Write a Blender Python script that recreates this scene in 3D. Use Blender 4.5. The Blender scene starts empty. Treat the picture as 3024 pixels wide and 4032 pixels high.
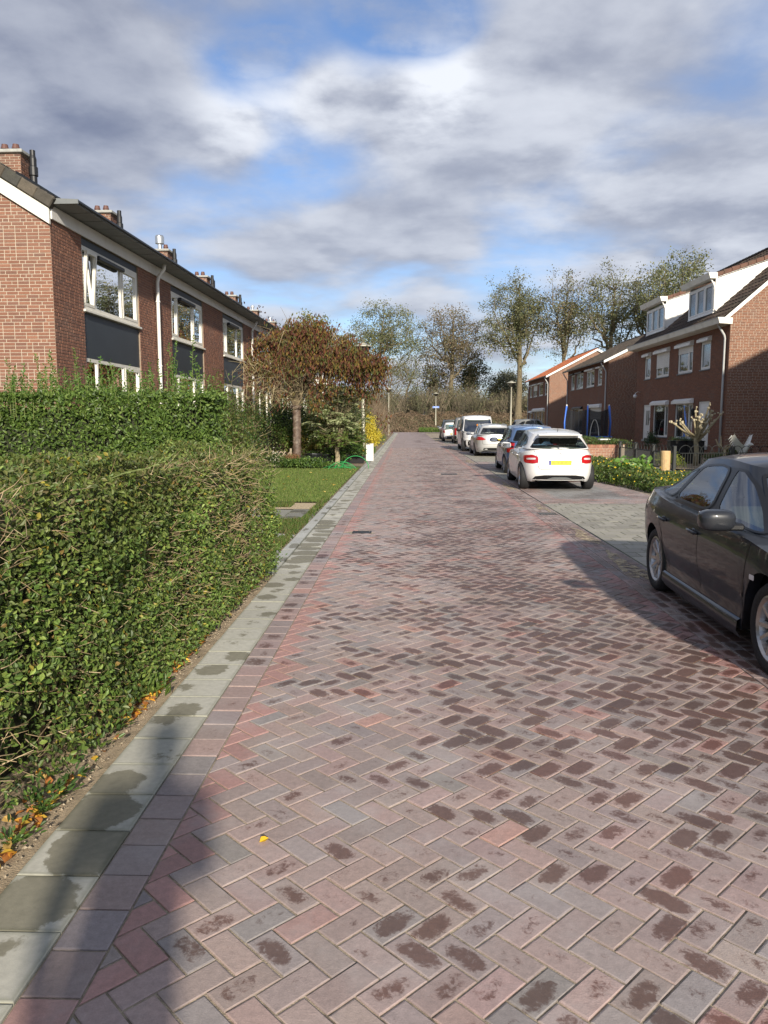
import bpy, math, random
import numpy as np
from mathutils import Vector, Matrix

sc = bpy.context.scene
C = sc.collection
rad = math.radians

# ------------------------------------------------------------------ camera
cam_d = bpy.data.cameras.new('camera')
cam_d.sensor_fit = 'HORIZONTAL'
cam_d.sensor_width = 36.0
cam_d.lens = 36.04
cam_d.clip_start = 0.05
cam_d.clip_end = 3000
cam = bpy.data.objects.new('camera', cam_d)
C.objects.link(cam)
cam.location = (0, 0, 1.65)
cam.rotation_euler = (rad(90 - 6.83), 0, rad(1.695))
sc.camera = cam

# ------------------------------------------------------------------ sun, sky, exposure
SUN_AZ, SUN_EL = 13.0, 22.8          # shadows run 13 degrees left of straight ahead
sv = Vector((math.sin(rad(SUN_AZ)) * math.cos(rad(SUN_EL)), -math.cos(rad(SUN_AZ)) * math.cos(rad(SUN_EL)), math.sin(rad(SUN_EL))))
sun_d = bpy.data.lights.new('sun', 'SUN')
sun_d.energy = 5.0
sun_d.angle = rad(1.8)
sun_d.color = (1.0, 0.915, 0.78)
sun = bpy.data.objects.new('sun', sun_d)
C.objects.link(sun)
sun.rotation_euler = sv.to_track_quat('Z', 'Y').to_euler()
sun.location = (20, -40, 40)

sc.view_settings.view_transform = 'Standard'
sc.view_settings.look = 'None'
sc.view_settings.exposure = 0.38
sc.view_settings.gamma = 1.0
sc.view_settings.use_curve_mapping = False
sc.render.film_transparent = False
sc.cycles.max_bounces = 8
sc.cycles.transparent_max_bounces = 16
sc.cycles.use_denoising = True


def node(nt, typ, ins=None, **pr):
    n = nt.nodes.new(typ)
    for k, v in pr.items():
        setattr(n, k, v)
    for k, v in (ins or {}).items():
        s = n.inputs[k]
        if isinstance(v, bpy.types.NodeSocket):
            nt.links.new(v, s)
        else:
            s.default_value = v
    return n


def mth(nt, op, a, b=None, c=None, clamp=False):
    ins = {0: a}
    if b is not None:
        ins[1] = b
    if c is not None:
        ins[2] = c
    n = node(nt, 'ShaderNodeMath', ins, operation=op, use_clamp=clamp)
    return n.outputs[0]


def mixc(nt, f, a, b, bt='MIX'):
    n = node(nt, 'ShaderNodeMix', None, data_type='RGBA', blend_type=bt)
    for i, v in ((0, f), (6, a), (7, b)):
        s = n.inputs[i]
        if isinstance(v, bpy.types.NodeSocket):
            nt.links.new(v, s)
        else:
            s.default_value = v if i == 0 else (tuple(v) + (1,) if len(v) == 3 else v)
    return n.outputs[2]


def smooth(nt, x, lo, hi):
    n = node(nt, 'ShaderNodeMapRange', {0: x, 1: lo, 2: hi, 3: 0.0, 4: 1.0}, interpolation_type='SMOOTHSTEP')
    return n.outputs[0]


def noise_t(nt, vec, scale, detail=4, rough=0.55, dist=0.0):
    return node(nt, 'ShaderNodeTexNoise', {'Vector': vec, 'Scale': scale, 'Detail': detail, 'Roughness': rough, 'Distortion': dist})


def vec_dir(px, py):
    """direction of a spot of the sky from its bearing (degrees right of the road) and its height (degrees)."""
    a, e = rad(px), rad(py)
    return (math.sin(a) * math.cos(e), math.cos(a) * math.cos(e), math.sin(e))


world = bpy.data.worlds.new('World')
sc.world = world
world.use_nodes = True
wt = world.node_tree
wt.nodes.clear()
sky = node(wt, 'ShaderNodeTexSky', None, sky_type='NISHITA', sun_disc=False)
sky.sun_elevation = rad(SUN_EL)
sky.sun_rotation = rad(180 - SUN_AZ)
sky.altitude = 0
sky.air_density = 1.0
sky.dust_density = 0.6
sky.ozone_density = 2.0
SKY_STRENGTH = 0.12
tc = node(wt, 'ShaderNodeTexCoord')
dirv = tc.outputs['Generated']
sep = node(wt, 'ShaderNodeSeparateXYZ', {0: dirv})
up = mth(wt, 'MAXIMUM', sep.outputs[2], 0.0)
den = mth(wt, 'ADD', up, 0.16)
pu = mth(wt, 'DIVIDE', sep.outputs[0], den)
pv = mth(wt, 'DIVIDE', sep.outputs[1], den)
plane = node(wt, 'ShaderNodeCombineXYZ', {0: pu, 1: pv, 2: 0.0}).outputs[0]


def spot(bearing, height, width):
    d = node(wt, 'ShaderNodeVectorMath', {0: dirv, 1: vec_dir(bearing, height)}, operation='DISTANCE').outputs['Value']
    q = mth(wt, 'DIVIDE', d, width)
    q = mth(wt, 'MULTIPLY', mth(wt, 'MULTIPLY', q, q), -1.0)
    return mth(wt, 'EXPONENT', q)


shift = node(wt, 'ShaderNodeVectorMath', {0: plane, 1: (0.05, -0.13, 0.0)}, operation='ADD').outputs[0]


def fluff(v):
    b_ = noise_t(wt, v, 0.80, 2, 0.5, 0.15).outputs[0]
    m_ = noise_t(wt, v, 1.45, 8, 0.52, 0.12).outputs[0]
    return mth(wt, 'ADD', mth(wt, 'MULTIPLY', b_, 0.42), mth(wt, 'MULTIPLY', m_, 0.58)), m_


base, m0 = fluff(plane)
base_s, m1 = fluff(shift)
fine = noise_t(wt, plane, 5.0, 7, 0.60, 0.1).outputs[0]
# breaks between the clouds (all round the sky) and the thickest banks: bearing, height, width, strength
for b, h, w, k in ((1.5, 25.5, 0.060, -0.20), (-3.5, 25.5, 0.05, -0.10), (-9, 24, 0.05, -0.09), (-12.9, 21.9, 0.040, -0.13), (-8.2, 16.6, 0.065, -0.12), (-15, 15.4, 0.06, -0.06), (-2, 17.0, 0.05, -0.06), (-4, 9.0, 0.11, -0.08), (9, 8.6, 0.09, -0.08), (22.3, 20.7, 0.06, -0.08), (25, 25, 0.06, -0.10),
                   (12.6, 18.6, 0.06, -0.07), (5, 15.5, 0.06, -0.05), (-19, 9, 0.10, -0.04), (20, 11, 0.08, -0.05), (120, 25, 0.3, -0.12), (200, 30, 0.35, -0.12), (-90, 28, 0.3, -0.12), (70, 45, 0.3, -0.12), (-20, 50, 0.3, -0.10),
                   (-23, 23, 0.13, 0.08), (-18, 18.5, 0.08, 0.05), (-12.2, 19.6, 0.045, 0.09), (-6, 21.6, 0.04, 0.11), (0, 20.8, 0.05, 0.11), (4, 22.3, 0.04, 0.08), (12, 23, 0.10, 0.08), (16, 15, 0.10, 0.05), (-9, 12.4, 0.06, 0.10), (-3, 12.6, 0.06, 0.10), (3, 12.9, 0.06, 0.09), (12, 13.5, 0.08, 0.06), (22, 15, 0.08, 0.05)):
    base = mth(wt, 'ADD', base, mth(wt, 'MULTIPLY', spot(b, h, w), k))
cover = smooth(wt, base, 0.335, 0.52)
veil = mth(wt, 'MULTIPLY', smooth(wt, fine, 0.32, 0.70), 0.52)
cover = mth(wt, 'MAXIMUM', mth(wt, 'MULTIPLY', cover, 0.95), veil)
# flanks that face the sun are bright, thick bases and far flanks grey
rel = mth(wt, 'SUBTRACT', m0, m1)
side = smooth(wt, rel, -0.11, 0.13)
thick = smooth(wt, base, 0.44, 0.68)
bright = mth(wt, 'ADD', 0.28, mth(wt, 'MULTIPLY', side, 0.34))
bright = mth(wt, 'ADD', bright, mth(wt, 'MULTIPLY', mth(wt, 'SUBTRACT', fine, 0.5), 0.30))
bright = mth(wt, 'SUBTRACT', bright, mth(wt, 'MULTIPLY', thick, 0.14))
sunny = None
for b, h, w, k in ((-6.2, 21.4, 0.045, 0.46), (0.2, 21.0, 0.055, 0.58), (3.4, 22.3, 0.04, 0.48), (-12.6, 19.7, 0.045, 0.52), (-9.5, 20.3, 0.04, 0.3), (12, 14, 0.12, 0.12), (22, 9, 0.12, 0.14), (9, 21, 0.08, 0.15)):
    q = mth(wt, 'MULTIPLY', mth(wt, 'MULTIPLY', spot(b, h, w), smooth(wt, mth(wt, 'ADD', rel, mth(wt, 'MULTIPLY', fine, 0.35)), 0.05, 0.26)), k)
    sunny = q if sunny is None else mth(wt, 'ADD', sunny, q)
bright = mth(wt, 'ADD', bright, mth(wt, 'MULTIPLY', sunny, 0.82))
bright = mth(wt, 'SUBTRACT', bright, mth(wt, 'MULTIPLY', spot(-24, 23, 0.18), 0.19))
ccol = mixc(wt, mth(wt, 'MULTIPLY', bright, 1.0, clamp=True), (0.205, 0.232, 0.325), (0.86, 0.89, 0.95))
cloud = node(wt, 'ShaderNodeVectorMath', {0: ccol, 1: (1 / SKY_STRENGTH * 0.84,) * 3}, operation='MULTIPLY').outputs[0]
skyc = node(wt, 'ShaderNodeVectorMath', {0: sky.outputs[0], 1: (0.80, 0.88, 1.05)}, operation='MULTIPLY').outputs[0]
allsky = mixc(wt, cover, skyc, cloud)
bg = node(wt, 'ShaderNodeBackground', {'Color': allsky, 'Strength': SKY_STRENGTH})
wo = node(wt, 'ShaderNodeOutputWorld', {'Surface': bg.outputs[0]})

# ------------------------------------------------------------------ mesh helpers
rs = np.random.RandomState(11)


class MB:
    def __init__(s):
        s.v, s.f, s.c, s.l, s.n = [], {}, [], [], 0

    def add(s, V, F, col=None, loc=None):
        V = np.asarray(V, float).reshape(-1, 3)
        F = np.asarray(F, int)
        s.v.append(V)
        if F.ndim == 1:
            F = F.reshape(1, -1)
        s.f.setdefault(F.shape[1], []).append(F + s.n)
        n = len(V)
        c = np.zeros((n, 3)) + (0.5 if col is None else np.asarray(col, float))
        s.c.append(c)
        s.l.append(np.zeros((n, 3)) if loc is None else np.asarray(loc, float).reshape(-1, 3))
        s.n += n

    def poly(s, pts, col=None):
        s.add(pts, [list(range(len(pts)))], col)

    def box(s, lo, hi, col=None, M=None):
        x0, y0, z0 = lo
        x1, y1, z1 = hi
        V = np.array([(x0, y0, z0), (x1, y0, z0), (x1, y1, z0), (x0, y1, z0), (x0, y0, z1), (x1, y0, z1), (x1, y1, z1), (x0, y1, z1)], float)
        if M is not None:
            V = V @ np.array(M.to_3x3()).T + np.array(M.translation)
        s.add(V, [(0, 3, 2, 1), (4, 5, 6, 7), (0, 1, 5, 4), (1, 2, 6, 5), (2, 3, 7, 6), (3, 0, 4, 7)], col)

    def bbox(s, lo, hi, b=0.01, col=None, M=None):
        """box with chamfered edges"""
        lo = np.array(lo, float); hi = np.array(hi, float)
        c = (lo + hi) / 2; h = (hi - lo) / 2
        b = min(b, h.min() * 0.9)
        V = []; idx = {}
        for ax in range(3):
            for sx in (-1, 1):
                for sy in (-1, 1):
                    for sz in (-1, 1):
                        sg = np.array([sx, sy, sz])
                        p = h - b
                        q = p.copy(); q[ax] = h[ax]
                        idx[(ax, sx, sy, sz)] = len(V)
                        V.append(c + q * sg)
        F4, F3 = [], []
        for ax in range(3):
            o = [a for a in range(3) if a != ax]
            for sg in (-1, 1):
                f = []
                for s1, s2 in ((-1, -1), (1, -1), (1, 1), (-1, 1)):
                    k = [0, 0, 0]; k[ax] = sg; k[o[0]] = s1; k[o[1]] = s2
                    f.append(idx[(ax, *k)])
                F4.append(f if (sg > 0) == (ax != 1) else f[::-1])
        for a in range(3):
            o = [x for x in range(3) if x != a]
            for s1 in (-1, 1):
                for s2 in (-1, 1):
                    def k(ax, sa):
                        t = [0, 0, 0]; t[a] = sa; t[o[0]] = s1; t[o[1]] = s2
                        return idx[(ax, *t)]
                    F4.append([k(o[0], -1), k(o[0], 1), k(o[1], 1), k(o[1], -1)])
        for sx in (-1, 1):
            for sy in (-1, 1):
                for sz in (-1, 1):
                    F3.append([idx[(0, sx, sy, sz)], idx[(1, sx, sy, sz)], idx[(2, sx, sy, sz)]])
        V = np.array(V)
        if M is not None:
            V = V @ np.array(M.to_3x3()).T + np.array(M.translation)
        n0 = s.n
        s.add(V, F4, col)
        s.f.setdefault(3, []).append(np.array(F3) + n0)

    def tube(s, P, r, k=6, col=None, cap=True, closed=False):
        P = np.asarray(P, float)
        n = len(P)
        r = np.zeros(n) + np.asarray(r, float)
        T = np.gradient(P, axis=0)
        if closed:
            T = np.roll(P, -1, 0) - np.roll(P, 1, 0)
        T /= np.linalg.norm(T, axis=1)[:, None] + 1e-9
        ref = np.array([0.0, 0, 1.0]) if abs(T[:, 2]).mean() < 0.8 else np.array([1.0, 0, 0])
        A = np.cross(T, ref); A /= np.linalg.norm(A, axis=1)[:, None] + 1e-9
        B = np.cross(T, A)
        th = np.arange(k) / k * 2 * math.pi
        V = P[:, None, :] + (np.cos(th)[None, :, None] * A[:, None, :] + np.sin(th)[None, :, None] * B[:, None, :]) * r[:, None, None]
        i = np.arange(n if closed else n - 1)[:, None]; j = np.arange(k)[None, :]
        i2 = (i + 1) % n
        F = np.stack([i * k + j, i * k + (j + 1) % k, i2 * k + (j + 1) % k, i2 * k + j], -1).reshape(-1, 4)
        n0 = s.n
        s.add(V.reshape(-1, 3), F, col)
        if cap and not closed and k > 2:
            s.f.setdefault(k, []).append(np.array([list(range(k))[::-1], [(n - 1) * k + q for q in range(k)]]) + n0)

    def lathe(s, prof, k=16, M=None, col=None):
        """prof: (radius, height) pairs about local z"""
        prof = np.array(prof, float)
        th = np.arange(k) / k * 2 * math.pi
        V = np.stack([prof[:, None, 0] * np.cos(th), prof[:, None, 0] * np.sin(th), prof[:, None, 1] + 0 * th], -1).reshape(-1, 3)
        if M is not None:
            V = V @ np.array(M.to_3x3()).T + np.array(M.translation)
        n = len(prof)
        i = np.arange(n - 1)[:, None]; j = np.arange(k)[None, :]
        F = np.stack([i * k + j, i * k + (j + 1) % k, (i + 1) * k + (j + 1) % k, (i + 1) * k + j], -1).reshape(-1, 4)
        s.add(V, F, col)

    def grid(s, P, col=None, wrap=False):
        """P: (n, m, 3)"""
        n, m = P.shape[:2]
        i = np.arange(n - 1)[:, None]
        j = np.arange(m if wrap else m - 1)[None, :]
        F = np.stack([i * m + j, i * m + (j + 1) % m, (i + 1) * m + (j + 1) % m, (i + 1) * m + j], -1).reshape(-1, 4)
        s.add(P.reshape(-1, 3), F, col)

    def extrude(s, poly, d, col=None):
        """closed prism: polygon of 3d points pushed along d"""
        P = np.asarray(poly, float); n = len(P)
        V = np.vstack([P, P + np.asarray(d, float)])
        n0 = s.n
        s.add(V, [[i, (i + 1) % n, n + (i + 1) % n, n + i] for i in range(n)], col)
        s.f.setdefault(n, []).append(np.array([list(range(n))[::-1], [n + q for q in range(n)]]) + n0)

    def leaves(s, P, A, N, size, col, wide=0.5, fold=0.25, kind=0):
        """leaf cards: centre P, long axis A, normal N (n,3), size (n,), colours (n,3)"""
        n = len(P)
        if n == 0:
            return
        A = A / (np.linalg.norm(A, axis=1)[:, None] + 1e-9)
        B = np.cross(N, A); B /= np.linalg.norm(B, axis=1)[:, None] + 1e-9
        N = np.cross(A, B)
        L = (np.zeros(n) + size)[:, None]
        if kind == 0:     # folded pointed oval, 6 corners
            pts = [(-.5, 0, 0), (-.12, wide * .5, fold * .3), (.22, wide * .36, fold * .25), (.5, 0, -.05), (.22, -wide * .36, fold * .25), (-.12, -wide * .5, fold * .3)]
            F = [(0, 3, 2, 1), (0, 5, 4, 3)]
        else:             # plain diamond
            pts = [(-.5, 0, 0), (0, wide * .5, fold * .3), (.5, 0, 0), (0, -wide * .5, fold * .3)]
            F = [(0, 3, 2, 1)]
        V = np.stack([P + (A * a + B * b + N * c) * L for a, b, c in pts], 1)
        k = len(pts)
        FF = (np.arange(n)[:, None, None] * k + np.array(F)[None]).reshape(-1, 4)
        s.add(V.reshape(-1, 3), FF, np.repeat(np.zeros((n, 3)) + col, k, 0))

    def mesh(s, name, smooth=False):
        me = bpy.data.meshes.new(name)
        if not s.v:
            return me
        V = np.vstack(s.v).astype(np.float32)
        me.vertices.add(len(V))
        me.vertices.foreach_set('co', V.ravel())
        vi, st, t = [], [], 0
        for k, L in s.f.items():
            F = np.vstack(L)
            vi.append(F.ravel()); st.append(np.arange(len(F)) * k + t); t += F.size
        vi = np.concatenate(vi).astype(np.int32); st = np.concatenate(st).astype(np.int32)
        me.loops.add(len(vi)); me.loops.foreach_set('vertex_index', vi)
        me.polygons.add(len(st)); me.polygons.foreach_set('loop_start', st)
        me.polygons.foreach_set('use_smooth', np.full(len(st), bool(smooth)))
        me.update(calc_edges=True)
        a = me.attributes.new('col', 'FLOAT_COLOR', 'POINT')
        c = np.ones((len(V), 4), np.float32); c[:, :3] = np.vstack(s.c)
        a.data.foreach_set('color', c.ravel())
        lo = np.vstack(s.l).astype(np.float32)
        if lo.any():
            a = me.attributes.new('loc', 'FLOAT_VECTOR', 'POINT')
            a.data.foreach_set('vector', lo.ravel())
        return me

    def obj(s, name, mat, parent=None, smooth=False, loc=None, fixn=False, kind=None):
        me = s.mesh(name, smooth)
        me.materials.append(mat)
        if fixn:
            import bmesh
            b = bmesh.new(); b.from_mesh(me); bmesh.ops.recalc_face_normals(b, faces=b.faces); b.to_mesh(me); b.free()
        o = bpy.data.objects.new(name, me)
        C.objects.link(o)
        if parent:
            o.parent = parent
        if loc is not None:
            o.location = loc
        if kind:
            o['kind'] = kind
        return o


def tag(o, label=None, cat=None, group=None, kind=None):
    for k, v in (('label', label), ('category', cat), ('group', group), ('kind', kind)):
        if v:
            o[k] = v
    return o


def thing(name, label, cat, loc=(0, 0, 0), rz=0.0, group=None):
    o = bpy.data.objects.new(name, None)
    C.objects.link(o)
    o.location = loc
    o.rotation_euler = (0, 0, rz)
    o.empty_display_size = 0.2
    return tag(o, label, cat, group)


def inst(name, me, parent, loc, rz=0.0, M=None):
    o = bpy.data.objects.new(name, me)
    C.objects.link(o)
    o.parent = parent
    if M is not None:
        o.matrix_local = M
    else:
        o.location = loc
        o.rotation_euler = (0, 0, rz)
    return o


def copy_tree(o, parent=None):
    c = o.copy(); C.objects.link(c)
    if parent is not None:
        c.parent = parent
    for ch in list(o.children):
        copy_tree(ch, c)
    return c


# ------------------------------------------------------------------ materials
def pm(name, col=(0.5, 0.5, 0.5), rough=0.6, metal=0.0, attr=False, var=0.0, vscale=8.0, bump=0.0, bscale=60.0, coat=0.0, spec=0.5, rvar=0.0, dirt=None, dscale=1.5, damt=0.5):
    m = bpy.data.materials.new(name)
    m.use_nodes = True
    nt = m.node_tree
    b = nt.nodes['Principled BSDF']
    geo = node(nt, 'ShaderNodeNewGeometry')
    pos = geo.outputs['Position']
    if attr:
        base = node(nt, 'ShaderNodeAttribute', None, attribute_name='col').outputs['Color']
    else:
        base = None
    if var:
        nz = noise_t(nt, pos, vscale, 5, 0.6).outputs[0]
        f = node(nt, 'ShaderNodeMapRange', {0: nz, 1: 0.25, 2: 0.75, 3: 1 - var, 4: 1 + var}).outputs[0]
        g = node(nt, 'ShaderNodeCombineXYZ', {0: f, 1: f, 2: f}).outputs[0]
        a = base if base is not None else tuple(col) + (1,)
        base = mixc(nt, 1.0, a, g, 'MULTIPLY')
    if dirt is not None:
        nz = noise_t(nt, pos, dscale, 6, 0.65, 0.4).outputs[0]
        f = mth(nt, 'MULTIPLY', smooth(nt, nz, 0.48, 0.68), damt)
        base = mixc(nt, f, base if base is not None else tuple(col) + (1,), dirt)
    if base is None:
        b.inputs['Base Color'].default_value = tuple(col) + (1,)
    else:
        nt.links.new(base, b.inputs['Base Color'])
    b.inputs['Roughness'].default_value = rough
    if rvar:
        nz = noise_t(nt, pos, vscale * 0.7, 4).outputs[0]
        r = node(nt, 'ShaderNodeMapRange', {0: nz, 1: 0.3, 2: 0.7, 3: max(0.02, rough - rvar), 4: min(1, rough + rvar)}).outputs[0]
        nt.links.new(r, b.inputs['Roughness'])
    b.inputs['Metallic'].default_value = metal
    b.inputs['Coat Weight'].default_value = coat
    b.inputs['Coat Roughness'].default_value = 0.03
    b.inputs['Specular IOR Level'].default_value = spec
    if bump:
        nz = noise_t(nt, pos, bscale, 5, 0.6).outputs[0]
        bp = node(nt, 'ShaderNodeBump', {'Strength': bump, 'Distance': 0.02, 'Height': nz})
        nt.links.new(bp.outputs[0], b.inputs['Normal'])
    return m


def leaf_mat(name, trans=0.3, rough=0.45, spec=0.4, gain=1.35):
    m = bpy.data.materials.new(name)
    m.use_nodes = True
    nt = m.node_tree
    b = nt.nodes['Principled BSDF']
    a = node(nt, 'ShaderNodeAttribute', None, attribute_name='col').outputs['Color']
    nt.links.new(a, b.inputs['Base Color'])
    b.inputs['Roughness'].default_value = rough
    b.inputs['Specular IOR Level'].default_value = spec
    t = node(nt, 'ShaderNodeBsdfTranslucent', {'Color': mixc(nt, 1.0, a, (gain, gain * 1.05, gain * 0.6), 'MULTIPLY')})
    mx = node(nt, 'ShaderNodeMixShader', {0: trans, 1: b.outputs[0], 2: t.outputs[0]})
    nt.links.new(mx.outputs[0], nt.nodes['Material Output'].inputs[0])
    return m


def glass_mat(name, tint=(0.5, 0.55, 0.55), refl=1.0, rough=0.01):
    m = bpy.data.materials.new(name)
    m.use_nodes = True
    nt = m.node_tree
    nt.nodes.remove(nt.nodes['Principled BSDF'])
    fr = node(nt, 'ShaderNodeFresnel', {'IOR': 1.6}).outputs[0]
    f = mth(nt, 'ADD', mth(nt, 'MULTIPLY', fr, refl), 0.03, clamp=True)
    geo = node(nt, 'ShaderNodeNewGeometry')
    nz = noise_t(nt, geo.outputs['Position'], 1.3, 2).outputs[0]
    bp = node(nt, 'ShaderNodeBump', {'Strength': 0.04, 'Distance': 0.05, 'Height': nz}).outputs[0]
    gl = node(nt, 'ShaderNodeBsdfGlossy', {'Color': (0.95, 0.97, 1, 1), 'Roughness': rough, 'Normal': bp})
    tr = node(nt, 'ShaderNodeBsdfTransparent', {'Color': tuple(tint) + (1,)})
    mx = node(nt, 'ShaderNodeMixShader', {0: f, 1: tr.outputs[0], 2: gl.outputs[0]})
    nt.links.new(mx.outputs[0], nt.nodes['Material Output'].inputs[0])
    return m


def paver_mat():
    """clinker paving: colour per brick, sandy wear, damp blots that dry from the edges inwards"""
    m = bpy.data.materials.new('paving_clinker')
    m.use_nodes = True
    nt = m.node_tree
    b = nt.nodes['Principled BSDF']
    geo = node(nt, 'ShaderNodeNewGeometry'); pos = geo.outputs['Position']
    col = node(nt, 'ShaderNodeAttribute', None, attribute_name='col').outputs['Color']
    loc = node(nt, 'ShaderNodeAttribute', None, attribute_name='loc').outputs['Vector']
    n1 = noise_t(nt, pos, 38, 5, 0.7).outputs[0]
    n2 = noise_t(nt, pos, 180, 3, 0.7).outputs[0]
    f = node(nt, 'ShaderNodeMapRange', {0: n1, 1: 0.25, 2: 0.75, 3: 0.74, 4: 1.26}).outputs[0]
    f2 = node(nt, 'ShaderNodeMapRange', {0: n2, 1: 0.25, 2: 0.75, 3: 0.86, 4: 1.16}).outputs[0]
    f = mth(nt, 'MULTIPLY', f, f2)
    c = mixc(nt, 1.0, col, node(nt, 'ShaderNodeCombineXYZ', {0: f, 1: f, 2: f}).outputs[0], 'MULTIPLY')
    dust = mth(nt, 'MULTIPLY', smooth(nt, noise_t(nt, pos, 2.2, 6, 0.65).outputs[0], 0.45, 0.7), 0.30)
    c = mixc(nt, mth(nt, 'ADD', dust, 0.19), c, (0.42, 0.385, 0.37))
    # damp: strongest in the middle of a brick and in patches of the street
    s = node(nt, 'ShaderNodeSeparateXYZ', {0: loc})
    ox = mth(nt, 'MULTIPLY', mth(nt, 'SUBTRACT', mth(nt, 'FRACT', mth(nt, 'MULTIPLY', s.outputs[2], 53.7)), 0.5), 0.7)
    oy = mth(nt, 'MULTIPLY', mth(nt, 'SUBTRACT', mth(nt, 'FRACT', mth(nt, 'MULTIPLY', s.outputs[2], 97.1)), 0.5), 0.7)
    ex = mth(nt, 'POWER', mth(nt, 'ABSOLUTE', mth(nt, 'SUBTRACT', s.outputs[0], ox)), 2.6)
    ey = mth(nt, 'POWER', mth(nt, 'ABSOLUTE', mth(nt, 'SUBTRACT', s.outputs[1], oy)), 2.6)
    d = mth(nt, 'ADD', mth(nt, 'MULTIPLY', ex, 0.42), mth(nt, 'MULTIPLY', ey, 0.36))
    patch = noise_t(nt, pos, 0.75, 3, 0.6).outputs[0]
    px_ = node(nt, 'ShaderNodeSeparateXYZ', {0: pos})
    ac = node(nt, 'ShaderNodeMapRange', {0: px_.outputs[0], 1: -0.8, 2: 0.9, 3: -0.24, 4: 0.04}).outputs[0]
    yb_ = mth(nt, 'MULTIPLY', smooth(nt, px_.outputs[1], 3.0, 4.8), mth(nt, 'SUBTRACT', 1.0, smooth(nt, px_.outputs[1], 10.0, 17.0)))
    ac = mth(nt, 'ADD', ac, mth(nt, 'MULTIPLY', yb_, 0.13))
    fine = noise_t(nt, pos, 9, 7, 0.7, 0.6).outputs[0]
    rag = noise_t(nt, pos, 34, 5, 0.75, 0.8).outputs[0]
    w = mth(nt, 'ADD', mth(nt, 'MULTIPLY', patch, 1.1), mth(nt, 'MULTIPLY', fine, 0.85))
    w = mth(nt, 'ADD', w, mth(nt, 'MULTIPLY', mth(nt, 'SUBTRACT', rag, 0.5), 1.0))
    w = mth(nt, 'ADD', w, mth(nt, 'MULTIPLY', s.outputs[2], 0.50))
    w = mth(nt, 'ADD', w, ac)
    w = mth(nt, 'SUBTRACT', w, d)
    wet = smooth(nt, w, 0.98, 1.22)
    c = mixc(nt, mth(nt, 'MULTIPLY', smooth(nt, mth(nt, 'ADD', patch, ac), 0.46, 0.72), 0.42), c, mixc(nt, 1.0, c, (0.50, 0.45, 0.43), 'MULTIPLY'))
    c = mixc(nt, mth(nt, 'MULTIPLY', wet, 0.88), c, mixc(nt, 1.0, c, (0.37, 0.25, 0.205), 'MULTIPLY'))
    nt.links.new(c, b.inputs['Base Color'])
    r = node(nt, 'ShaderNodeMapRange', {0: wet, 1: 0, 2: 1, 3: 0.82, 4: 0.5}).outputs[0]
    nt.links.new(r, b.inputs['Roughness'])
    b.inputs['Specular IOR Level'].default_value = 0.4
    bp = node(nt, 'ShaderNodeBump', {'Strength': 0.35, 'Distance': 0.004, 'Height': mth(nt, 'ADD', n2, n1)})
    nt.links.new(bp.outputs[0], b.inputs['Normal'])
    return m


def tile_mat():
    """concrete paving flags with damp blots and a green film"""
    m = bpy.data.materials.new('concrete_flag')
    m.use_nodes = True
    nt = m.node_tree
    b = nt.nodes['Principled BSDF']
    pos = node(nt, 'ShaderNodeNewGeometry').outputs['Position']
    col = node(nt, 'ShaderNodeAttribute', None, attribute_name='col').outputs['Color']
    loc = node(nt, 'ShaderNodeAttribute', None, attribute_name='loc').outputs['Vector']
    n1 = noise_t(nt, pos, 26, 6, 0.7).outputs[0]
    f = node(nt, 'ShaderNodeMapRange', {0: n1, 1: 0.25, 2: 0.75, 3: 0.82, 4: 1.16}).outputs[0]
    c = mixc(nt, 1.0, col, node(nt, 'ShaderNodeCombineXYZ', {0: f, 1: f, 2: f}).outputs[0], 'MULTIPLY')
    s = node(nt, 'ShaderNodeSeparateXYZ', {0: loc})
    h1 = mth(nt, 'SUBTRACT', mth(nt, 'FRACT', mth(nt, 'MULTIPLY', s.outputs[2], 37.3)), 0.4)
    h2 = mth(nt, 'SUBTRACT', mth(nt, 'FRACT', mth(nt, 'MULTIPLY', s.outputs[2], 91.7)), 0.5)
    d = mth(nt, 'ADD', mth(nt, 'POWER', mth(nt, 'ABSOLUTE', mth(nt, 'SUBTRACT', s.outputs[0], mth(nt, 'MULTIPLY', h1, 1.3))), 2.0), mth(nt, 'POWER', mth(nt, 'ABSOLUTE', mth(nt, 'SUBTRACT', s.outputs[1], mth(nt, 'MULTIPLY', h2, 1.3))), 2.0))
    w = mth(nt, 'ADD', mth(nt, 'MULTIPLY', noise_t(nt, pos, 8, 5, 0.7, 0.3).outputs[0], 0.9), mth(nt, 'MULTIPLY', s.outputs[2], 0.75))
    w = mth(nt, 'SUBTRACT', w, mth(nt, 'MULTIPLY', d, 0.40))
    wet = smooth(nt, w, 0.62, 0.72)
    edge = smooth(nt, mth(nt, 'MAXIMUM', mth(nt, 'ABSOLUTE', s.outputs[0]), mth(nt, 'ABSOLUTE', s.outputs[1])), 0.86, 1.0)
    c = mixc(nt, mth(nt, 'MULTIPLY', edge, 0.35), c, (0.16, 0.17, 0.10))
    c = mixc(nt, mth(nt, 'MULTIPLY', wet, 0.85), c, mixc(nt, 1.0, c, (0.40, 0.38, 0.31), 'MULTIPLY'))
    nt.links.new(c, b.inputs['Base Color'])
    b.inputs['Roughness'].default_value = 0.8
    bp = node(nt, 'ShaderNodeBump', {'Strength': 0.3, 'Distance': 0.004, 'Height': noise_t(nt, pos, 150, 4, 0.7).outputs[0]})
    nt.links.new(bp.outputs[0], b.inputs['Normal'])
    return m


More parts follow.
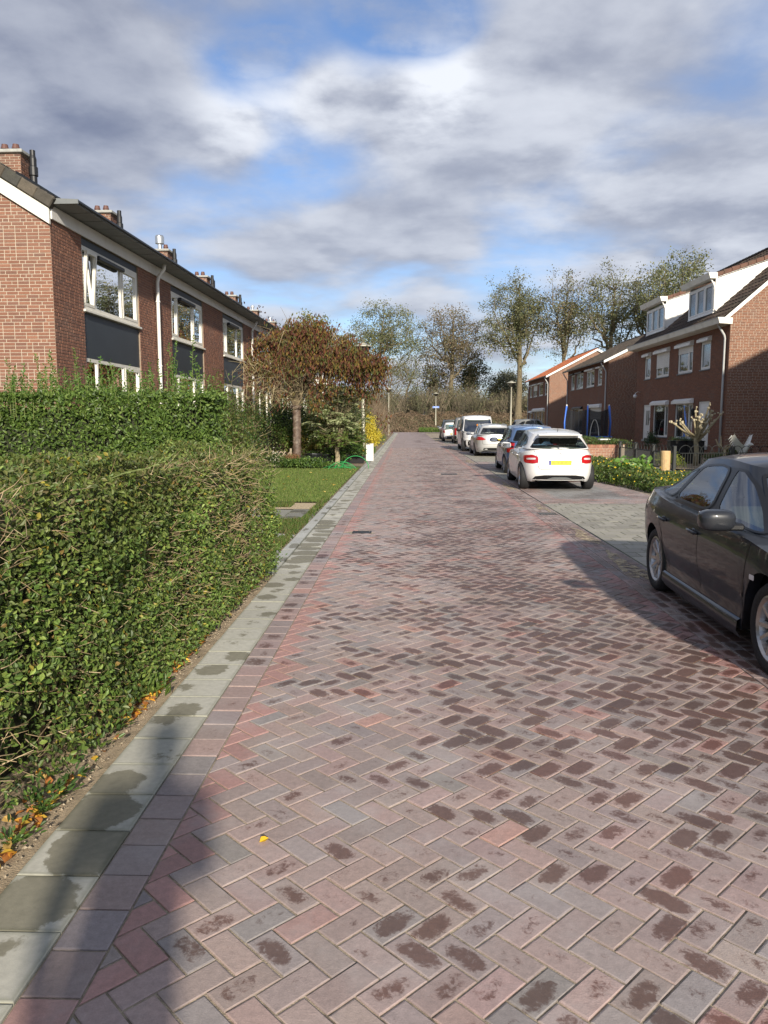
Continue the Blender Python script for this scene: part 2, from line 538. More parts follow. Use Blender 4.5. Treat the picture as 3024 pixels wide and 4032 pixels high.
M = {}
M['paver'] = paver_mat()
M['flag'] = tile_mat()
M['sand'] = pm('joint_sand', (0.35, 0.29, 0.21), 0.95, var=0.4, vscale=40, bump=0.6, bscale=220, dirt=(0.07, 0.055, 0.04), dscale=7, damt=0.75)
M['verge'] = pm('verge_sand', (0.40, 0.31, 0.205), 0.95, var=0.35, vscale=14, bump=0.8, bscale=120, dirt=(0.13, 0.10, 0.06), dscale=5, damt=0.5)
M['soil'] = pm('sandy_soil', (0.25, 0.19, 0.125), 0.95, var=0.4, vscale=12, bump=0.8, bscale=90, dirt=(0.09, 0.07, 0.04), dscale=3, damt=0.6)
M['ground'] = pm('rough_ground', (0.075, 0.085, 0.035), 0.95, var=0.45, vscale=1.2, bump=0.5, bscale=30, dirt=(0.13, 0.10, 0.06), dscale=0.4, damt=0.7)
M['lawn'] = pm('lawn_turf', (0.085, 0.125, 0.030), 0.9, var=0.35, vscale=5, bump=0.7, bscale=120)
M['drysand'] = pm('spilled_sand', (0.48, 0.38, 0.24), 0.95, var=0.25, vscale=25, bump=0.5, bscale=200)
M['spill'] = pm('patchy_sand', (0.45, 0.365, 0.24), 0.95, var=0.3, vscale=25, bump=0.5, bscale=200)
_nt = M['spill'].node_tree
_ps = node(_nt, 'ShaderNodeNewGeometry').outputs['Position']
_al = smooth(_nt, mth(_nt, 'ADD', noise_t(_nt, _ps, 9, 6, 0.7, 0.5).outputs[0], mth(_nt, 'MULTIPLY', noise_t(_nt, _ps, 60, 3, 0.7).outputs[0], 0.25)), 0.54, 0.72)
_nt.links.new(_al, _nt.nodes['Principled BSDF'].inputs['Alpha'])
M['brick'] = pm('wall_brick', attr=True, rough=0.85, var=0.16, vscale=45, bump=0.35, bscale=160, dirt=(0.20, 0.15, 0.12), dscale=0.9, damt=0.25)
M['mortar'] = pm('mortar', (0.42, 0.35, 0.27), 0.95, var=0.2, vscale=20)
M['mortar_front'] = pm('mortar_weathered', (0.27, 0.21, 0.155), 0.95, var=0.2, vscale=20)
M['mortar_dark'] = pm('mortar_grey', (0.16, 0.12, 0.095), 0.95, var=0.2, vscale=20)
M['tile'] = pm('roof_tile', attr=True, rough=0.8, var=0.3, vscale=9, bump=0.3, bscale=80, dirt=(0.10, 0.10, 0.06), dscale=2.0, damt=0.4)
M['white'] = pm('white_paint', (0.78, 0.76, 0.71), 0.4, var=0.05, vscale=3, dirt=(0.55, 0.52, 0.45), dscale=1.3, damt=0.3)
M['cream'] = pm('cream_paint', (0.74, 0.71, 0.62), 0.45, var=0.06, vscale=3, dirt=(0.45, 0.42, 0.33), dscale=1.6, damt=0.35)
M['panel'] = pm('dark_panel', (0.036, 0.045, 0.054), 0.5, var=0.15, vscale=1.0, bump=0.03, bscale=200)
M['soffit'] = pm('grey_soffit', (0.16, 0.17, 0.17), 0.6, var=0.12, vscale=5)
M['zinc'] = pm('zinc', (0.33, 0.35, 0.36), 0.45, 0.6, var=0.15, vscale=5)
M['lead'] = pm('lead_flashing', (0.20, 0.21, 0.22), 0.6, 0.3, var=0.2, vscale=4)
M['pvc'] = pm('grey_pipe', (0.45, 0.45, 0.43), 0.5, var=0.1, vscale=3)
M['black'] = pm('black_plastic', (0.012, 0.012, 0.013), 0.45)
M['blackmetal'] = pm('black_metal', (0.02, 0.022, 0.024), 0.4, 0.5)
M['greenmetal'] = pm('grey_green_metal', (0.012, 0.015, 0.015), 0.55, 0.0)
M['terracotta'] = pm('terracotta_pot', (0.12, 0.055, 0.042), 0.6)
M['steel'] = pm('bright_steel', (0.62, 0.62, 0.60), 0.3, 0.9)
M['galv'] = pm('painted_pole', (0.42, 0.40, 0.31), 0.5, 0.3, var=0.1, vscale=4)
M['concrete'] = pm('concrete', (0.36, 0.36, 0.33), 0.85, var=0.2, vscale=9, bump=0.2, bscale=90)
M['glass'] = glass_mat('window_glass', (0.74, 0.77, 0.75), 0.9)
M['carglass'] = glass_mat('car_glass', (0.36, 0.42, 0.40), 0.22)
M['lightglass'] = glass_mat('lamp_glass', (0.85, 0.88, 0.88), 1.0)
M['blind'] = pm('white_blind', (0.62, 0.62, 0.58), 0.7)
M['curtain'] = pm('pale_curtain', (0.26, 0.24, 0.21), 0.9, var=0.12, vscale=20)
M['roomdark'] = pm('dim_room', (0.055, 0.05, 0.045), 0.9, var=0.3, vscale=2)
M['rubber'] = pm('tyre_rubber', (0.014, 0.014, 0.015), 0.75, bump=0.2, bscale=60)
M['alloy'] = pm('alloy_rim', (0.48, 0.46, 0.44), 0.32, 0.85, var=0.1)
M['trim'] = pm('black_trim', (0.010, 0.010, 0.011), 0.35)
M['under'] = pm('underbody', (0.006, 0.006, 0.006), 0.9)
M['redlamp'] = pm('red_lens', (0.42, 0.012, 0.015), 0.12, coat=1.0)
M['whitelamp'] = pm('clear_lens', (0.62, 0.62, 0.62), 0.1, coat=1.0)
M['amber'] = pm('amber_lens', (0.7, 0.25, 0.03), 0.15)
M['plate'] = pm('yellow_plate', (0.82, 0.56, 0.03), 0.4)
M['plateworn'] = pm('worn_yellow', (0.52, 0.36, 0.03), 0.5, var=.3, vscale=30)
M['plateblue'] = pm('blue_strip', (0.03, 0.07, 0.38), 0.4)
M['chrome'] = pm('chrome', (0.75, 0.75, 0.75), 0.12, 1.0)
M['seat'] = pm('seat_fabric', (0.16, 0.16, 0.145), 0.9)
M['seatdark'] = pm('dark_seat_fabric', (0.022, 0.022, 0.024), 0.9)
M['bark'] = pm('bark', (0.155, 0.125, 0.075), 0.95, var=0.4, vscale=6, bump=0.8, bscale=14)
M['barkgrey'] = pm('grey_bark', (0.17, 0.15, 0.115), 0.95, var=0.35, vscale=5, bump=0.7, bscale=12)
M['twig'] = pm('twig', attr=True, rough=0.9, var=0.3, vscale=15)
M['leaf'] = leaf_mat('leaf')
M['leafdry'] = leaf_mat('dry_leaf', 0.25, 0.7, 0.2, 1.2)
M['leafgloss'] = leaf_mat('glossy_leaf', 0.25, 0.48, 0.4, 1.4)
M['grass'] = leaf_mat('grass_blade', 0.3, 0.6, 0.25)
M['wood'] = pm('raw_wood', (0.50, 0.34, 0.17), 0.8, var=0.2, vscale=14, bump=0.3, bscale=40)
M['greywood'] = pm('weathered_wood', (0.30, 0.25, 0.18), 0.85, var=0.3, vscale=14)
M['stone'] = pm('white_stone', (0.66, 0.64, 0.58), 0.6, var=0.1, vscale=12)
M['bluefoam'] = pm('blue_foam', (0.06, 0.18, 0.65), 0.5)
M['bluesign'] = pm('blue_sign', (0.02, 0.16, 0.62), 0.35)
M['green_plastic'] = pm('green_plastic', (0.02, 0.30, 0.07), 0.4)
# ================================================================== THE SETTING
RL, RR = -0.93, 2.24            # herringbone carriageway
BL = -1.11                      # brick edging / flags
TL = -1.42                      # outer edge of the flags
KX = 2.70                       # dark kerb joint on the parking side
YEND = 103.0


def ground_h(x, y):
    """height of the rough ground: flat street, a dike beyond the junction"""
    t = np.clip((y - 106.0) / 7.0, 0, 1)
    return -0.03 + 2.2 * t * t * (3 - 2 * t)


# rough ground out to the horizon (one sheet)
gx = np.concatenate([[-900, -300, -120, -60], np.linspace(-40, 40, 81), [60, 120, 300, 900]])
gy = np.concatenate([[-300, -60, -20, -5], np.linspace(0, 100, 60), np.linspace(102, 118, 33), [125, 140, 180, 300, 600, 1500]])
GX, GY = np.meshgrid(gx, gy, indexing='ij')
GZ = ground_h(GX, GY)
bumpy = (GY > 104) & (GY < 300)
GZ = GZ + np.where(bumpy, 0.12 * np.sin(GX * 1.3 + GY) * np.sin(GY * 0.9 + 0.4 * GX), 0)
b = MB(); b.grid(np.stack([GX, GY, GZ], -1))
ground = b.obj('ground', M['ground'], smooth=True, fixn=False, kind='structure')

# bed of the road: the sand that shows in the joints
def sheet(name, x0, x1, y0, y1, z, mat, parent=None, kind=None, col=None):
    b = MB(); b.add([(x0, y0, z), (x1, y0, z), (x1, y1, z), (x0, y1, z)], [(0, 1, 2, 3)], col)
    return b.obj(name, mat, parent, kind=kind)

road = sheet('road', RL - .001, RR - .0015, -30, YEND + 6, -0.005, M['sand'], kind='structure')

# colours of the clinkers
def clinker(n, rng, red=0.0):
    pal = np.array([(0.215, 0.155, 0.145), (0.195, 0.147, 0.140), (0.185, 0.150, 0.146), (0.232, 0.158, 0.146), (0.165, 0.142, 0.142), (0.225, 0.170, 0.158), (0.265, 0.145, 0.125)])
    w = np.array([0.25, 0.22, 0.16, 0.14, 0.12, 0.07, 0.04])
    c = pal[rng.choice(len(pal), n, p=w)]
    c = c * rng.uniform(0.85, 1.15, (n, 1)) * rng.uniform(0.97, 1.03, (n, 3)) * np.array((1.0, 0.99, 0.94))
    return c * 1.42


def brick_prism(mb, poly, col, loc, bevel=True, tilt=0.0, z=0.0, inset=0.005):
    """one paver from a polygon (n,2) counter-clockwise"""
    P = np.asarray(poly, float); n = len(P)
    c = P.mean(0)
    d = P - c
    r = np.linalg.norm(d, axis=1)[:, None]
    zt = z + tilt * (d[:, 0] * 0.7 + d[:, 1] * 0.4)
    lc = np.asarray(loc, float)
    if bevel:
        I = c + d * (1 - inset * 1.2 / r)
        V = np.vstack([np.c_[I, zt], np.c_[P, zt - 0.0018], np.c_[P, zt * 0 - 0.014]])
        L = np.vstack([lc * 0.93 if False else lc, lc, lc])
        n0 = mb.n
        F = [[i + n, (i + 1) % n + n, (i + 1) % n, i] for i in range(n)] + [[i + 2 * n, (i + 1) % n + 2 * n, (i + 1) % n + n, i + n] for i in range(n)]
        mb.add(V, F, col, L)
        mb.f.setdefault(n, []).append(np.array([list(range(n))]) + n0)
    else:
        V = np.vstack([np.c_[P, zt], np.c_[P, zt * 0 - 0.014]])
        n0 = mb.n
        mb.add(V, [[i + n, (i + 1) % n + n, (i + 1) % n, i] for i in range(n)], col, np.vstack([lc, lc]))
        mb.f.setdefault(n, []).append(np.array([list(range(n))]) + n0)


def clip_poly(P, L, a, bcoef, keep_less):
    """clip polygon P (and its attributes L) by a*x+b*y<=c"""
    out, lo = [], []
    n = len(P)
    f = [a[0] * p[0] + a[1] * p[1] - bcoef for p in P]
    if not keep_less:
        f = [-q for q in f]
    for i in range(n):
        j = (i + 1) % n
        if f[i] <= 0:
            out.append(P[i]); lo.append(L[i])
        if f[i] * f[j] < 0:
            t = f[i] / (f[i] - f[j])
            out.append(P[i] + (P[j] - P[i]) * t); lo.append(L[i] + (L[j] - L[i]) * t)
    return np.array(out), np.array(lo)


U = 0.1025
Q = math.sqrt(0.5)
rng = np.random.RandomState(5)
DRAINS = [(-0.66, 11.25, 0.30, 0.24), (1.30, 23.6, 0.52, 0.42)]
far_b = MB()
near = []
YB = 46.0
for dd in range(int(1.1 / (U * Q)), int(YB / (U * Q))):
    q = dd % 4
    if q not in (0, 3):
        continue
    for aa in range(-16, 36):
        if (aa + dd) % 2:
            continue
        x, y = (aa + dd) // 2, (aa - dd) // 2
        g_ = 0.040
        if q == 0:
            R4 = np.array([(x + g_, y + g_), (x + 2 - g_, y + g_), (x + 2 - g_, y + 1 - g_), (x + g_, y + 1 - g_)], float)
            L4 = np.array([(-1, -1), (1, -1), (1, 1), (-1, 1)], float)
        else:
            R4 = np.array([(x + g_, y + g_), (x + 1 - g_, y + g_), (x + 1 - g_, y + 2 - g_), (x + g_, y + 2 - g_)], float)
            L4 = np.array([(-1, -1), (-1, 1), (1, 1), (1, -1)], float)
        W = np.stack([(R4[:, 0] + R4[:, 1]) * U * Q, (R4[:, 0] - R4[:, 1]) * U * Q], -1)[::-1]
        L4 = L4[::-1]
        if W[:, 0].max() < RL + 0.01 or W[:, 0].min() > RR - 0.01 or W[:, 1].max() > YB:
            continue
        cx, cy = W.mean(0)
        if any(abs(cx - a) < w / 2 + .03 and abs(cy - e) < h / 2 + .03 for a, e, w, h in DRAINS):
            continue
        cut = False
        if W[:, 0].min() < RL + 0.004:
            W, L4 = clip_poly(W, L4, (1, 0), RL + 0.004, False); cut = True
        if len(W) and W[:, 0].max() > RR - 0.004:
            W, L4 = clip_poly(W, L4, (1, 0), RR - 0.004, True); cut = True
        if len(W) < 3:
            continue
        area = 0.5 * abs(np.dot(W[:, 0], np.roll(W[:, 1], 1)) - np.dot(W[:, 1], np.roll(W[:, 0], 1)))
        if area < 0.0012:
            continue
        cx, cy = W.mean(0)
        edge = cut or cx < RL + 0.10 or cx > RR - 0.10
        col = clinker(1, rng)[0]
        if edge:
            col = np.array((0.37, 0.185, 0.16)) * rng.uniform(0.8, 1.12) if rng.rand() < 0.85 else col
        wetr = rng.rand() ** 1.7 * 0.98
        if edge:
            wetr *= 0.3
        loc = np.c_[L4, np.full(len(L4), wetr)]
        tl = rng.normal(0, 0.012)
        z = rng.normal(0, 0.0008)
        dist = math.hypot(cx - 0.05, cy)
        vis = abs(cx + 0.03 * cy - 0.02) < 0.5 * (cy + .25) + 0.06 and cy > 1.75
        near.append((dist if vis else dist + 1000, W, col, loc, tl, z, cy))
near.sort(key=lambda t: t[0])
for i, (d, W, col, loc, tl, z, cy) in enumerate(near):
    if i < 300:
        mb = MB(); c = W.mean(0)
        brick_prism(mb, W - c, col, loc, True, tl, z)
        mb.obj('brick', M['paver'], road, loc=(c[0], c[1], 0))
    else:
        brick_prism(far_b, W, col, loc, cy < 13, tl, z)
far_b.obj('brick', M['paver'], road, kind='stuff')
# towards the junction the clinkers are too small to tell apart
b = MB()
for i in range(60):
    y0 = YB - 0.1 + i * 0.99; y1 = y0 + 0.985
    for x0, x1 in ((RL, -0.2), (-0.19, 0.6), (0.61, 1.4), (1.41, RR)):
        b.add([(x0, y0, -0.001), (x1, y0, -0.001), (x1, y1, -0.001), (x0, y1, -0.001)], [(0, 1, 2, 3)], np.array((0.275, 0.205, 0.192)) * rng.uniform(0.94, 1.06))
for x0 in np.arange(-40, 40, 2.0):
    b.add([(x0, YEND - 4.5, 0.002), (x0 + 1.99, YEND - 4.5, 0.002), (x0 + 1.99, YEND + 1.5, 0.002), (x0, YEND + 1.5, 0.002)], [(0, 1, 2, 3)], np.array((0.275, 0.205, 0.192)) * rng.uniform(0.94, 1.06))
b.obj('paving', M['paver'], road, kind='stuff')

# rows of square clinkers along the carriageway and flags along the gardens
def run_of(name, parent, x0, x1, y0, y1, pitch, colf, mat, gap=0.004, z=0.0, limit=300, thick=0.0, bevel_to=14, wetf=None, jit=0.0, ordering=None):
    rows = []
    y = y0
    while y < y1:
        p = pitch * (1 + rng.normal(0, jit))
        rows.append((y, y + p)); y += p
    rest = MB(); m = 0
    for i, (a, e) in enumerate(rows):
        W = np.array([(x0 + gap, a + gap), (x1 - gap, a + gap), (x1 - gap, e - gap), (x0 + gap, e - gap)])
        L = np.array([(-1, -1), (1, -1), (1, 1), (-1, 1)], float)
        wet = rng.rand() * 0.7 if wetf is None else wetf(a)
        loc = np.c_[L, np.full(4, wet)]
        col = colf()
        tl = rng.normal(0, 0.008); zz = z + rng.normal(0, 0.001)
        if e > 0.9 and m < limit:
            m += 1
            mb = MB(); c = W.mean(0)
            brick_prism(mb, W - c, col, loc, True, tl, zz)
            mb.obj(name, mat, parent, loc=(c[0], c[1], 0))
        else:
            brick_prism(rest, W, col, loc, a < bevel_to, tl, zz)
    if rest.n:
        rest.obj(name, mat, parent, kind='stuff')


gutter = sheet('kerb_strip', BL - 0.002, RL - 0.0015, -20, 97, -0.005, M['sand'], kind='structure')
run_of('brick', gutter, BL, RL, -3, 97, 0.2, lambda: clinker(1, rng)[0] * np.array((0.95, 0.93, 0.97)), M['paver'], z=0.001, wetf=lambda y: rng.rand() * 0.75 if y > 5 else rng.rand() * 0.5)
pave = sheet('footpath', TL - 0.06, BL, -20, 97, -0.02, M['soil'], kind='structure')
run_of('paving_flag', pave, TL, BL, -2.9, 97, 0.305, lambda: np.array((0.455, 0.44, 0.38)) * rng.uniform(0.88, 1.08), M['flag'], gap=0.003, z=0.004, jit=0.01,
       wetf=lambda y: (0.85 if (2.1 < y < 3.1 or 8.4 < y < 12.5) else 0.28) + rng.rand() * 0.38)
# narrow concrete edging beyond the hedge
run_of('edging_block', pave, TL - 0.16, TL - 0.003, 8.1, 97, 0.5, lambda: np.array((0.40, 0.40, 0.37)) * rng.uniform(0.85, 1.1), M['flag'], gap=0.003, z=0.012, jit=0.02, limit=170)

# gutter on the parking side: a lengthwise row and crosswise rows with spilled sand
gut = sheet('gutter', RR - 0.001, KX - 0.005, -20, 97, -0.0055, M['sand'], kind='structure')
run_of('brick', gut, RR, RR + 0.105, 2.4, 60, 0.205, lambda: clinker(1, rng)[0] * 1.02, M['paver'], limit=110)
run_of('brick', gut, RR + 0.107, RR + 0.21, 2.4, 60, 0.205, lambda: clinker(1, rng)[0] * 0.95, M['paver'], limit=110)
for k in range(2):
    run_of('brick', gut, RR + 0.212 + k * 0.122, RR + 0.332 + k * 0.122, 2.4 + k * 0.05, 60, 0.106, lambda: clinker(1, rng)[0] * 0.95, M['paver'], z=-0.001 - 0.001 * k, limit=40)
# sand washed into the gutter
for (x, y, w, l) in [(2.52, 8.6, .16, 1.9), (2.55, 10.9, .13, 1.5), (2.56, 14.6, .11, 1.3), (2.55, 19.3, .13, 2.2), (2.52, 22.4, .16, 1.1), (2.5, 31, .16, 2.6), (2.52, 44, .2, 2.5), (2.5, 52, .2, 2)]:
    b = MB(); n = 22
    th = np.arange(n) / n * 2 * math.pi
    rr = 1 + 0.28 * np.sin(3 * th + x * 9) + 0.2 * np.sin(5 * th + y) + rng.normal(0, .07, n)
    ring = np.stack([x + w * rr * np.cos(th) * .8, y + l * .5 * rr * np.sin(th), np.full(n, 0.0025)], -1)
    inn = np.stack([x + w * rr * np.cos(th) * .45, y + l * .28 * rr * np.sin(th), np.full(n, 0.008)], -1)
    b.grid(np.stack([ring, inn]), wrap=True); b.poly(inn)
    b.obj('spilled_sand', M['spill'], kind='stuff')

# parking strip: dark joint, flags, brick bands with a slab of grey in each bay
park = sheet('parking_strip', KX + 0.015, 6.9, -20, 97, -0.012, M['sand'], kind='structure')
b = MB(); b.add([(KX - 0.006, -20, -0.009), (KX + 0.016, -20, -0.009), (KX + 0.016, 97, -0.009), (KX - 0.006, 97, -0.009)], [(0, 1, 2, 3)])
b.obj('kerb_joint', M['trim'], park)
fl = MB(); nflag = 0; nb = 0
fb = MB()
y = -3.0
row = 0
grey = lambda: np.array((0.305, 0.285, 0.238)) * rng.uniform(0.8, 1.15)
while y < 60:
    bay = (15.3 < y < 21.2) or (25.5 < y < 30.5) or (37 < y < 42) or (48 < y < 53)
    if not bay:
        x = KX + 0.02 - (0.15 if row % 2 else 0)
        while x < 5.35:
            x0, x1 = max(x, KX + 0.02), min(x + 0.3, 5.35)
            if x1 - x0 > 0.05:
                W = np.array([(x0 + .003, y + .003), (x1 - .003, y + .003), (x1 - .003, y + .297), (x0 + .003, y + .297)])
                loc = np.c_[np.array([(-1, -1), (1, -1), (1, 1), (-1, 1)], float), np.full(4, rng.rand() * 0.4)]
                col = grey()
                if 7.5 < y and nflag < 300:
                    nflag += 1
                    mb = MB(); c = W.mean(0); brick_prism(mb, W - c, col, loc, True, rng.normal(0, .01), rng.normal(0, .0012)); mb.obj('paving_flag', M['flag'], park, loc=(c[0], c[1], 0))
                else:
                    brick_prism(fl, W, col, loc, True, rng.normal(0, .01), rng.normal(0, .001))
            x += 0.3
        y += 0.3; row += 1
    else:
        for k in range(3):
            x = KX + 0.02 - (0.1 if row % 2 else 0)
            while x < 5.35:
                x0, x1 = max(x, KX + 0.02), min(x + 0.205, 5.35)
                mx, my = (x0 + x1) / 2, y + 0.05
                if x1 - x0 > 0.04:
                    ing = 3.15 < mx < 4.75 and ((16.2 < my < 20.6) or (26.3 < my < 29.9) or (38 < my < 41.4) or (49 < my < 52.4))
                    W = np.array([(x0 + .002, y + .002), (x1 - .002, y + .002), (x1 - .002, y + .101), (x0 + .002, y + .101)])
                    loc = np.c_[np.array([(-1, -1), (1, -1), (1, 1), (-1, 1)], float), np.full(4, rng.rand() * 0.35)]
                    col = np.array((0.20, 0.205, 0.20)) * rng.uniform(0.85, 1.12) if ing else clinker(1, rng)[0] * 1.02
                    if nb < 300 and 15.2 < y < 18.2:
                        nb += 1
                        mb = MB(); c = W.mean(0); brick_prism(mb, W - c, col, loc, False); mb.obj('brick', M['paver'], park, loc=(c[0], c[1], 0))
                    else:
                        brick_prism(fb, W, col, loc, False)
                x += 0.205
            y += 0.103; row += 1
fl.obj('paving_flag', M['flag'], park, kind='stuff')
fb.obj('brick', M['paver'], park, kind='stuff')
# pavement in front of the gardens on the parking side, brick driveways
walk = sheet('side_pavement', 6.9, 8.05, 12, 97, -0.004, M['sand'], kind='structure')
b = MB(); row = 0
y = 14.0
while y < 62:
    x = 6.9 - (0.15 if row % 2 else 0)
    while x < 8.04:
        x0, x1 = max(x, 6.9), min(x + 0.3, 8.04)
        if x1 - x0 > .04:
            W = np.array([(x0 + .003, y + .003), (x1 - .003, y + .003), (x1 - .003, y + .297), (x0 + .003, y + .297)])
            brick_prism(b, W, grey(), np.c_[np.array([(-1, -1), (1, -1), (1, 1), (-1, 1)], float), np.full(4, rng.rand() * .4)], False, z=0.006)
        x += .3
    y += .3; row += 1
b.obj('paving_flag', M['flag'], walk, kind='stuff')
drive = sheet('driveway', 5.35, 20, 63.5, 70.5, 0.004, M['sand'], kind='structure')

# front gardens of the houses opposite: low soil
gard = sheet('front_garden', 8.06, 12.9, 26, 62.9, 0.02, M['soil'], kind='structure')

# manhole covers and gully grates
def iron_cover(label, x, y, w, h, bars, cat, name):
    t = thing(name, label, cat, (x, y, 0))
    b = MB()
    b.bbox((-w / 2, -h / 2, -0.02), (w / 2, h / 2, 0.0005), 0.004)
    b.obj('plate', M['soil'] if bars < 0 else M['trim'], t)
    fb = MB()
    for a, c in (((-w / 2, -h / 2), (w / 2, -h / 2 + .025)), ((-w / 2, h / 2 - .025), (w / 2, h / 2)), ((-w / 2, -h / 2 + .0251), (-w / 2 + .025, h / 2 - .0251)), ((w / 2 - .025, -h / 2 + .0251), (w / 2, h / 2 - .0251))):
        fb.box((a[0], a[1], -0.01), (c[0], c[1], 0.004))
    fb.obj('frame', M['blackmetal'], t)
    n = abs(bars)
    for i in range(n):
        xx = -w / 2 + 0.03 + (w - 0.06) * (i + .5) / n
        q = MB(); q.box((-0.32 * w / n, -h / 2 + .03, 0), (0.32 * w / n, h / 2 - .03, 0.003)); q.obj('bar', M['blackmetal'], t, loc=(xx, 0, 0))
    return t

iron_cover('small sandy iron cover let into the red brick road beside the footpath', -0.66, 11.25, 0.28, 0.22, 3, 'cover', 'iron_cover')
iron_cover('wide iron grating lying in the red brick road near the white hatchback', 1.30, 23.6, 0.50, 0.40, 10, 'grating', 'road_grating')
iron_cover('small gutter drain beside the dark kerb joint and the grey flags', 2.49, 13.6, 0.32, 0.28, 5, 'drain', 'gutter_drain')

# garden ground on the left: sandy verge under the hedge, flag paths, lawn
verge = sheet('verge', -2.9, TL - 0.002, -6, 8.6, -0.006, M['verge'], kind='structure')
bord = sheet('garden_soil', -6.6, TL - 0.165, 8.61, 100, -0.012, M['soil'], kind='structure')

def flag_path(x0, x1, y0, y1, s, colr, z=0.01, gap=0.004):
    p = sheet('garden_path', x0, x1, y0, y1, z - 0.016, M['sand'], kind='structure')
    yy = y0; r = 0
    while yy < y1 - 0.05:
        xx = x0
        while xx < x1 - 0.02:
            W = np.array([(xx + gap, yy + gap), (min(xx + s, x1) - gap, yy + gap), (min(xx + s, x1) - gap, min(yy + s, y1) - gap), (xx + gap, min(yy + s, y1) - gap)])
            mb = MB(); c = W.mean(0)
            brick_prism(mb, W - c, np.array(colr) * rng.uniform(.85, 1.15), np.c_[np.array([(-1, -1), (1, -1), (1, 1), (-1, 1)], float), np.full(4, rng.rand() * .6)], True, rng.normal(0, .02), z + rng.normal(0, .003))
            mb.obj('paving_flag', M['flag'], p, loc=(c[0], c[1], 0))
            xx += s
        yy += s; r += 1
flag_path(-2.6, -1.60, 9.0, 9.6, 0.3, (0.36, 0.36, 0.33))
flag_path(-3.4, -1.60, 10.6, 11.0, 0.2, (0.34, 0.33, 0.30))
flag_path(-3.6, -1.60, 12.6, 14.1, 0.5, (0.23, 0.225, 0.19))
gravel = sheet('gravel_path', -4.6, -1.66, 14.15, 15.2, 0.004, M['drysand'], kind='structure')
# ================================================================== HOUSES
class FR:
    """a wall's own frame: a runs along the wall, d comes out of it, z is up"""
    def __init__(s, O, u, n):
        s.O, s.u, s.n = np.array(O, float), np.array(u, float), np.array(n, float)
        s.M = Matrix(((u[0], n[0], 0, O[0]), (u[1], n[1], 0, O[1]), (u[2] if len(u) > 2 else 0, 0, 1, O[2]), (0, 0, 0, 1)))

    def p(s, a, d, z):
        return s.O + s.u * a + s.n * d + np.array([0, 0, z])


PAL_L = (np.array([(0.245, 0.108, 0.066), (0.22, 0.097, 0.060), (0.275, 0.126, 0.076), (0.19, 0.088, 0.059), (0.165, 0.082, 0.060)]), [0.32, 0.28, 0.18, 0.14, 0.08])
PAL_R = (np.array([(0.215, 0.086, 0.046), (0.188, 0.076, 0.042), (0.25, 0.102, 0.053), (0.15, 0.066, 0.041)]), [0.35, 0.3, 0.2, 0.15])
_vars = {}


def brick_variants(pal, w):
    key = (id(pal), w)
    if key not in _vars:
        out = []
        for c in pal[0] * .6 + pal[0].mean(0) * .4:
            for k in (0.94, 1.0, 1.06):
                b = MB(); b.add(*wall_brick_geo(np.array([(-w / 2, -.025), (w / 2, -.025), (w / 2, .025), (-w / 2, .025)])), c * k); b.f[4].append(np.array([[4, 5, 6, 7]]))
                me = b.mesh('brick'); me.materials.append(M['brick']); out.append(me)
        _vars[key] = out
    return _vars[key]


def wall_brick_geo(P, e=0.007):
    """polygon (a,z) -> prism standing e proud; local axes a,d,z"""
    n = len(P)
    c = P.mean(0)
    I = c + (P - c) * (1 - 0.006 / (np.linalg.norm(P - c, axis=1)[:, None] + 1e-6))
    V = np.vstack([np.c_[P[:, 0], np.full(n, -0.004), P[:, 1]], np.c_[I[:, 0], np.full(n, e), I[:, 1]]])
    F = [[i, (i + 1) % n, (i + 1) % n + n, i + n] for i in range(n)]
    return V, F


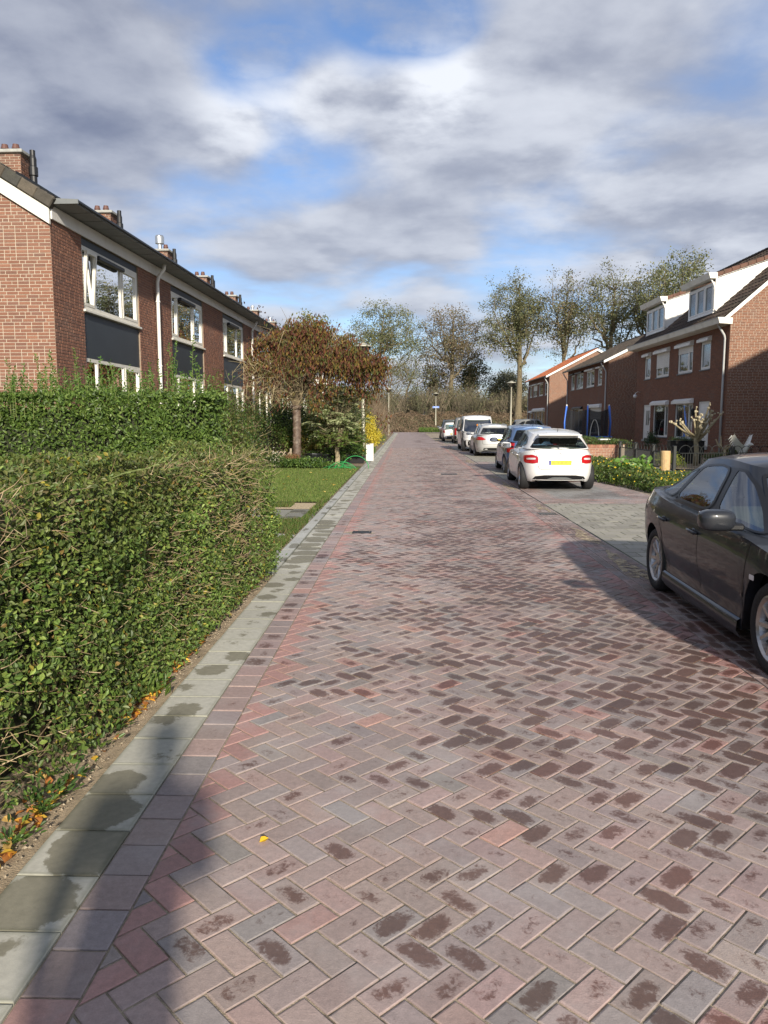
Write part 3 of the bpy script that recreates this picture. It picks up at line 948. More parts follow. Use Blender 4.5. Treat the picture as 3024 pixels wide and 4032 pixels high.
def wall(parent, fr, outline, openings, pal, name='wall', mort='mortar', indiv=0, key=None, reveal=0.12, seed=1, course=0.0615, lo_z=None):
    """outline: convex polygon (a,z); openings: (a0,a1,z0,z1).  A sheet of mortar with holes, and every brick proud of it."""
    rg = np.random.RandomState(seed)
    O = np.array(outline, float)
    a0, a1, z0, z1 = O[:, 0].min(), O[:, 0].max(), O[:, 1].min(), O[:, 1].max()
    us = sorted({a0, a1, *[o[0] for o in openings], *[o[1] for o in openings]})
    zs = sorted({z0, z1, *[o[2] for o in openings], *[o[3] for o in openings], *O[:, 1].tolist()})
    edges = []
    m = len(O)
    for i in range(m):
        p, q = O[i], O[(i + 1) % m]
        if abs(p[0] - q[0]) > 1e-6 and abs(p[1] - q[1]) > 1e-6:
            nx, nz = (q[1] - p[1]), -(q[0] - p[0])
            if nx * (O[:, 0].mean() - p[0]) + nz * (O[:, 1].mean() - p[1]) > 0:
                nx, nz = -nx, -nz
            edges.append(((nx, nz), nx * p[0] + nz * p[1]))
    mb = MB()

    def put(P, d=0.0):
        for e, c in edges:
            if len(P) >= 3:
                P, _ = clip_poly(P, P, e, c, True)
        if len(P) >= 3:
            mb.poly([fr.p(a, d, z) for a, z in P])
    for i in range(len(us) - 1):
        for j in range(len(zs) - 1):
            ca, cz = (us[i] + us[i + 1]) / 2, (zs[j] + zs[j + 1]) / 2
            if any(o[0] < ca < o[1] and o[2] < cz < o[3] for o in openings):
                continue
            put(np.array([(us[i], zs[j]), (us[i + 1], zs[j]), (us[i + 1], zs[j + 1]), (us[i], zs[j + 1])]))
    for o in openings:
        for p, q in (((o[0], o[2]), (o[1], o[2])), ((o[1], o[2]), (o[1], o[3])), ((o[1], o[3]), (o[0], o[3])), ((o[0], o[3]), (o[0], o[2]))):
            mb.poly([fr.p(p[0], 0, p[1]), fr.p(q[0], 0, q[1]), fr.p(q[0], -reveal, q[1]), fr.p(p[0], -reveal, p[1])])
    w = mb.obj(name, M[mort], parent)
    lst = []
    row = 0
    z = z0 + 0.006
    while z < z1:
        zt = min(z + 0.050, z1)
        x = a0 - (0.11 if row % 2 else 0.0) - rg.choice([0, 0, 0.055])
        while x < a1:
            ww = 0.21 if rg.rand() < 0.68 else 0.10
            b0, b1 = max(x, a0), min(x + ww, a1)
            x += ww + 0.009
            if b1 - b0 < 0.03 or zt - z < 0.015:
                continue
            parts = [(b0, b1)]
            for o in openings:
                if z < o[3] - 0.012 and zt > o[2] + 0.012:
                    np_ = []
                    for p, q in parts:
                        if q <= o[0] + .004 or p >= o[1] - .004:
                            np_.append((p, q))
                        else:
                            if p < o[0] - .02:
                                np_.append((p, o[0] - .001))
                            if q > o[1] + .02:
                                np_.append((o[1] + .001, q))
                    parts = np_
            for p, q in parts:
                P = np.array([(p, z), (q, z), (q, zt), (p, zt)]); L = P
                full = abs(q - p - 0.21) < 1e-4 and abs(zt - z - .050) < 1e-4
                for e, c in edges:
                    if max(e[0] * t[0] + e[1] * t[1] for t in P) > c - 1e-6:
                        P, _ = clip_poly(P, P, e, c - 0.004, True); full = False
                        if len(P) < 3:
                            break
                if len(P) < 3:
                    continue
                lst.append((P, full))
        z += course; row += 1
    cols = (pal[0] * .6 + pal[0].mean(0) * .4)[rg.choice(len(pal[0]), len(lst), p=pal[1])] * rg.uniform(0.92, 1.08, (len(lst), 1))
    order = list(range(len(lst)))
    if indiv and key:
        full = [i for i in order if lst[i][1]]
        full.sort(key=lambda i: key(*lst[i][0].mean(0)))
        single = set(full[:indiv])
    else:
        single = set()
    rest = MB()
    Mx = fr.M
    R3 = np.array(Mx.to_3x3()); T3 = np.array(Mx.translation)
    vs = brick_variants(pal, 0.21)
    for i in order:
        P, fl_ = lst[i]
        if i in single:
            c = P.mean(0)
            o = bpy.data.objects.new('brick', vs[rg.randint(len(vs))]); C.objects.link(o); o.parent = parent
            mm = Mx.copy(); mm.translation = Vector(fr.p(c[0], rg.normal(0, .0008), c[1])); o.matrix_local = mm
        else:
            V, F = wall_brick_geo(P)
            V = V @ R3.T + T3 + fr.n * rg.normal(0, 0.0008)
            n0 = rest.n; n = len(P)
            rest.add(V, F, cols[i])
            rest.f.setdefault(n, []).append(np.array([[n + k for k in range(n)]]) + n0)
    rest.obj('brick', M['brick'], parent, kind='stuff')
    return w


def tiles(parent, P0, u, lu, s, ls, pal, tw=0.30, th=0.335, indiv=300, seed=1, holes=(), key=None):
    """roof tiles: u along the eave, s up the slope (unit vectors); each with a rolled edge and a thick lower lip"""
    rg = np.random.RandomState(seed)
    u, s = np.array(u, float), np.array(s, float)
    n = np.cross(u, s); n = n if n[2] > 0 else -n
    nu, ns = int(round(lu / tw)), int(round(ls / th))
    tw, th = lu / nu, ls / ns
    prof = [(0.0, 0.012), (0.18, 0.045), (0.36, 0.020), (0.62, 0.004), (0.86, 0.012), (1.0, 0.030)]
    base = []
    for a, h in prof:
        base.append((a * tw, 0.0, h + 0.032))
    for a, h in prof:
        base.append((a * tw, th * 1.06, h))
    for a, h in prof:
        base.append((a * tw, 0.0, h - 0.002))
    base = np.array(base)
    k = len(prof)
    F = [[i, i + 1, k + i + 1, k + i] for i in range(k - 1)] + [[2 * k + i, 2 * k + i + 1, i + 1, i] for i in range(k - 1)]
    R3 = np.stack([u, s, n], 1)
    items = []
    for j in range(ns):
        for i in range(nu):
            a, q = i * tw, j * th
            if any(h[0] < a + tw / 2 < h[1] and h[2] < q + th / 2 < h[3] for h in holes):
                continue
            items.append((a, q))
    if key:
        items.sort(key=lambda t: key(np.array(P0) + u * t[0] + s * t[1]))
    vs = []
    for c in pal:
        for g in (0.8, 1.0, 1.2):
            b = MB(); b.add(base, F, np.array(c) * g); me = b.mesh('tile'); me.materials.append(M['tile']); vs.append(me)
    rest = MB()
    for t, (a, q) in enumerate(items):
        pos = np.array(P0) + u * a + s * q + n * rg.normal(0, .003)
        if t < indiv:
            o = bpy.data.objects.new('tile', vs[rg.randint(len(vs))]); C.objects.link(o); o.parent = parent
            o.matrix_local = Matrix([list(R3[0]) + [pos[0]], list(R3[1]) + [pos[1]], list(R3[2]) + [pos[2]], [0, 0, 0, 1]])
        else:
            rest.add(base @ R3.T + pos, F, np.array(pal[rg.randint(len(pal))]) * rg.uniform(.75, 1.25))
    if rest.n:
        rest.obj('tile', M['tile'], parent, kind='stuff')


def window(parent, fr, a0, a1, z0, z1, mull=(), rx=.3, mat='white', fw=0.07, d=-0.06, th=0.07, sash=(), blind=(), curtain=(), sill=True, room=True, tilt=None, label=None, sillmat=None, half=()):
    b = MB()
    b.box((a0, d - th / 2, z0), (a1, d + th / 2, z0 + fw), M=fr.M)
    b.box((a0, d - th / 2, z1 - fw), (a1, d + th / 2, z1), M=fr.M)
    xs = [a0] + list(mull) + [a1]
    for i, x in enumerate(xs):
        x0 = x if i == 0 else x - fw / 2 if i < len(xs) - 1 else x - fw
        b.box((x0, d - th / 2 + .0005, z0 + fw), (x0 + fw, d + th / 2 - .0005, z1 - fw), M=fr.M)
    w = b.obj('window', M[mat], parent)
    if label:
        w['label'] = label
    for i in range(len(xs) - 1):
        x0 = xs[i] + (fw if i == 0 else fw / 2); x1 = xs[i + 1] - (fw if i == len(xs) - 2 else fw / 2)
        y0, y1 = z0 + fw, z1 - fw
        if i in sash:
            q = MB(); f2 = 0.055
            Mt = fr.M
            if tilt == i:
                Mt = fr.M @ Matrix.Translation((x0, d, y0)) @ Matrix.Rotation(rad(-5), 4, 'X') @ Matrix.Translation((-x0, -d, -y0))
            q.box((x0 + .002, d - .02, y0 + .002), (x1 - .002, d + .045, y0 + f2), M=Mt); q.box((x0 + .002, d - .02, y1 - f2), (x1 - .002, d + .045, y1 - .002), M=Mt)
            q.box((x0 + .002, d - .02, y0 + f2), (x0 + f2, d + .045, y1 - f2), M=Mt); q.box((x1 - f2, d - .02, y0 + f2), (x1 - .002, d + .045, y1 - f2), M=Mt)
            q.obj('sash', M[mat], w)
            x0 += f2; x1 -= f2; y0 += f2; y1 -= f2
        q = MB(); q.box((x0, d - .012, y0), (x1, d + .008, y1), M=fr.M); q.obj('pane', M['glass'], w)
        if i in blind or i in half:
            q = MB(); yb = y0 + .01 if i in blind else (y0 + y1) / 2
            nn = int((y1 - yb) / 0.05)
            for j in range(nn):
                zz = y1 - 0.03 - j * 0.05
                q.box((x0 + .01, d - .095, zz), (x1 - .01, d - .075, zz + .042), M=fr.M)
            q.obj('blind', M['blind'], w)
        if i in curtain:
            n = 26
            t = np.linspace(0, 1, n)
            aa = x0 + .01 + (x1 - x0 - .02) * t; dd = d - .10 + .018 * np.sin(t * (x1 - x0) * 60)
            P = np.stack([np.stack([fr.p(a, e, y0) for a, e in zip(aa, dd)]), np.stack([fr.p(a, e, y1) for a, e in zip(aa, dd)])])
            q = MB(); q.grid(P); q.obj('curtain', M['curtain'], w)
    if sill:
        q = MB(); q.bbox((a0 - .04, d - .02, z0 - .05), (a1 + .04, .05, z0 - .001), .006, M=fr.M); q.obj('sill', M[sillmat or mat], w)
    if room:
        q = MB(); dd = d - .55
        q.add([fr.p(a0 - rx, dd, z0 - .3), fr.p(a1 + rx, dd, z0 - .3), fr.p(a1 + rx, dd, z1 + rx * .6), fr.p(a0 - rx, dd, z1 + rx * .6)], [(0, 1, 2, 3)])
        q.obj('room_back', M['roomdark'], w)
    return w


def pipe(parent, P, r, mat, name='downpipe', k=10):
    b = MB(); b.tube(P, r, k); return b.obj(name, M[mat], parent, smooth=True)


# ---------------------------------------------------------------- terrace on the left
TER_M = Matrix.Translation((-6.5, 14.3, 0)) @ Matrix.Rotation(rad(-1.0), 4, 'Z')
HW = 5.5
ROOFP = [(0.060, 0.052, 0.040), (0.075, 0.062, 0.045), (0.050, 0.048, 0.040), (0.085, 0.066, 0.046)]
slope_l = 0.62
sl = 1 / math.hypot(1, slope_l)


def cam_dist(world_m):
    return lambda p: (world_m @ Vector(p) - Vector((0, 0, 1.65))).length


def chimney_l(h, y, kind):
    x = -3.4
    zt = 8.2
    # bricks of the stack as courses of separate bricks
    core = MB(); core.box((x - .35, y - .30, 6.9), (x + .35, y + .30, zt - .08))
    chim = core.obj('chimney', M['mortar'], h)
    bb = MB(); rg = np.random.RandomState(int(y * 7) + 3)
    for fr, w in ((FR((x - .35, y - .30, 0), (1, 0, 0), (0, -1, 0)), .7), (FR((x + .35, y - .30, 0), (0, 1, 0), (1, 0, 0)), .6)):
        R3 = np.array(fr.M.to_3x3()); T3 = np.array(fr.M.translation)
        z = 7.0; r = 0
        while z < zt - .14:
            a = -0.11 * (r % 2)
            while a < w:
                p, q = max(a, 0), min(a + .21, w)
                if q - p > .03:
                    V, F = wall_brick_geo(np.array([(p, z), (q, z), (q, z + .050), (p, z + .050)])); n0 = bb.n
                    bb.add(V @ R3.T + T3, F, PAL_L[0][rg.randint(5)] * rg.uniform(.6, .95)); bb.f.setdefault(4, []).append(np.array([[4, 5, 6, 7]]) + n0)
                a += .219
            z += .0615; r += 1
    bb.obj('brickwork', M['brick'], chim, kind='stuff')
    q = MB(); q.bbox((x - .43, y - .38, zt - .08), (x + .43, y + .38, zt), .012); q.obj('cap', M['concrete'], chim)
    q = MB(); q.box((x + .36, y - .33, 7.2), (x + .38, y + .33, 7.62)); q.obj('flashing', M['lead'], chim)
    if kind == 'cowl':
        q = MB(); q.lathe([(.08, zt), (.08, zt + .22), (.17, zt + .24), (.17, zt + .50), (.14, zt + .55), (0, zt + .56)], 16, M=Matrix.Translation((x, y - .1, 0))); q.obj('cowl', M['steel'], chim, smooth=False)
        pots = [.2]
    elif kind == 'small_cowl':
        q = MB(); q.lathe([(.06, zt), (.06, zt + .15), (.11, zt + .16), (.11, zt + .27), (0, zt + .30)], 12, M=Matrix.Translation((x, y, 0))); q.obj('cowl', M['steel'], chim); pots = [-.25]
    else:
        pots = [-.18, .10]
    for p in pots:
        q = MB(); q.lathe([(.085, zt), (.085, zt + .10), (.10, zt + .11), (.075, zt + .20), (.075, zt + .22), (.04, zt + .22)], 12, M=Matrix.Translation((x + p, y, 0))); q.obj('pot', M['terracotta'], chim)
    if kind in ('pots', 'cowl', 'pots2'):
        q = MB(); q.lathe([(.085, 6.9), (.085, 7.62), (.11, 7.64), (.11, 7.84), (.085, 7.86), (.085, 8.04), (.065, 8.12), (.065, 8.24), (0, 8.25)], 14, M=Matrix.Translation((x + .56, y - .1, 0)))
        q.obj('flue_pipe', M['black'], chim, smooth=False)
        if kind == 'pots2':
            q = MB(); q.lathe([(.06, 6.9), (.06, 8.05), (0, 8.06)], 12, M=Matrix.Translation((x + .56, y + .15, 0))); q.obj('flue_pipe', M['black'], chim)


LAB_L = ['end house of the brick terrace with its broad brick gable above the tall green hedge',
         'second terrace house from the brick gable, with a white downpipe beside its dark grey panel',
         'third terrace house from the brick gable, under the chimney with the steel cowl',
         'fourth terrace house from the brick gable, its upper window half hidden by the russet tree',
         'fifth terrace house from the brick gable, behind the top of the russet tree',
         'sixth terrace house from the brick gable, mostly screened by garden trees',
         'seventh terrace house from the brick gable, small steel cowl on its chimney',
         'farthest house of the brick terrace, only its chimney and eaves showing above the trees']
CH = ['pots', 'pots', 'cowl', 'pots2', 'pots', 'small_cowl', 'small_cowl', 'pots']
for k in range(8):
    h = thing('terraced_house', LAB_L[k], 'terraced house', (0, 0, 0), 0, 'brick terrace houses behind the hedges')
    h.matrix_world = TER_M @ Matrix.Translation((0, k * HW, 0))
    hm = TER_M @ Matrix.Translation((0, k * HW, 0))
    cd = cam_dist(hm)
    fr = FR((0, 0, 0), (0, 1, 0), (1, 0, 0))
    U0, U1 = 1.30, 4.38
    ops = [(U0, U1, 0.75, 5.27)]
    det = k < 5
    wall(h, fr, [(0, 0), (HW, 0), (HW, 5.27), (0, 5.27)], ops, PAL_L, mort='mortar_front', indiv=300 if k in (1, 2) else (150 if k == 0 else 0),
         key=lambda a, z: cd((0, a, z)) + (50 if z < 2.2 else 0), seed=30 + k)
    # infill of the tall opening: dark strip, window, dark panel, window
    def panel(z0, z1, d=-.045):
        b = MB(); b.bbox((U0 + .004, d - .03, z0), (U1 - .004, d + .015, z1), .006, M=fr.M); b.obj('panel', M['panel'], h)
    panel(5.12, 5.268); panel(2.90, 3.80)
    window(h, fr, U0 + .005, U1 - .005, 3.86, 5.118, mull=(U0 + .62, U0 + 2.08), mat='cream', fw=.09, sash=(0, 2) if k % 3 != 2 else (0,), tilt=0 if k == 0 else (2 if k == 2 else None), curtain=(0,) if k == 0 else (0, 2), blind=(1,), half=())
    window(h, fr, U0 + .005, U1 - .005, 1.0, 2.898, mull=(U0 + .62, U0 + 2.08), mat='cream', sash=(2,), blind=(0,), half=(1,), curtain=())
    b = MB(); b.bbox((U0 + .004, -.07, .75), (U1 - .004, -.03, .94), .006, M=fr.M); b.obj('panel', M['panel'], h)
    # sunshade cassette above the middle light
    b = MB(); b.bbox((U0 + .66, -.02, 4.94), (U0 + 2.05, .09, 5.03), .02, M=fr.M); b.obj('shade_box', M['black'], h)
    # fascia, soffit boards, gutter
    b = MB(); b.bbox((0.012, 0.001, 5.272), (0.05, HW - .001, 5.52), .006); b.obj('fascia', M['white'], h)
    for i in range(9):
        q = MB(); q.box((0.052, HW * i / 9 + .012, 5.525), (0.52, HW * (i + 1) / 9 - .012, 5.545)); q.obj('soffit_board', M['soffit'], h)
    b = MB(); b.bbox((0.06, 0.001, 5.546), (0.56, HW - .001, 5.60), .01); b.obj('gutter', M['blackmetal'], h)
    # roof
    b = MB(); zr = 5.52; xe = 0.10
    xr = -4.2
    b.poly([(xe, 0, zr), (xe, HW, zr), (xr, HW, zr + slope_l * (xe - xr)), (xr, 0, zr + slope_l * (xe - xr))])
    b.poly([(xr, 0, zr + slope_l * (xe - xr)), (xr, HW, zr + slope_l * (xe - xr)), (-8.5, HW, zr), (-8.5, 0, zr)])
    roof = b.obj('roof', M['trim'], h)
    x_off = -0.12 if k == 0 else 0
    tiles(roof, (xe + .03, x_off, zr + .03), (0, 1, 0), HW - x_off, (-sl, 0, slope_l * sl), (xe - xr) / sl, ROOFP, indiv=300 if k == 0 else 60, seed=60 + k, key=cd)
    q = MB()
    for i in range(14):
        y0 = HW * i / 14
        th = np.linspace(0, math.pi, 7)
        P = np.stack([np.stack([xr + .14 * np.cos(th), np.full(7, y0), zr + slope_l * (xe - xr) + .13 * np.sin(th)], -1), np.stack([xr + .125 * np.cos(th), np.full(7, y0 + HW / 14 * .98), zr + slope_l * (xe - xr) + .115 * np.sin(th)], -1)])
        q.grid(P, np.array(ROOFP[i % 4]) * rs.uniform(.8, 1.2))
    q.obj('ridge_tile', M['tile'], roof, kind='stuff')
    # small roof light
    rm = Matrix.Translation((-.9, 1.6 + (k % 2) * 1.2, zr + slope_l * 1.0 + .06)) @ Matrix.Rotation(math.atan(slope_l), 4, 'Y')
    q = MB(); q.bbox((-.45, -.35, 0), (.45, .35, .10), .02, M=rm); rw = q.obj('roof_window', M['blackmetal'], roof)
    q = MB(); q.box((-.38, -.28, .101), (.38, .28, .106), M=rm); q.obj('pane', M['carglass'], roof)
    chimney_l(h, HW - .15, CH[k])
    if k in (0, 2, 4, 6):
        y = HW - .03
        pp = pipe(h, [(0.30, y, 5.54), (0.28, y, 5.42), (0.14, y, 5.22), (0.10, y, 5.10), (0.10, y, 4), (0.10, y, 2), (0.10, y, 0.0)], .045, 'white')
        for z in (4.6, 3.0, 1.4):
            q = MB(); q.lathe([(.047, z), (.057, z), (.057, z + .035), (.047, z + .035)], 10, M=Matrix.Translation((.10, y, 0))); q.obj('pipe_clip', M['white'], pp)
    if k == 0:
        # gable towards the camera: the wall rises to the ridge
        fg = FR((0, 0, 0), (-1, 0, 0), (0, -1, 0))
        zr2 = 5.42
        wall(h, fg, [(0, 0), (8.4, 0), (8.4, zr2), (4.2, zr2 + 4.2 * slope_l + .03), (0, zr2)], [], PAL_L, name='gable_wall', indiv=150, key=lambda a, z: cd((-a, 0, z)) + (60 if z < 2.3 else 0), seed=77)
        for sx, xx in ((1, 0.03), (-1, -8.43)):
            # white verge board and verge tiles
            zv = 5.44; P = [(xx, -.075, zv - .27), (xx, -.075, zv), (xr, -.075, zv + slope_l * abs(xx - xr)), (xr, -.075, zv - .24 + slope_l * abs(xx - xr))]
            q = MB(); q.extrude(P, (0, .055, 0)); q.obj('verge_board', M['cream'], h)
        q = MB(); q.extrude([(0.052, -.005, 5.525), (0.56, -.005, 5.525), (0.56, -.005, 5.60), (0.03, -.005, 5.63)], (0, -.03, 0)); q.obj('eave_end', M['soffit'], h)
        for i in range(15):
            t0 = i / 15; t1 = (i + 1) / 15
            L = 4.3
            Mx = Matrix.Translation((xe + .02 - L * t0, -.1, zr + .02 + slope_l * L * t0)) @ Matrix.Rotation(math.atan(slope_l), 4, 'Y')
            q = MB(); q.bbox((-L / sl / 15 * 1.04, -.02, -.12), (0.0, .14, .085), .02, col=np.array(ROOFP[i % 4]) * rs.uniform(.9, 1.5), M=Mx); q.obj('verge_tile', M['tile'], roof)
    if k == 7:
        b = MB(); b.poly([(0, HW, 0), (-8.4, HW, 0), (-8.4, HW, 5.5), (-4.2, HW, 8.3), (0, HW, 5.5)]); b.obj('end_wall', M['mortar'], h)

# ---------------------------------------------------------------- houses on the right
BROWN_T = [(0.055, 0.036, 0.026), (0.066, 0.042, 0.030), (0.048, 0.033, 0.025)]
GREY_T = [(0.075, 0.058, 0.044), (0.088, 0.066, 0.050), (0.066, 0.054, 0.044)]
ORANGE_T = [(0.42, 0.125, 0.050), (0.36, 0.105, 0.045), (0.47, 0.15, 0.060)]


def shutter_box(parent, fr, a0, a1, z, h=.2, dep=.2, down=0.0, zlow=None, mat='white'):
    q = MB()
    P = [fr.p(a0, 0.008, z), fr.p(a0, dep, z), fr.p(a0, dep, z + h * .55), fr.p(a0, .06, z + h), fr.p(a0, 0.008, z + h)]
    q.extrude(P, fr.u * (a1 - a0))
    s = q.obj('shutter_box', M[mat], parent)
    if down:
        q = MB(); n = int(down / .05)
        for j in range(n):
            zz = z - .05 * (j + 1)
            P = [fr.p(a0 + .05, -.018, zz + .002), fr.p(a0 + .05, -.004, zz + .012), fr.p(a0 + .05, -.004, zz + .04), fr.p(a0 + .05, -.018, zz + .049)]
            q.extrude(P, fr.u * (a1 - a0 - .1))
        q.obj('shutter', M[mat], s)


def panel_door(parent, fr, a0, a1, z0, z1, mat='white', glazed=False):
    q = MB(); fw = .07
    q.box((a0, -.10, z0), (a0 + fw, -.03, z1), M=fr.M); q.box((a1 - fw, -.10, z0), (a1, -.03, z1), M=fr.M); q.box((a0 + fw, -.10, z1 - fw), (a1 - fw, -.03, z1), M=fr.M)
    q.bbox((a0 + fw + .003, -.09, z0 + .01), (a1 - fw - .003, -.05, z1 - fw - .004), .004, M=fr.M)
    d = q.obj('door', M[mat], parent)
    w = a1 - a0 - 2 * fw
    if glazed:
        for i in (0, 1):
            q = MB(); x0 = a0 + fw + w * (.22 + .30 * i); q.bbox((x0, -.052, z0 + .75), (x0 + w * .2, -.046, z1 - .3), .004, M=fr.M); q.obj('pane', M['glass'], d)
    else:
        for j in range(4):
            q = MB(); zz = z0 + .15 + j * (z1 - z0 - .3) / 4
            q.bbox((a0 + fw + .14 * w, -.05, zz), (a1 - fw - .14 * w, -.032, zz + (z1 - z0 - .3) / 4 - .12), .012, M=fr.M); q.obj('panel', M[mat], d)
    q = MB(); q.bbox((a0 + fw + .05, -.05, z0 + 1.0), (a0 + fw + .08, .0, z0 + 1.14), .008, M=fr.M); q.obj('handle', M['steel'], d)
    q = MB(); q.box((a0, -.12, z0 - .12), (a1, .06, z0 - .001), M=fr.M); q.obj('doorstep', M['concrete'], d)
    return d


def right_pair(label, Y0, L, ze, slope, pal, depth=8.4, main=False, indiv=0, tind=60, detail=1, over=0.35, opens=None, lower=None, seed=1, X=12.9):
    h = thing('semi_detached_house', label, 'house', (X, Y0, 0), 0, 'brick houses in pairs opposite the terrace')
    cd = cam_dist(Matrix.Translation((X, Y0, 0)))
    fr = FR((0, 0, 0), (0, 1, 0), (-1, 0, 0))
    ops = []
    for w in opens or []:
        ops.append(w[:4])
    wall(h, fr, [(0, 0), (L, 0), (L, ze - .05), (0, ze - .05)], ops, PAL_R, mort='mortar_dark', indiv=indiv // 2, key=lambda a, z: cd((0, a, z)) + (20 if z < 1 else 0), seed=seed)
    fg = FR((0, 0, 0), (1, 0, 0), (0, -1, 0))
    rise = depth / 2 * slope
    slit = [(2.0, 2.22, 1.55, 2.35)] if detail else []
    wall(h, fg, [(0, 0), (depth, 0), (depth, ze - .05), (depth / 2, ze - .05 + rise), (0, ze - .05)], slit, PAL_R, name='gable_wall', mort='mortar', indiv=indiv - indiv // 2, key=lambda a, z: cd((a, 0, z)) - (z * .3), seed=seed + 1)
    if slit:
        window(h, fg, 2.0, 2.22, 1.55, 2.35, sill=True, fw=.03, room=False)
    b = MB(); b.poly([(0, L, 0), (depth, L, 0), (depth, L, ze - .05), (depth / 2, L, ze - .05 + rise), (0, L, ze - .05)]); b.poly([(depth, 0, 0), (depth, L, 0), (depth, L, ze), (depth, 0, ze)]); b.obj('back_wall', M['mortar_dark'], h)
    # roof
    sn = 1 / math.hypot(1, slope)
    z0 = ze + .02 - over * slope
    b = MB(); zr = z0 + (depth / 2 + over) * slope; xr = depth / 2
    y0, y1 = -.16, L + .16
    b.poly([(-over, y0 + .02, z0), (xr, y0 + .02, zr), (xr, y1 - .02, zr), (-over, y1 - .02, z0)])
    b.poly([(xr, y0 + .02, zr), (depth + over, y0 + .02, z0), (depth + over, y1 - .02, z0), (xr, y1 - .02, zr)])
    roof = b.obj('roof', M['trim'], h)
    holes = []
    if main:
        for dy in (2.3, 8.6):
            holes.append((dy - y0 + .05, dy + 3.0 - y0 - .05, (0.25 + over) / sn, (3.2 + over) / sn))
    tiles(roof, (-over - .02, y0, z0 + .02), (0, 1, 0), y1 - y0, (sn, 0, slope * sn), (xr + over) / sn, pal, indiv=tind, seed=seed + 5, holes=holes, key=cd)
    q = MB()
    for i in range(36):
        a = y0 + (y1 - y0) * i / 36
        th = np.linspace(0, math.pi, 7)
        q.grid(np.stack([np.stack([xr + .14 * np.cos(th), np.full(7, a), zr + .03 + .12 * np.sin(th)], -1), np.stack([xr + .125 * np.cos(th), np.full(7, a + (y1 - y0) / 36 * .98), zr + .03 + .105 * np.sin(th)], -1)]), np.array(pal[i % 3]) * rs.uniform(.8, 1.2))
    q.obj('ridge_tile', M['tile'], roof, kind='stuff')
    for sx, xx in ((1, -over), (-1, depth + over)):
        P = [(xx, y0 - .01, z0 - .14), (xx, y0 - .01, z0 + .03), (xr, y0 - .01, zr + .03), (xr, y0 - .01, zr - .17)]
        q = MB(); q.extrude(P, (0, .05, 0)); q.obj('verge_board', M['white'], h)
    # gutter
    if main:
        P = [(-over - .22, y0 - .02, z0 + .05), (-over - .16, y0 - .02, z0 - .16), (.0, y0 - .02, z0 - .20), (.0, y0 - .02, z0 + .05)]
        q = MB(); q.extrude(P, (0, L + .36, 0)); q.obj('gutter', M['cream'], h)
        q = MB(); q.box((-over - .24, y0 - .022, z0 + .05), (-over + .05, y0 + L + .342, z0 + .07)); q.obj('gutter_edge', M['zinc'], h)
    else:
        th = np.linspace(math.pi, 2 * math.pi, 9)
        P = [np.stack([-over - .06 + .07 * np.cos(th), np.full(9, y), z0 + .02 + .07 * np.sin(th)], -1) for y in (y0, y1)]
        q = MB(); q.grid(np.stack(P)); q.obj('gutter', M['zinc'], h, smooth=True)
    zg = z0 - .1
    pipe(h, [(-over - .05, .28, zg + .02), (-over - .03, .28, zg - .08), (-.12, .28, zg - .48), (-.08, .28, zg - .62), (-.08, .28, 3), (-.08, .28, 0)], .045, 'pvc')
    if detail > 1:
        pipe(h, [(-over - .05, L - .2, zg + .02), (-over - .03, L - .2, zg - .08), (-.12, L - .2, zg - .48), (-.08, L - .2, zg - .62), (-.08, L - .2, 3), (-.08, L - .2, 0)], .04, 'pvc')
    for w in opens or []:
        a0, a1, za, zb, o = w
        if o.get('door'):
            panel_door(h, fr, a0, a1, za, zb, glazed=o.get('glazed', False))
        else:
            window(h, fr, a0, a1, za, zb, mull=o.get('mull', ()), sash=o.get('sash', (0,)), blind=o.get('blind', ()), curtain=o.get('curtain', ()), sillmat='concrete' if not main else 'soffit', half=o.get('half', ()), fw=.06)
        if 'box' in o:
            shutter_box(h, fr, a0 - .08, a1 + .08, zb - .02, h=o['box'], down=o.get('down', 0), mat=o.get('bmat', 'white'))
    if main:
        for i, dy in enumerate((2.3, 8.6)):
            dorm(h, roof, dy, dy + 3.0, 0.22, z0 + (0.22 + over) * slope, 7.62, slope, xr, zr, pal, seed + 9 + i)
    return h


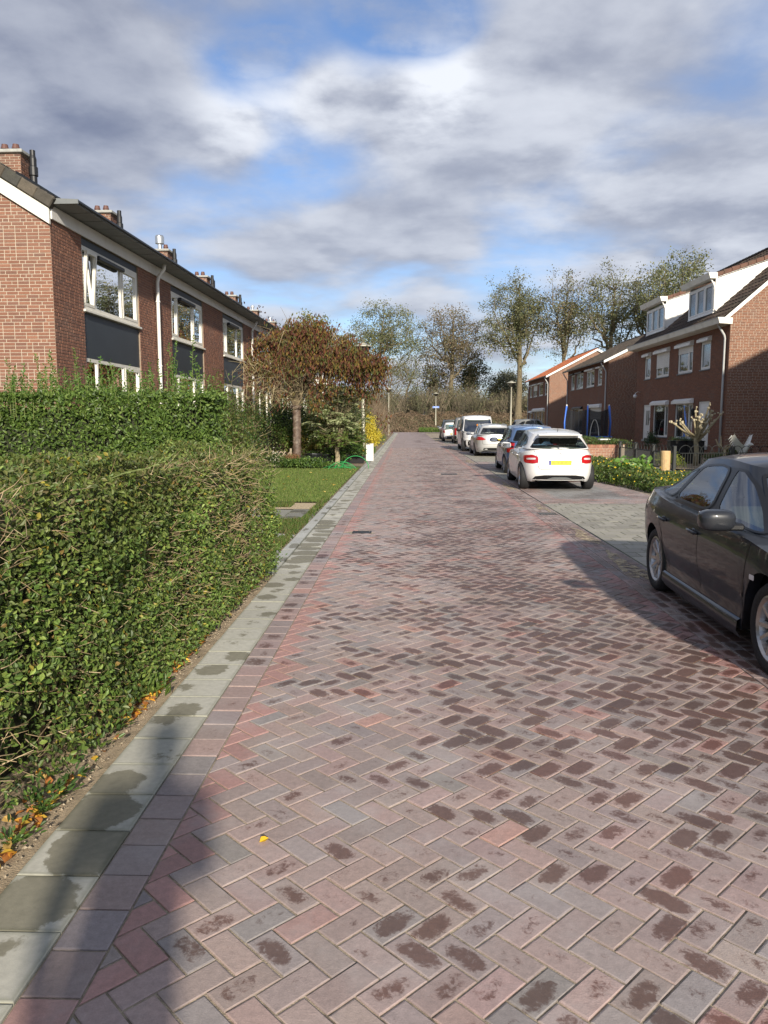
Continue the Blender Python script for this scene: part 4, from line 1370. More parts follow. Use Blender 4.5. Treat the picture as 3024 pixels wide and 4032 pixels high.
def dorm(h, roof, ya, yb, x, zb, zt, slope, xr, zr, pal, seed):
    """dormer with a gently sloped tiled roof and white boarded cheeks"""
    fr = FR((x, ya, 0), (0, 1, 0), (-1, 0, 0))
    w = yb - ya
    ds = .34
    # where the dormer's roof meets the main roof
    xm = x + (zt + .12 - zb) / (slope - ds)
    zm = zt + .12 + ds * (xm - x)
    d = MB()
    d.poly([(x - .3, ya - .08, zt + .13), (xm, ya - .08, zm + .02), (xm, yb + .08, zm + .02), (x - .3, yb + .08, zt + .13)])
    dm = d.obj('dormer', M['trim'], h)
    for y in (ya, yb):
        d = MB(); d.extrude([(x, y, zb - .05), (x, y, zt), (xm, y, zm - .12), (xm, y, zm - .3)], (0, .05 if y == ya else -.05, 0)); d.obj('cheek', M['white'], dm)
    window(dm, FR((x - .02, ya, 0), (0, 1, 0), (-1, 0, 0)), 0.05, w - .05, zb + .1, zt - .12, mull=(w * .34, w * .66), sash=(0, 1, 2), d=0.0, curtain=(0, 2), sill=True, fw=.09, rx=0.0)
    for c in list(dm.children):
        if c.name.startswith('window'):
            for q in list(c.children):
                q.parent = dm
    P = [(x - .32, ya - .22, zt - .02), (x - .40, ya - .22, zt + .22), (x - .02, ya - .22, zt + .22), (x - .02, ya - .22, zt - .02)]
    q = MB(); q.extrude(P, (0, w + .44, 0)); q.obj('eave_box', M['cream'], dm)
    # white edge board up the cheek and the roof tiles above it
    for y in (ya - .05, yb + .01):
        q = MB(); q.extrude([(x - .02, y, zt + .02), (x - .02, y, zt + .19), (xm, y, zm + .08), (xm, y, zm - .08)], (0, .04, 0)); q.obj('edge_board', M['white'], dm)
    n = 1 / math.hypot(1, ds)
    tl = MB()
    nt_ = int((xm - x + .1) / n / .33)
    prof = [(0.0, 0.012), (0.18, 0.045), (0.36, 0.020), (0.62, 0.004), (0.86, 0.012), (1.0, 0.030)]
    rg = np.random.RandomState(seed)
    nw = 11
    for j in range(nt_):
        for i in range(nw):
            tw = (w + .2) / nw
            a = ya - .1 + tw * i
            col = np.array((0.15, 0.072, 0.048)) * rg.uniform(.75, 1.2)
            t0, t1 = j / nt_, (j + 1.06) / nt_
            p0 = [(x - .05 + (xm - x) * t0, a + u * tw, zt + .17 + ds * (xm - x) * t0 + hh + .03) for u, hh in prof]
            p1 = [(x - .05 + (xm - x) * t1, a + u * tw, zt + .17 + ds * (xm - x) * t1 + hh) for u, hh in prof]
            p2 = [(p[0], p[1], p[2] - .10) for p in p0]
            tl.grid(np.array([p2, p0, p1]), col)
            if i == 0:
                tl.poly([p0[0], p1[0], (p1[0][0], p1[0][1], p1[0][2] - .14), (p0[0][0], p0[0][1], p0[0][2] - .16)], col)
    tl.obj('roof_tile', M['tile'], dm, kind='stuff')
    q = MB(); q.poly([(x - .01, ya - .1, zb - .04), (x - .30, ya - .1, zb - .04 - .30 * slope + .09), (x - .30, yb + .1, zb - .04 - .30 * slope + .09), (x - .01, yb + .1, zb - .04)]); q.obj('lead_apron', M['lead'], dm)
    pipe(dm, [(x - .24, ya - .07, zt - .02), (x - .12, ya - .07, zt - .22), (x - .05, ya - .07, zt - .4), (x - .05, ya - .07, zb + .22), (x + .1, ya - .07, zb + .1)], .035, 'white', 'rain_pipe')


main_op = [(1.75, 3.0, 0.50, 2.45, dict(door=1)), (3.65, 5.95, 0.80, 2.42, dict(box=.22, mull=(4.2,), sash=(0,), curtain=())), (6.95, 9.25, 0.80, 2.42, dict(box=.22, mull=(7.5,), blind=(0,), half=(1,))), (9.75, 10.95, 0.62, 2.45, dict(door=1, glazed=1)),
           (1.9, 3.0, 3.82, 5.02, dict(box=.20, curtain=(0,))), (3.95, 5.85, 3.80, 5.02, dict(box=.22, down=.32, mull=(4.5,), sash=(0, 1))), (7.1, 9.05, 3.80, 5.02, dict(box=.22, down=.75, mull=(8.1,), sash=(0, 1), curtain=(0,))), (10.0, 11.0, 3.82, 5.02, dict(box=.20, curtain=(0,)))]
main_house = right_pair('nearest pair of brick houses opposite, with two white dormers on its dark brown roof', 31.75, 12.4, 5.92, 0.88, BROWN_T, main=True, indiv=300, tind=300, opens=main_op, seed=101)
sec_op = [(1.6, 2.7, 3.95, 5.1, dict(box=.14)), (3.7, 6.0, 3.95, 5.1, dict(box=.16, mull=(4.8,), sash=(0, 1))), (7.1, 9.3, 3.95, 5.1, dict(box=.14, bmat='trim', mull=(8.2,), sash=(0,), curtain=(1,))), (10.0, 11.2, 3.95, 5.1, dict(box=.14, bmat='trim')),
          (1.5, 4.6, .75, 2.5, dict(box=.24, down=.8, mull=(3.0,))), (5.0, 5.9, .3, 2.4, dict(door=1)), (7.0, 10.0, .75, 2.45, dict(box=.2, bmat='trim', mull=(8.5,), curtain=(0,))), (10.4, 11.3, .3, 2.4, dict(door=1))]
right_pair('second pair of brick houses opposite, with a grey brown tiled roof, behind the trampoline', 50.4, 12.5, 5.55, 0.50, GREY_T, indiv=0, tind=200, opens=sec_op, seed=131, detail=2)
thr_op = [(1.2, 2.2, 3.95, 5.1, dict(blind=(0,))), (3.2, 5.4, 3.95, 5.1, dict(box=.14, blind=(0,))), (6.5, 8.7, 3.95, 5.1, dict(box=.16, down=.6, mull=(7.6,))), (9.6, 11, 3.95, 5.1, dict(box=.14)),
          (2.0, 8.5, .6, 2.5, dict(box=.3, mull=(3.8, 5.4, 7.0), curtain=(0, 2))), (9.2, 11, .4, 2.4, dict(box=.2))]
right_pair('farthest pair of brick houses opposite, with a bright orange tiled roof', 71.0, 12.0, 5.75, 0.53, ORANGE_T, indiv=0, tind=120, opens=thr_op, seed=151, detail=2)
# the pair before these stands just out of the picture; its gable throws the slanting shadow on the nearest gable
right_pair('pair of brick houses beside the dark grey saloon, next before the dormered pair', 12.95, 12.4, 5.55, 0.52, GREY_T, indiv=0, tind=0, opens=[(3.6, 5.9, .8, 2.42, dict(box=.2)), (7.0, 9.2, .8, 2.42, dict(box=.2)), (3.9, 5.8, 3.8, 5.0, dict(box=.2)), (7.0, 9.0, 3.8, 5.0, dict(box=.2))], seed=171)
# flue on the second roof
# ================================================================== CARS
def spl(xs, ys):
    """smooth curve through control points (monotone cubic), returns a function"""
    x = np.array(xs, float); y = np.array(ys, float)
    h = np.diff(x); dl = np.diff(y) / h
    m = np.zeros(len(x))
    m[0], m[-1] = dl[0], dl[-1]
    for i in range(1, len(x) - 1):
        if dl[i - 1] * dl[i] > 0:
            w1, w2 = 2 * h[i] + h[i - 1], h[i] + 2 * h[i - 1]
            m[i] = (w1 + w2) / (w1 / dl[i - 1] + w2 / dl[i])

    def f(t):
        t = np.clip(np.asarray(t, float), x[0], x[-1])
        k = np.clip(np.searchsorted(x, t, side='right') - 1, 0, len(x) - 2)
        s = (t - x[k]) / h[k]
        return (1 + 2 * s) * (1 - s) ** 2 * y[k] + s * (1 - s) ** 2 * h[k] * m[k] + s * s * (3 - 2 * s) * y[k + 1] + s * s * (s - 1) * h[k] * m[k + 1]
    return f


def plan_loop(n_side=44, n_cor=14, n_end=7):
    """unit plan outline: list of (end sign, kind, parameter) going round from front centre, left side, rear, right side"""
    return n_side, n_cor, n_end


def se(c, n):
    return np.power(np.maximum(0.0, 1 - np.abs(c) ** n), 1.0 / n)


def loop_cxcy(nf, nr):
    """(cx, cy) of the left half from front centre to rear centre"""
    def quarter(n):
        y0 = 0.62
        ends = np.linspace(0, y0, 8)
        x_at = se(y0, n)
        x1 = 0.86
        y1 = se(x1, n)
        # corner: interpolate by angle between (x_at,y0) and (x1,y1)
        a0 = math.atan2(y0 ** (n / 2), float(x_at) ** (n / 2)); a1 = math.atan2(float(y1) ** (n / 2), x1 ** (n / 2))
        a = np.linspace(a0, a1, 16)[1:-1]
        cx = np.concatenate([se(ends, n), np.cos(a) ** (2 / n), np.linspace(x1, 0, 34)[:-1]])
        cy = np.concatenate([ends, np.sin(a) ** (2 / n), se(np.linspace(x1, 0, 34)[:-1], n)])
        return cx, cy
    fx, fy = quarter(nf)
    rx, ry = quarter(nr)
    cx = np.concatenate([fx, [0.0], -rx[::-1]])
    cy = np.concatenate([fy, [1.0], ry[::-1]])
    return cx, cy


class Car:
    def __init__(s, **k):
        s.__dict__.update(k)
        s.fF = spl(*zip(*s.front)); s.fR = spl(*zip(*s.rear)); s.fW = spl(*zip(*s.width))      # functions of z
        s.belt = spl(*zip(*s.beltline))                                                       # z of the shoulder by x
        s.zr = spl(*zip(*s.roofline))                                                         # roof edge height by x
        s.nf, s.nr = s.plan
        s.zlow = s.sill

    # lower body ---------------------------------------------------
    def side(s, x, z):
        x = np.asarray(x, float); z = np.asarray(z, float)
        f, r = s.fF(z), s.fR(z)
        m, h = (f + r) / 2, (f - r) / 2
        c = np.clip((x - m) / h, -1, 1)
        return s.fW(z) * np.where(c > 0, se(c, s.nf), se(c, s.nr))

    def end(s, y, z, rear=True):
        y = np.asarray(y, float); z = np.asarray(z, float)
        f, r = s.fF(z), s.fR(z)
        m, h = (f + r) / 2, (f - r) / 2
        c = np.clip(np.abs(y) / s.fW(z), 0, 1)
        return m - h * se(c, s.nr) if rear else m + h * se(c, s.nf)

    # greenhouse ----------------------------------------------------
    def gh(s, v):
        v = np.asarray(v, float)
        f = s.gF[0] + (s.gF[1] - s.gF[0]) * v - s.gF[2] * v * (1 - v)
        r = s.gR[0] + (s.gR[1] - s.gR[0]) * v - s.gR[2] * v * (1 - v)
        w = s.gW[0] + (s.gW[1] - s.gW[0]) * v + s.gW[2] * v * (1 - v)
        return f, r, w

    def gz(s, x, v):
        return s.belt(x) - .01 + (s.zr(x) - s.belt(x) + .01) * v

    def gside(s, x, v, off=0.0, sg=1):
        f, r, w = s.gh(v)
        c = np.clip((x - (f + r) / 2) / ((f - r) / 2), -1, 1)
        y = w * np.where(c > 0, se(c, s.gn[0]), se(c, s.gn[1]))
        return np.stack([x + 0 * v, sg * (y + off), s.gz(x, v) + off * .3], -1)

    def gend(s, t, v, rear, off=0.0):
        """t in -1..1 across"""
        f, r, w = s.gh(v)
        n = s.gn[1] if rear else s.gn[0]
        c = se(np.clip(np.abs(t), 0, 1), n)
        x = (f + r) / 2 + (-1 if rear else 1) * (f - r) / 2 * c
        return np.stack([x + (-off if rear else off) * .8, w * t, s.gz(x, v) + off * .7], -1)

    def arch(s, x):
        z = np.full_like(np.asarray(x, float), s.zlow)
        for xw in s.axles:
            d = s.arch_r ** 2 - (x - xw) ** 2
            z = np.maximum(z, np.where(d > 0, s.wheel_r + np.sqrt(np.maximum(d, 0)), 0))
        return z


def rounded(n=40, r=0.25, asp=1.0):
    """unit square with rounded corners as a ring of n points, in -1..1"""
    th = (np.arange(n) + .5) / n * 2 * math.pi
    e = 2 / max(.12, r * 2)
    e = 2.0 / r if r > 0 else 60
    c, q = np.cos(th), np.sin(th)
    return np.sign(c) * np.abs(c) ** (2 / e * 1.0), np.sign(q) * np.abs(q) ** (2 / e * 1.0)


def patch_poly(P, steps=5, rad_=0.18, n_edge=9):
    """closed polygon (list of 2d corners) -> rings from the middle to a softened outline"""
    P = np.array(P, float); n = len(P)
    out = []
    for i in range(n):
        a, b, c = P[i - 1], P[i], P[(i + 1) % n]
        p0 = b + (a - b) * rad_; p1 = b + (c - b) * rad_
        t = np.linspace(0, 1, 6)[:, None]
        out.append((1 - t) ** 2 * p0 + 2 * t * (1 - t) * b + t * t * p1)
        t = np.linspace(0, 1, n_edge)[1:-1, None]
        nx = P[(i + 1) % n]; p2 = nx + (b - nx) * rad_
        out.append(p1 + (p2 - p1) * t)
    ring = np.vstack(out)
    return ring


def scale_ring(ring, k):
    c = ring.mean(0)
    return c + (ring - c) * k


def inset_ring(ring, d):
    t = np.roll(ring, -1, 0) - np.roll(ring, 1, 0)
    nrm = np.stack([t[:, 1], -t[:, 0]], -1); nrm /= np.linalg.norm(nrm, axis=1)[:, None] + 1e-9
    c = ring.mean(0)
    s = np.sign(((ring - c) * nrm).sum(1).mean())
    return ring - nrm * d * s


def in_poly(px, py, ring):
    inside = np.zeros(px.shape, bool)
    n = len(ring)
    for i in range(n):
        x1, y1 = ring[i]; x2, y2 = ring[(i + 1) % n]
        cond = ((y1 > py) != (y2 > py)) & (px < (x2 - x1) * (py - y1) / (y2 - y1 + 1e-12) + x1)
        inside ^= cond
    return inside


def surf_disc(mb, ring, f, rings=6, col=None):
    """fill a ring of 2d points and lift it with f(x, y) -> (n,3)"""
    ks = np.linspace(0.02, 1, rings)
    P = np.stack([f(*scale_ring(ring, k).T) for k in ks])
    mb.grid(P, col, wrap=True)
    mb.poly(P[0], col)


def surf_band(mb, r0, r1, f, col=None):
    mb.grid(np.stack([f(*r0.T), f(*r1.T)]), col, wrap=True)


def strip_line(mb, pts, f, w=0.006, col=None):
    """thin line along 2d points on a surface"""
    P = np.array(pts, float)
    t = np.gradient(P, axis=0); t /= np.linalg.norm(t, axis=1)[:, None]
    n = np.stack([-t[:, 1], t[:, 0]], -1) * w / 2
    mb.grid(np.stack([f(*(P + n).T), f(*(P - n).T)]), col)


def paint(name, col, metal=0.0, rough=0.3):
    m = pm(name, col, rough, metal, coat=.7, rvar=0.04, vscale=3, dirt=tuple(c * .8 + .03 for c in col), dscale=2.5, damt=0.12)
    return m


def wheel(parent, x, y, r, w, style, side):
    """wheel standing at (x, y); side = +1 when its face looks to +y"""
    Mx = Matrix.Translation((x, y, r)) @ Matrix.Rotation(rad(-90 * side), 4, 'X')
    rr = r * .70
    b = MB()
    b.lathe([(rr, -w * .42), (rr + .02, -w * .5), (r - .03, -w * .5), (r - .006, -w * .36), (r, -w * .18), (r, w * .18), (r - .006, w * .36), (r - .03, w * .5), (rr + .02, w * .5), (rr, w * .44)], 40, Mx)
    wh = b.obj('wheel', M['rubber'], parent, smooth=False)
    for p in wh.data.polygons:
        p.use_smooth = True
    q = MB()
    q.lathe([(rr + .002, w * .45), (rr - .012, w * .47), (rr - .03, w * .40), (rr - .045, w * .1), (rr - .05, -w * .3)], 40, Mx)
    if style == 'spoke':
        for i in range(5):
            a = 2 * math.pi * i / 5 + .3
            for s_ in (-1, 1):
                R2 = Mx @ Matrix.Rotation(a, 4, 'Z')
                p0, p1 = np.array([.035, s_ * .012]), np.array([rr - .02, s_ * .075])
                d = p1 - p0; d /= np.linalg.norm(d); nn = np.array([-d[1], d[0]])
                V = []
                for p, hw, zt in ((p0, .026, w * .30), ((p0 + p1) / 2, .02, w * .38), (p1, .017, w * .42)):
                    V += [(*(p - nn * hw), zt - .03), (*(p - nn * hw * .6), zt), (*(p + nn * hw * .6), zt), (*(p + nn * hw), zt - .03)]
                V = np.array(V) @ np.array(R2.to_3x3()).T + np.array(R2.translation)
                q.grid(V.reshape(3, 4, 3))
    else:
        for i in range(7 if style == 'alloy' else 9):
            a = 2 * math.pi * i / (7 if style == 'alloy' else 9)
            R2 = Mx @ Matrix.Rotation(a, 4, 'Z')
            V = np.array([[(.03, -.03, w * .2), (.03, 0, w * .33), (.03, .03, w * .2)], [(rr * .6, -.022, w * .26), (rr * .6, 0, w * .38), (rr * .6, .022, w * .26)], [(rr - .02, -.03, w * .3), (rr - .02, 0, w * .42), (rr - .02, .03, w * .3)]]).reshape(-1, 3)
            V = V @ np.array(R2.to_3x3()).T + np.array(R2.translation)
            q.grid(V.reshape(3, 3, 3))
    q.lathe([(.065, w * .22), (.06, w * .36), (.035, w * .39), (0, w * .39)], 16, Mx)
    q.obj('rim', M['alloy'], wh, smooth=False)
    q = MB(); q.lathe([(0, w * .02), (rr - .05, w * .02)], 24, Mx); q.lathe([(.15, w * .1), (.15, w * .06), (.06, w * .06)], 24, Mx); q.obj('brake_disc', M['blackmetal'], wh)


def build_car(name, label, cat, loc, rz, car, paint_m, group='cars parked along the road', glass='carglass', interior=True, wstyle='alloy', windows=(), rearwin=None, frontwin=None, cladding=None, seat='seatdark', simple=False):
    root = thing(name, label, cat, loc, rz, group)
    c = car
    # ---- lower body
    cx, cy = loop_cxcy(c.nf, c.nr)
    nt_ = len(cx); NV = 15
    zb_top = None
    z_ref = 0.5
    def half(sg):
        P = np.zeros((NV, nt_, 3))
        fm, rm_ = c.fF(z_ref), c.fR(z_ref)
        xn = (fm + rm_) / 2 + (fm - rm_) / 2 * cx
        side_w = np.clip((cy - .80) / .1, 0, 1)
        lo = c.arch(xn)
        lo = np.where(cy > .72, lo, c.zlow + (c.endlow - c.zlow) * np.clip((.95 - cy) / .25, 0, 1))
        lo = np.where((cy > .72), lo, lo)
        hi = c.belt(xn)
        for k in range(NV):
            v = k / (NV - 1)
            z = lo + (hi - lo) * v
            f, r, w = c.fF(z), c.fR(z), c.fW(z)
            P[k, :, 0] = (f + r) / 2 + (f - r) / 2 * cx
            P[k, :, 1] = sg * w * cy
            P[k, :, 2] = z
        return P
    Pl, Pr = half(1), half(-1)
    b = MB()
    b.grid(Pl); b.grid(Pr)
    # arch lips and inner panels that close the body
    for P in (Pl, Pr):
        lip = P[0].copy(); inn = lip.copy(); inn[:, 1] *= .90; inn[:, 2] += .012
        b.grid(np.stack([lip, inn]))
    # decks: bonnet, boot, ledge
    for P, sg in ((Pl, 1), (Pr, -1)):
        top = P[-1]
        K = 9
        D = np.zeros((K, nt_, 3))
        for k in range(K):
            t = 1 - k / (K - 1)
            D[k] = top; D[k, :, 1] = top[:, 1] * t
            D[k, :, 2] = top[:, 2] + c.crown * (1 - t * t) ** .8 * np.clip(np.abs(cy), 0, 1)
        # leave the cabin open
        ce = (D[:-1, :-1] + D[1:, 1:]) / 2
        keep = ~((ce[..., 0] < c.gF[0] - .25) & (ce[..., 0] > c.gR[0] + .38) & (np.abs(ce[..., 1]) < c.gW[0] - .11))
        idx = np.arange(K * nt_).reshape(K, nt_)
        F = np.stack([idx[:-1, :-1], idx[:-1, 1:], idx[1:, 1:], idx[1:, :-1]], -1)[keep]
        b.add(D.reshape(-1, 3), F)
    body = b.obj('body', paint_m, root, smooth=True)
    # ---- greenhouse
    gx, gy = loop_cxcy(*c.gn)
    NG = 22
    rings = {}
    G = {}
    def gpos(sg):
        P = np.zeros((NG, len(gx), 3))
        for k in range(NG):
            v = k / (NG - 1)
            f, r, w = c.gh(v)
            x = (f + r) / 2 + (f - r) / 2 * gx
            P[k, :, 0] = x; P[k, :, 1] = sg * w * gy; P[k, :, 2] = c.gz(x, v)
        return P
    gm = MB()
    wins = [(patch_poly(w, rad_=.26), 'side') for w in windows]
    fw = patch_poly(frontwin, rad_=.07) if frontwin else None
    rw = patch_poly(rearwin, rad_=.10) if rearwin else None
    for sg in (1, -1):
        P = gpos(sg)
        ce = (P[:-1, :-1] + P[1:, 1:]) / 2
        vv = (np.arange(NG - 1) + .5)[:, None] / (NG - 1) + 0 * ce[..., 0]
        hole = np.zeros(ce.shape[:2], bool)
        gcy = (gy[:-1] + gy[1:]) / 2 + 0 * vv; gcx = (gx[:-1] + gx[1:]) / 2 + 0 * vv
        if interior:
            for ring, _ in wins:
                hole |= in_poly(ce[..., 0], vv, inset_ring(ring, .012)) & (gcy > .75)
            if fw is not None:
                hole |= in_poly(sg * gcy, vv, inset_ring(fw, .02)) & (gcx > .5)
            if rw is not None:
                hole |= in_poly(sg * gcy, vv, inset_ring(rw, .02)) & (gcx < -.5)
        idx = np.arange(NG * len(gx)).reshape(NG, len(gx))
        F = np.stack([idx[:-1, :-1], idx[:-1, 1:], idx[1:, 1:], idx[1:, :-1]], -1)[~hole]
        gm.add(P.reshape(-1, 3), F)
        # roof
        top = P[-1]; K = 8
        D = np.zeros((K, len(gx), 3))
        for k in range(K):
            t = math.cos(k / (K - 1) * math.pi / 2)
            D[k] = top; D[k, :, 1] = top[:, 1] * t
            D[k, :, 2] = top[:, 2] + c.rcrown * (1 - t ** 2.2) * np.clip(gy * 1.3, 0, 1) ** .5
        gm.grid(D)
    gm.obj('roof', paint_m, root, smooth=True)
    # ---- glazing with black surrounds
    fcol = M[glass]
    for ring, _ in wins:
        for sg in (1, -1):
            q = MB(); f = lambda x, v, o=.009: c.gside(x, v, o, sg)
            surf_disc(q, ring, f, 7); pn = q.obj('side_window', fcol, root, smooth=True)
            q = MB(); surf_band(q, inset_ring(ring, -.026), inset_ring(ring, .016), lambda x, v: c.gside(x, v, .012, sg)); q.obj('window_seal', M['trim'], pn, smooth=True)
    for ring, rear, nm in ((fw, False, 'windscreen'), (rw, True, 'rear_window')):
        if ring is None:
            continue
        q = MB(); surf_disc(q, ring, lambda t, v: c.gend(t, v, rear, .005), 10); pn = q.obj(nm, fcol, root, smooth=True)
        q = MB(); surf_band(q, inset_ring(ring, -.012), inset_ring(ring, .022), lambda t, v: c.gend(t, v, rear, .008)); q.obj('window_seal', M['trim'], pn, smooth=True)
    # ---- cabin
    if interior:
        q = MB(); x0, x1 = c.gR[0] + .42, c.gF[0] - .05
        w = c.gW[0] - .06
        q.box((x0, -w, .28), (x1, w, .34)); q.box((x1 - .35, -w, .34), (x1 - .1, w, c.belt(x1 - .3) - .04)); q.box((x0, -w, .34), (x0 + .1, w, c.belt(x0 + .1) - .05))
        for sg in (1, -1):
            q.box((x0, sg * w - .02, .3), (x1, sg * w + .02, float(min(c.belt(x0), c.belt(x1))) - .05))
        q.obj('cabin', M['under'], root)
        for xs, ys in ((c.seats[0], (-.37, .37)), (c.seats[1], (-.40, 0, .40))):
            for y in ys:
                q = MB()
                Mx = Matrix.Translation((xs, y, .42)) @ Matrix.Rotation(rad(-14), 4, 'Y')
                hh = c.belt(xs) - .42 + .10
                q.bbox((-.10, -.23, 0), (.03, .23, hh), .05, M=Mx); q.bbox((.03, -.23, -.08), (.5, .23, .06), .05, M=Mx)
                st = q.obj('seat', M[seat], root)
                q = MB(); q.bbox((-.09, -.13, hh + .04), (.01, .13, hh + .24), .045, M=Mx); q.obj('headrest', M[seat], st)
    # ---- underbody with wheel wells
    q = MB()
    w = float(c.fW(.3)) * .86
    q.box((c.axles[1] - .30, -w, c.zlow + .02), (c.axles[0] + .30, w, c.zlow + .16)); q.box((c.fR(.35) + .14, -.5, c.endlow - .03), (c.axles[1] - .30, .5, c.endlow + .14))
    for xw in c.axles:
        q.box((xw - .31, -w * .82, c.zlow + .16), (xw + .31, w * .82, .64))
    q.obj('underbody', M['under'], root)
    # ---- wheels
    for xw in c.axles:
        for sg in (1, -1):
            wheel(root, xw, sg * (float(c.fW(.4)) - c.tyre / 2 - .018), c.wheel_r, c.tyre, wstyle, sg)
    return root, body


def side_patch(parent, c, name, mat, pts, sgs=(1, -1), off=.004, rad_=.15, rings=4):
    for sg in sgs:
        q = MB(); surf_disc(q, patch_poly(pts, rad_=rad_), lambda x, z: np.stack([x, sg * (c.side(x, z) + off), z], -1), rings)
        q.obj(name, M[mat] if isinstance(mat, str) else mat, parent, smooth=True)


def end_patch(parent, c, name, mat, pts, rear=True, mirror=False, off=.004, rad_=.15, rings=4):
    objs = []
    for sg in ((1, -1) if mirror else (1,)):
        q = MB(); surf_disc(q, patch_poly([(y * sg, z) for y, z in pts], rad_=rad_), lambda y, z: np.stack([c.end(y, z, rear) + (-off if rear else off), y, z], -1), rings)
        objs.append(q.obj(name, M[mat] if isinstance(mat, str) else mat, parent, smooth=True))
    return objs


def seams(parent, c, lines, sgs=(1, -1), w=.007):
    for sg in sgs:
        q = MB()
        for ln in lines:
            P = np.array(ln, float)
            t = np.linspace(0, 1, 24); d = np.r_[0, np.cumsum(np.linalg.norm(np.diff(P, axis=0), axis=1))]; d /= d[-1]
            Q_ = np.stack([np.interp(t, d, P[:, 0]), np.interp(t, d, P[:, 1])], -1)
            strip_line(q, Q_, lambda x, z: np.stack([x, sg * (c.side(x, z) + .002), z], -1), w)
        q.obj('door_seam', M['trim'], parent)


def end_seams(parent, c, lines, rear=True, w=.008, mat='trim', name='panel_gap'):
    q = MB()
    for ln in lines:
        P = np.array(ln, float)
        t = np.linspace(0, 1, 30); d = np.r_[0, np.cumsum(np.linalg.norm(np.diff(P, axis=0), axis=1))]; d /= d[-1]
        Q_ = np.stack([np.interp(t, d, P[:, 0]), np.interp(t, d, P[:, 1])], -1)
        strip_line(q, Q_, lambda y, z: np.stack([c.end(y, z, rear) + (-.003 if rear else .003), y, z], -1), w)
    q.obj(name, M[mat], parent)


def ellipsoid(mb, c, r, M_=None, n=12, p=2.4, col=None):
    u = np.linspace(-math.pi / 2, math.pi / 2, n); v = np.linspace(0, 2 * math.pi, 2 * n, endpoint=False)
    sp = lambda a: np.sign(a) * np.abs(a) ** (2 / p)
    P = np.stack([r[0] * sp(np.cos(u))[:, None] * sp(np.cos(v)), r[1] * sp(np.cos(u))[:, None] * sp(np.sin(v)), r[2] * sp(np.sin(u))[:, None] + 0 * v], -1)
    P = P + np.array(c)
    if M_ is not None:
        P = P.reshape(-1, 3) @ np.array(M_.to_3x3()).T + np.array(M_.translation)
        P = P.reshape(n, 2 * n, 3)
    mb.grid(P, col, wrap=True)


def mirrors(root, c, x, z, paint_m, size=(.09, .13, .08), out=.13):
    for sg in (1, -1):
        y = float(c.side(x, z - .05))
        q = MB(); ellipsoid(q, (x, sg * (y + out), z + .06), (size[0], size[1], size[2]), p=3.2, n=14); mo = q.obj('mirror', paint_m, root, smooth=True)
        q = MB(); q.bbox((x - .03, min(sg * (y - .06), sg * (y + .06)), z - .01), (x + .06, max(sg * (y - .06), sg * (y + .06)), z + .04), .012); q.obj('mirror_arm', M['trim'], mo)
        q = MB(); q.bbox((x - size[0] - .004, sg * (y + out) - size[1] * .78, z + .06 - size[2] * .7), (x - size[0] + .012, sg * (y + out) + size[1] * .78, z + .06 + size[2] * .7), .004); q.obj('mirror_glass', M['chrome'], mo)


def handles(root, c, xs, z, paint_m, sgs=(1, -1)):
    for sg in sgs:
        for x in xs:
            y = float(c.side(x, z))
            q = MB(); ellipsoid(q, (x, sg * (y - .004), z), (.055, .012, .03), n=8); hw = q.obj('door_handle', M['trim'], root, smooth=True)
            q = MB(); q.tube([(x - .10, sg * (y + .004), z + .005), (x - .07, sg * (y + .030), z + .010), (x, sg * (y + .036), z + .008), (x + .07, sg * (y + .030), z + .004), (x + .10, sg * (y + .004), z)], [.011, .014, .015, .014, .011], 8); q.obj('grip', paint_m, hw, smooth=True)


def plate(root, c, z, rear=True, w=.52, h=.11, y=0.0):
    x = float(c.end(y, z, rear)) + (-.012 if rear else .012)
    s = -1 if rear else 1
    q = MB(); q.bbox((min(x, x + s * .008), y - w / 2, z - h / 2), (max(x, x + s * .008), y + w / 2, z + h / 2), .003); p = q.obj('number_plate', M['plate'], root)
    # the blue strip is at the reader's left
    ys = w / 2 if rear else -w / 2
    y0, y1 = (y + w / 2 - .045, y + w / 2 - .004) if rear else (y - w / 2 + .004, y - w / 2 + .045)
    q = MB(); q.box((min(x + s * .0082, x + s * .010), y0, z - h / 2 + .004), (max(x + s * .0082, x + s * .010), y1, z + h / 2 - .004)); q.obj('blue_strip', M['plateblue'], p)
    for i, (k, wk) in enumerate(((-.30, .13), (-.12, .10), (.06, .14), (.25, .11))):
        q = MB(); yc = y + k * w * (-1 if rear else 1)
        q.box((min(x + s * .0082, x + s * .0095), yc - wk * w / 2, z - h * .26), (max(x + s * .0082, x + s * .0095), yc + wk * w / 2, z + h * .26)); q.obj('faded_patch', M['plateworn'], p)
    return p


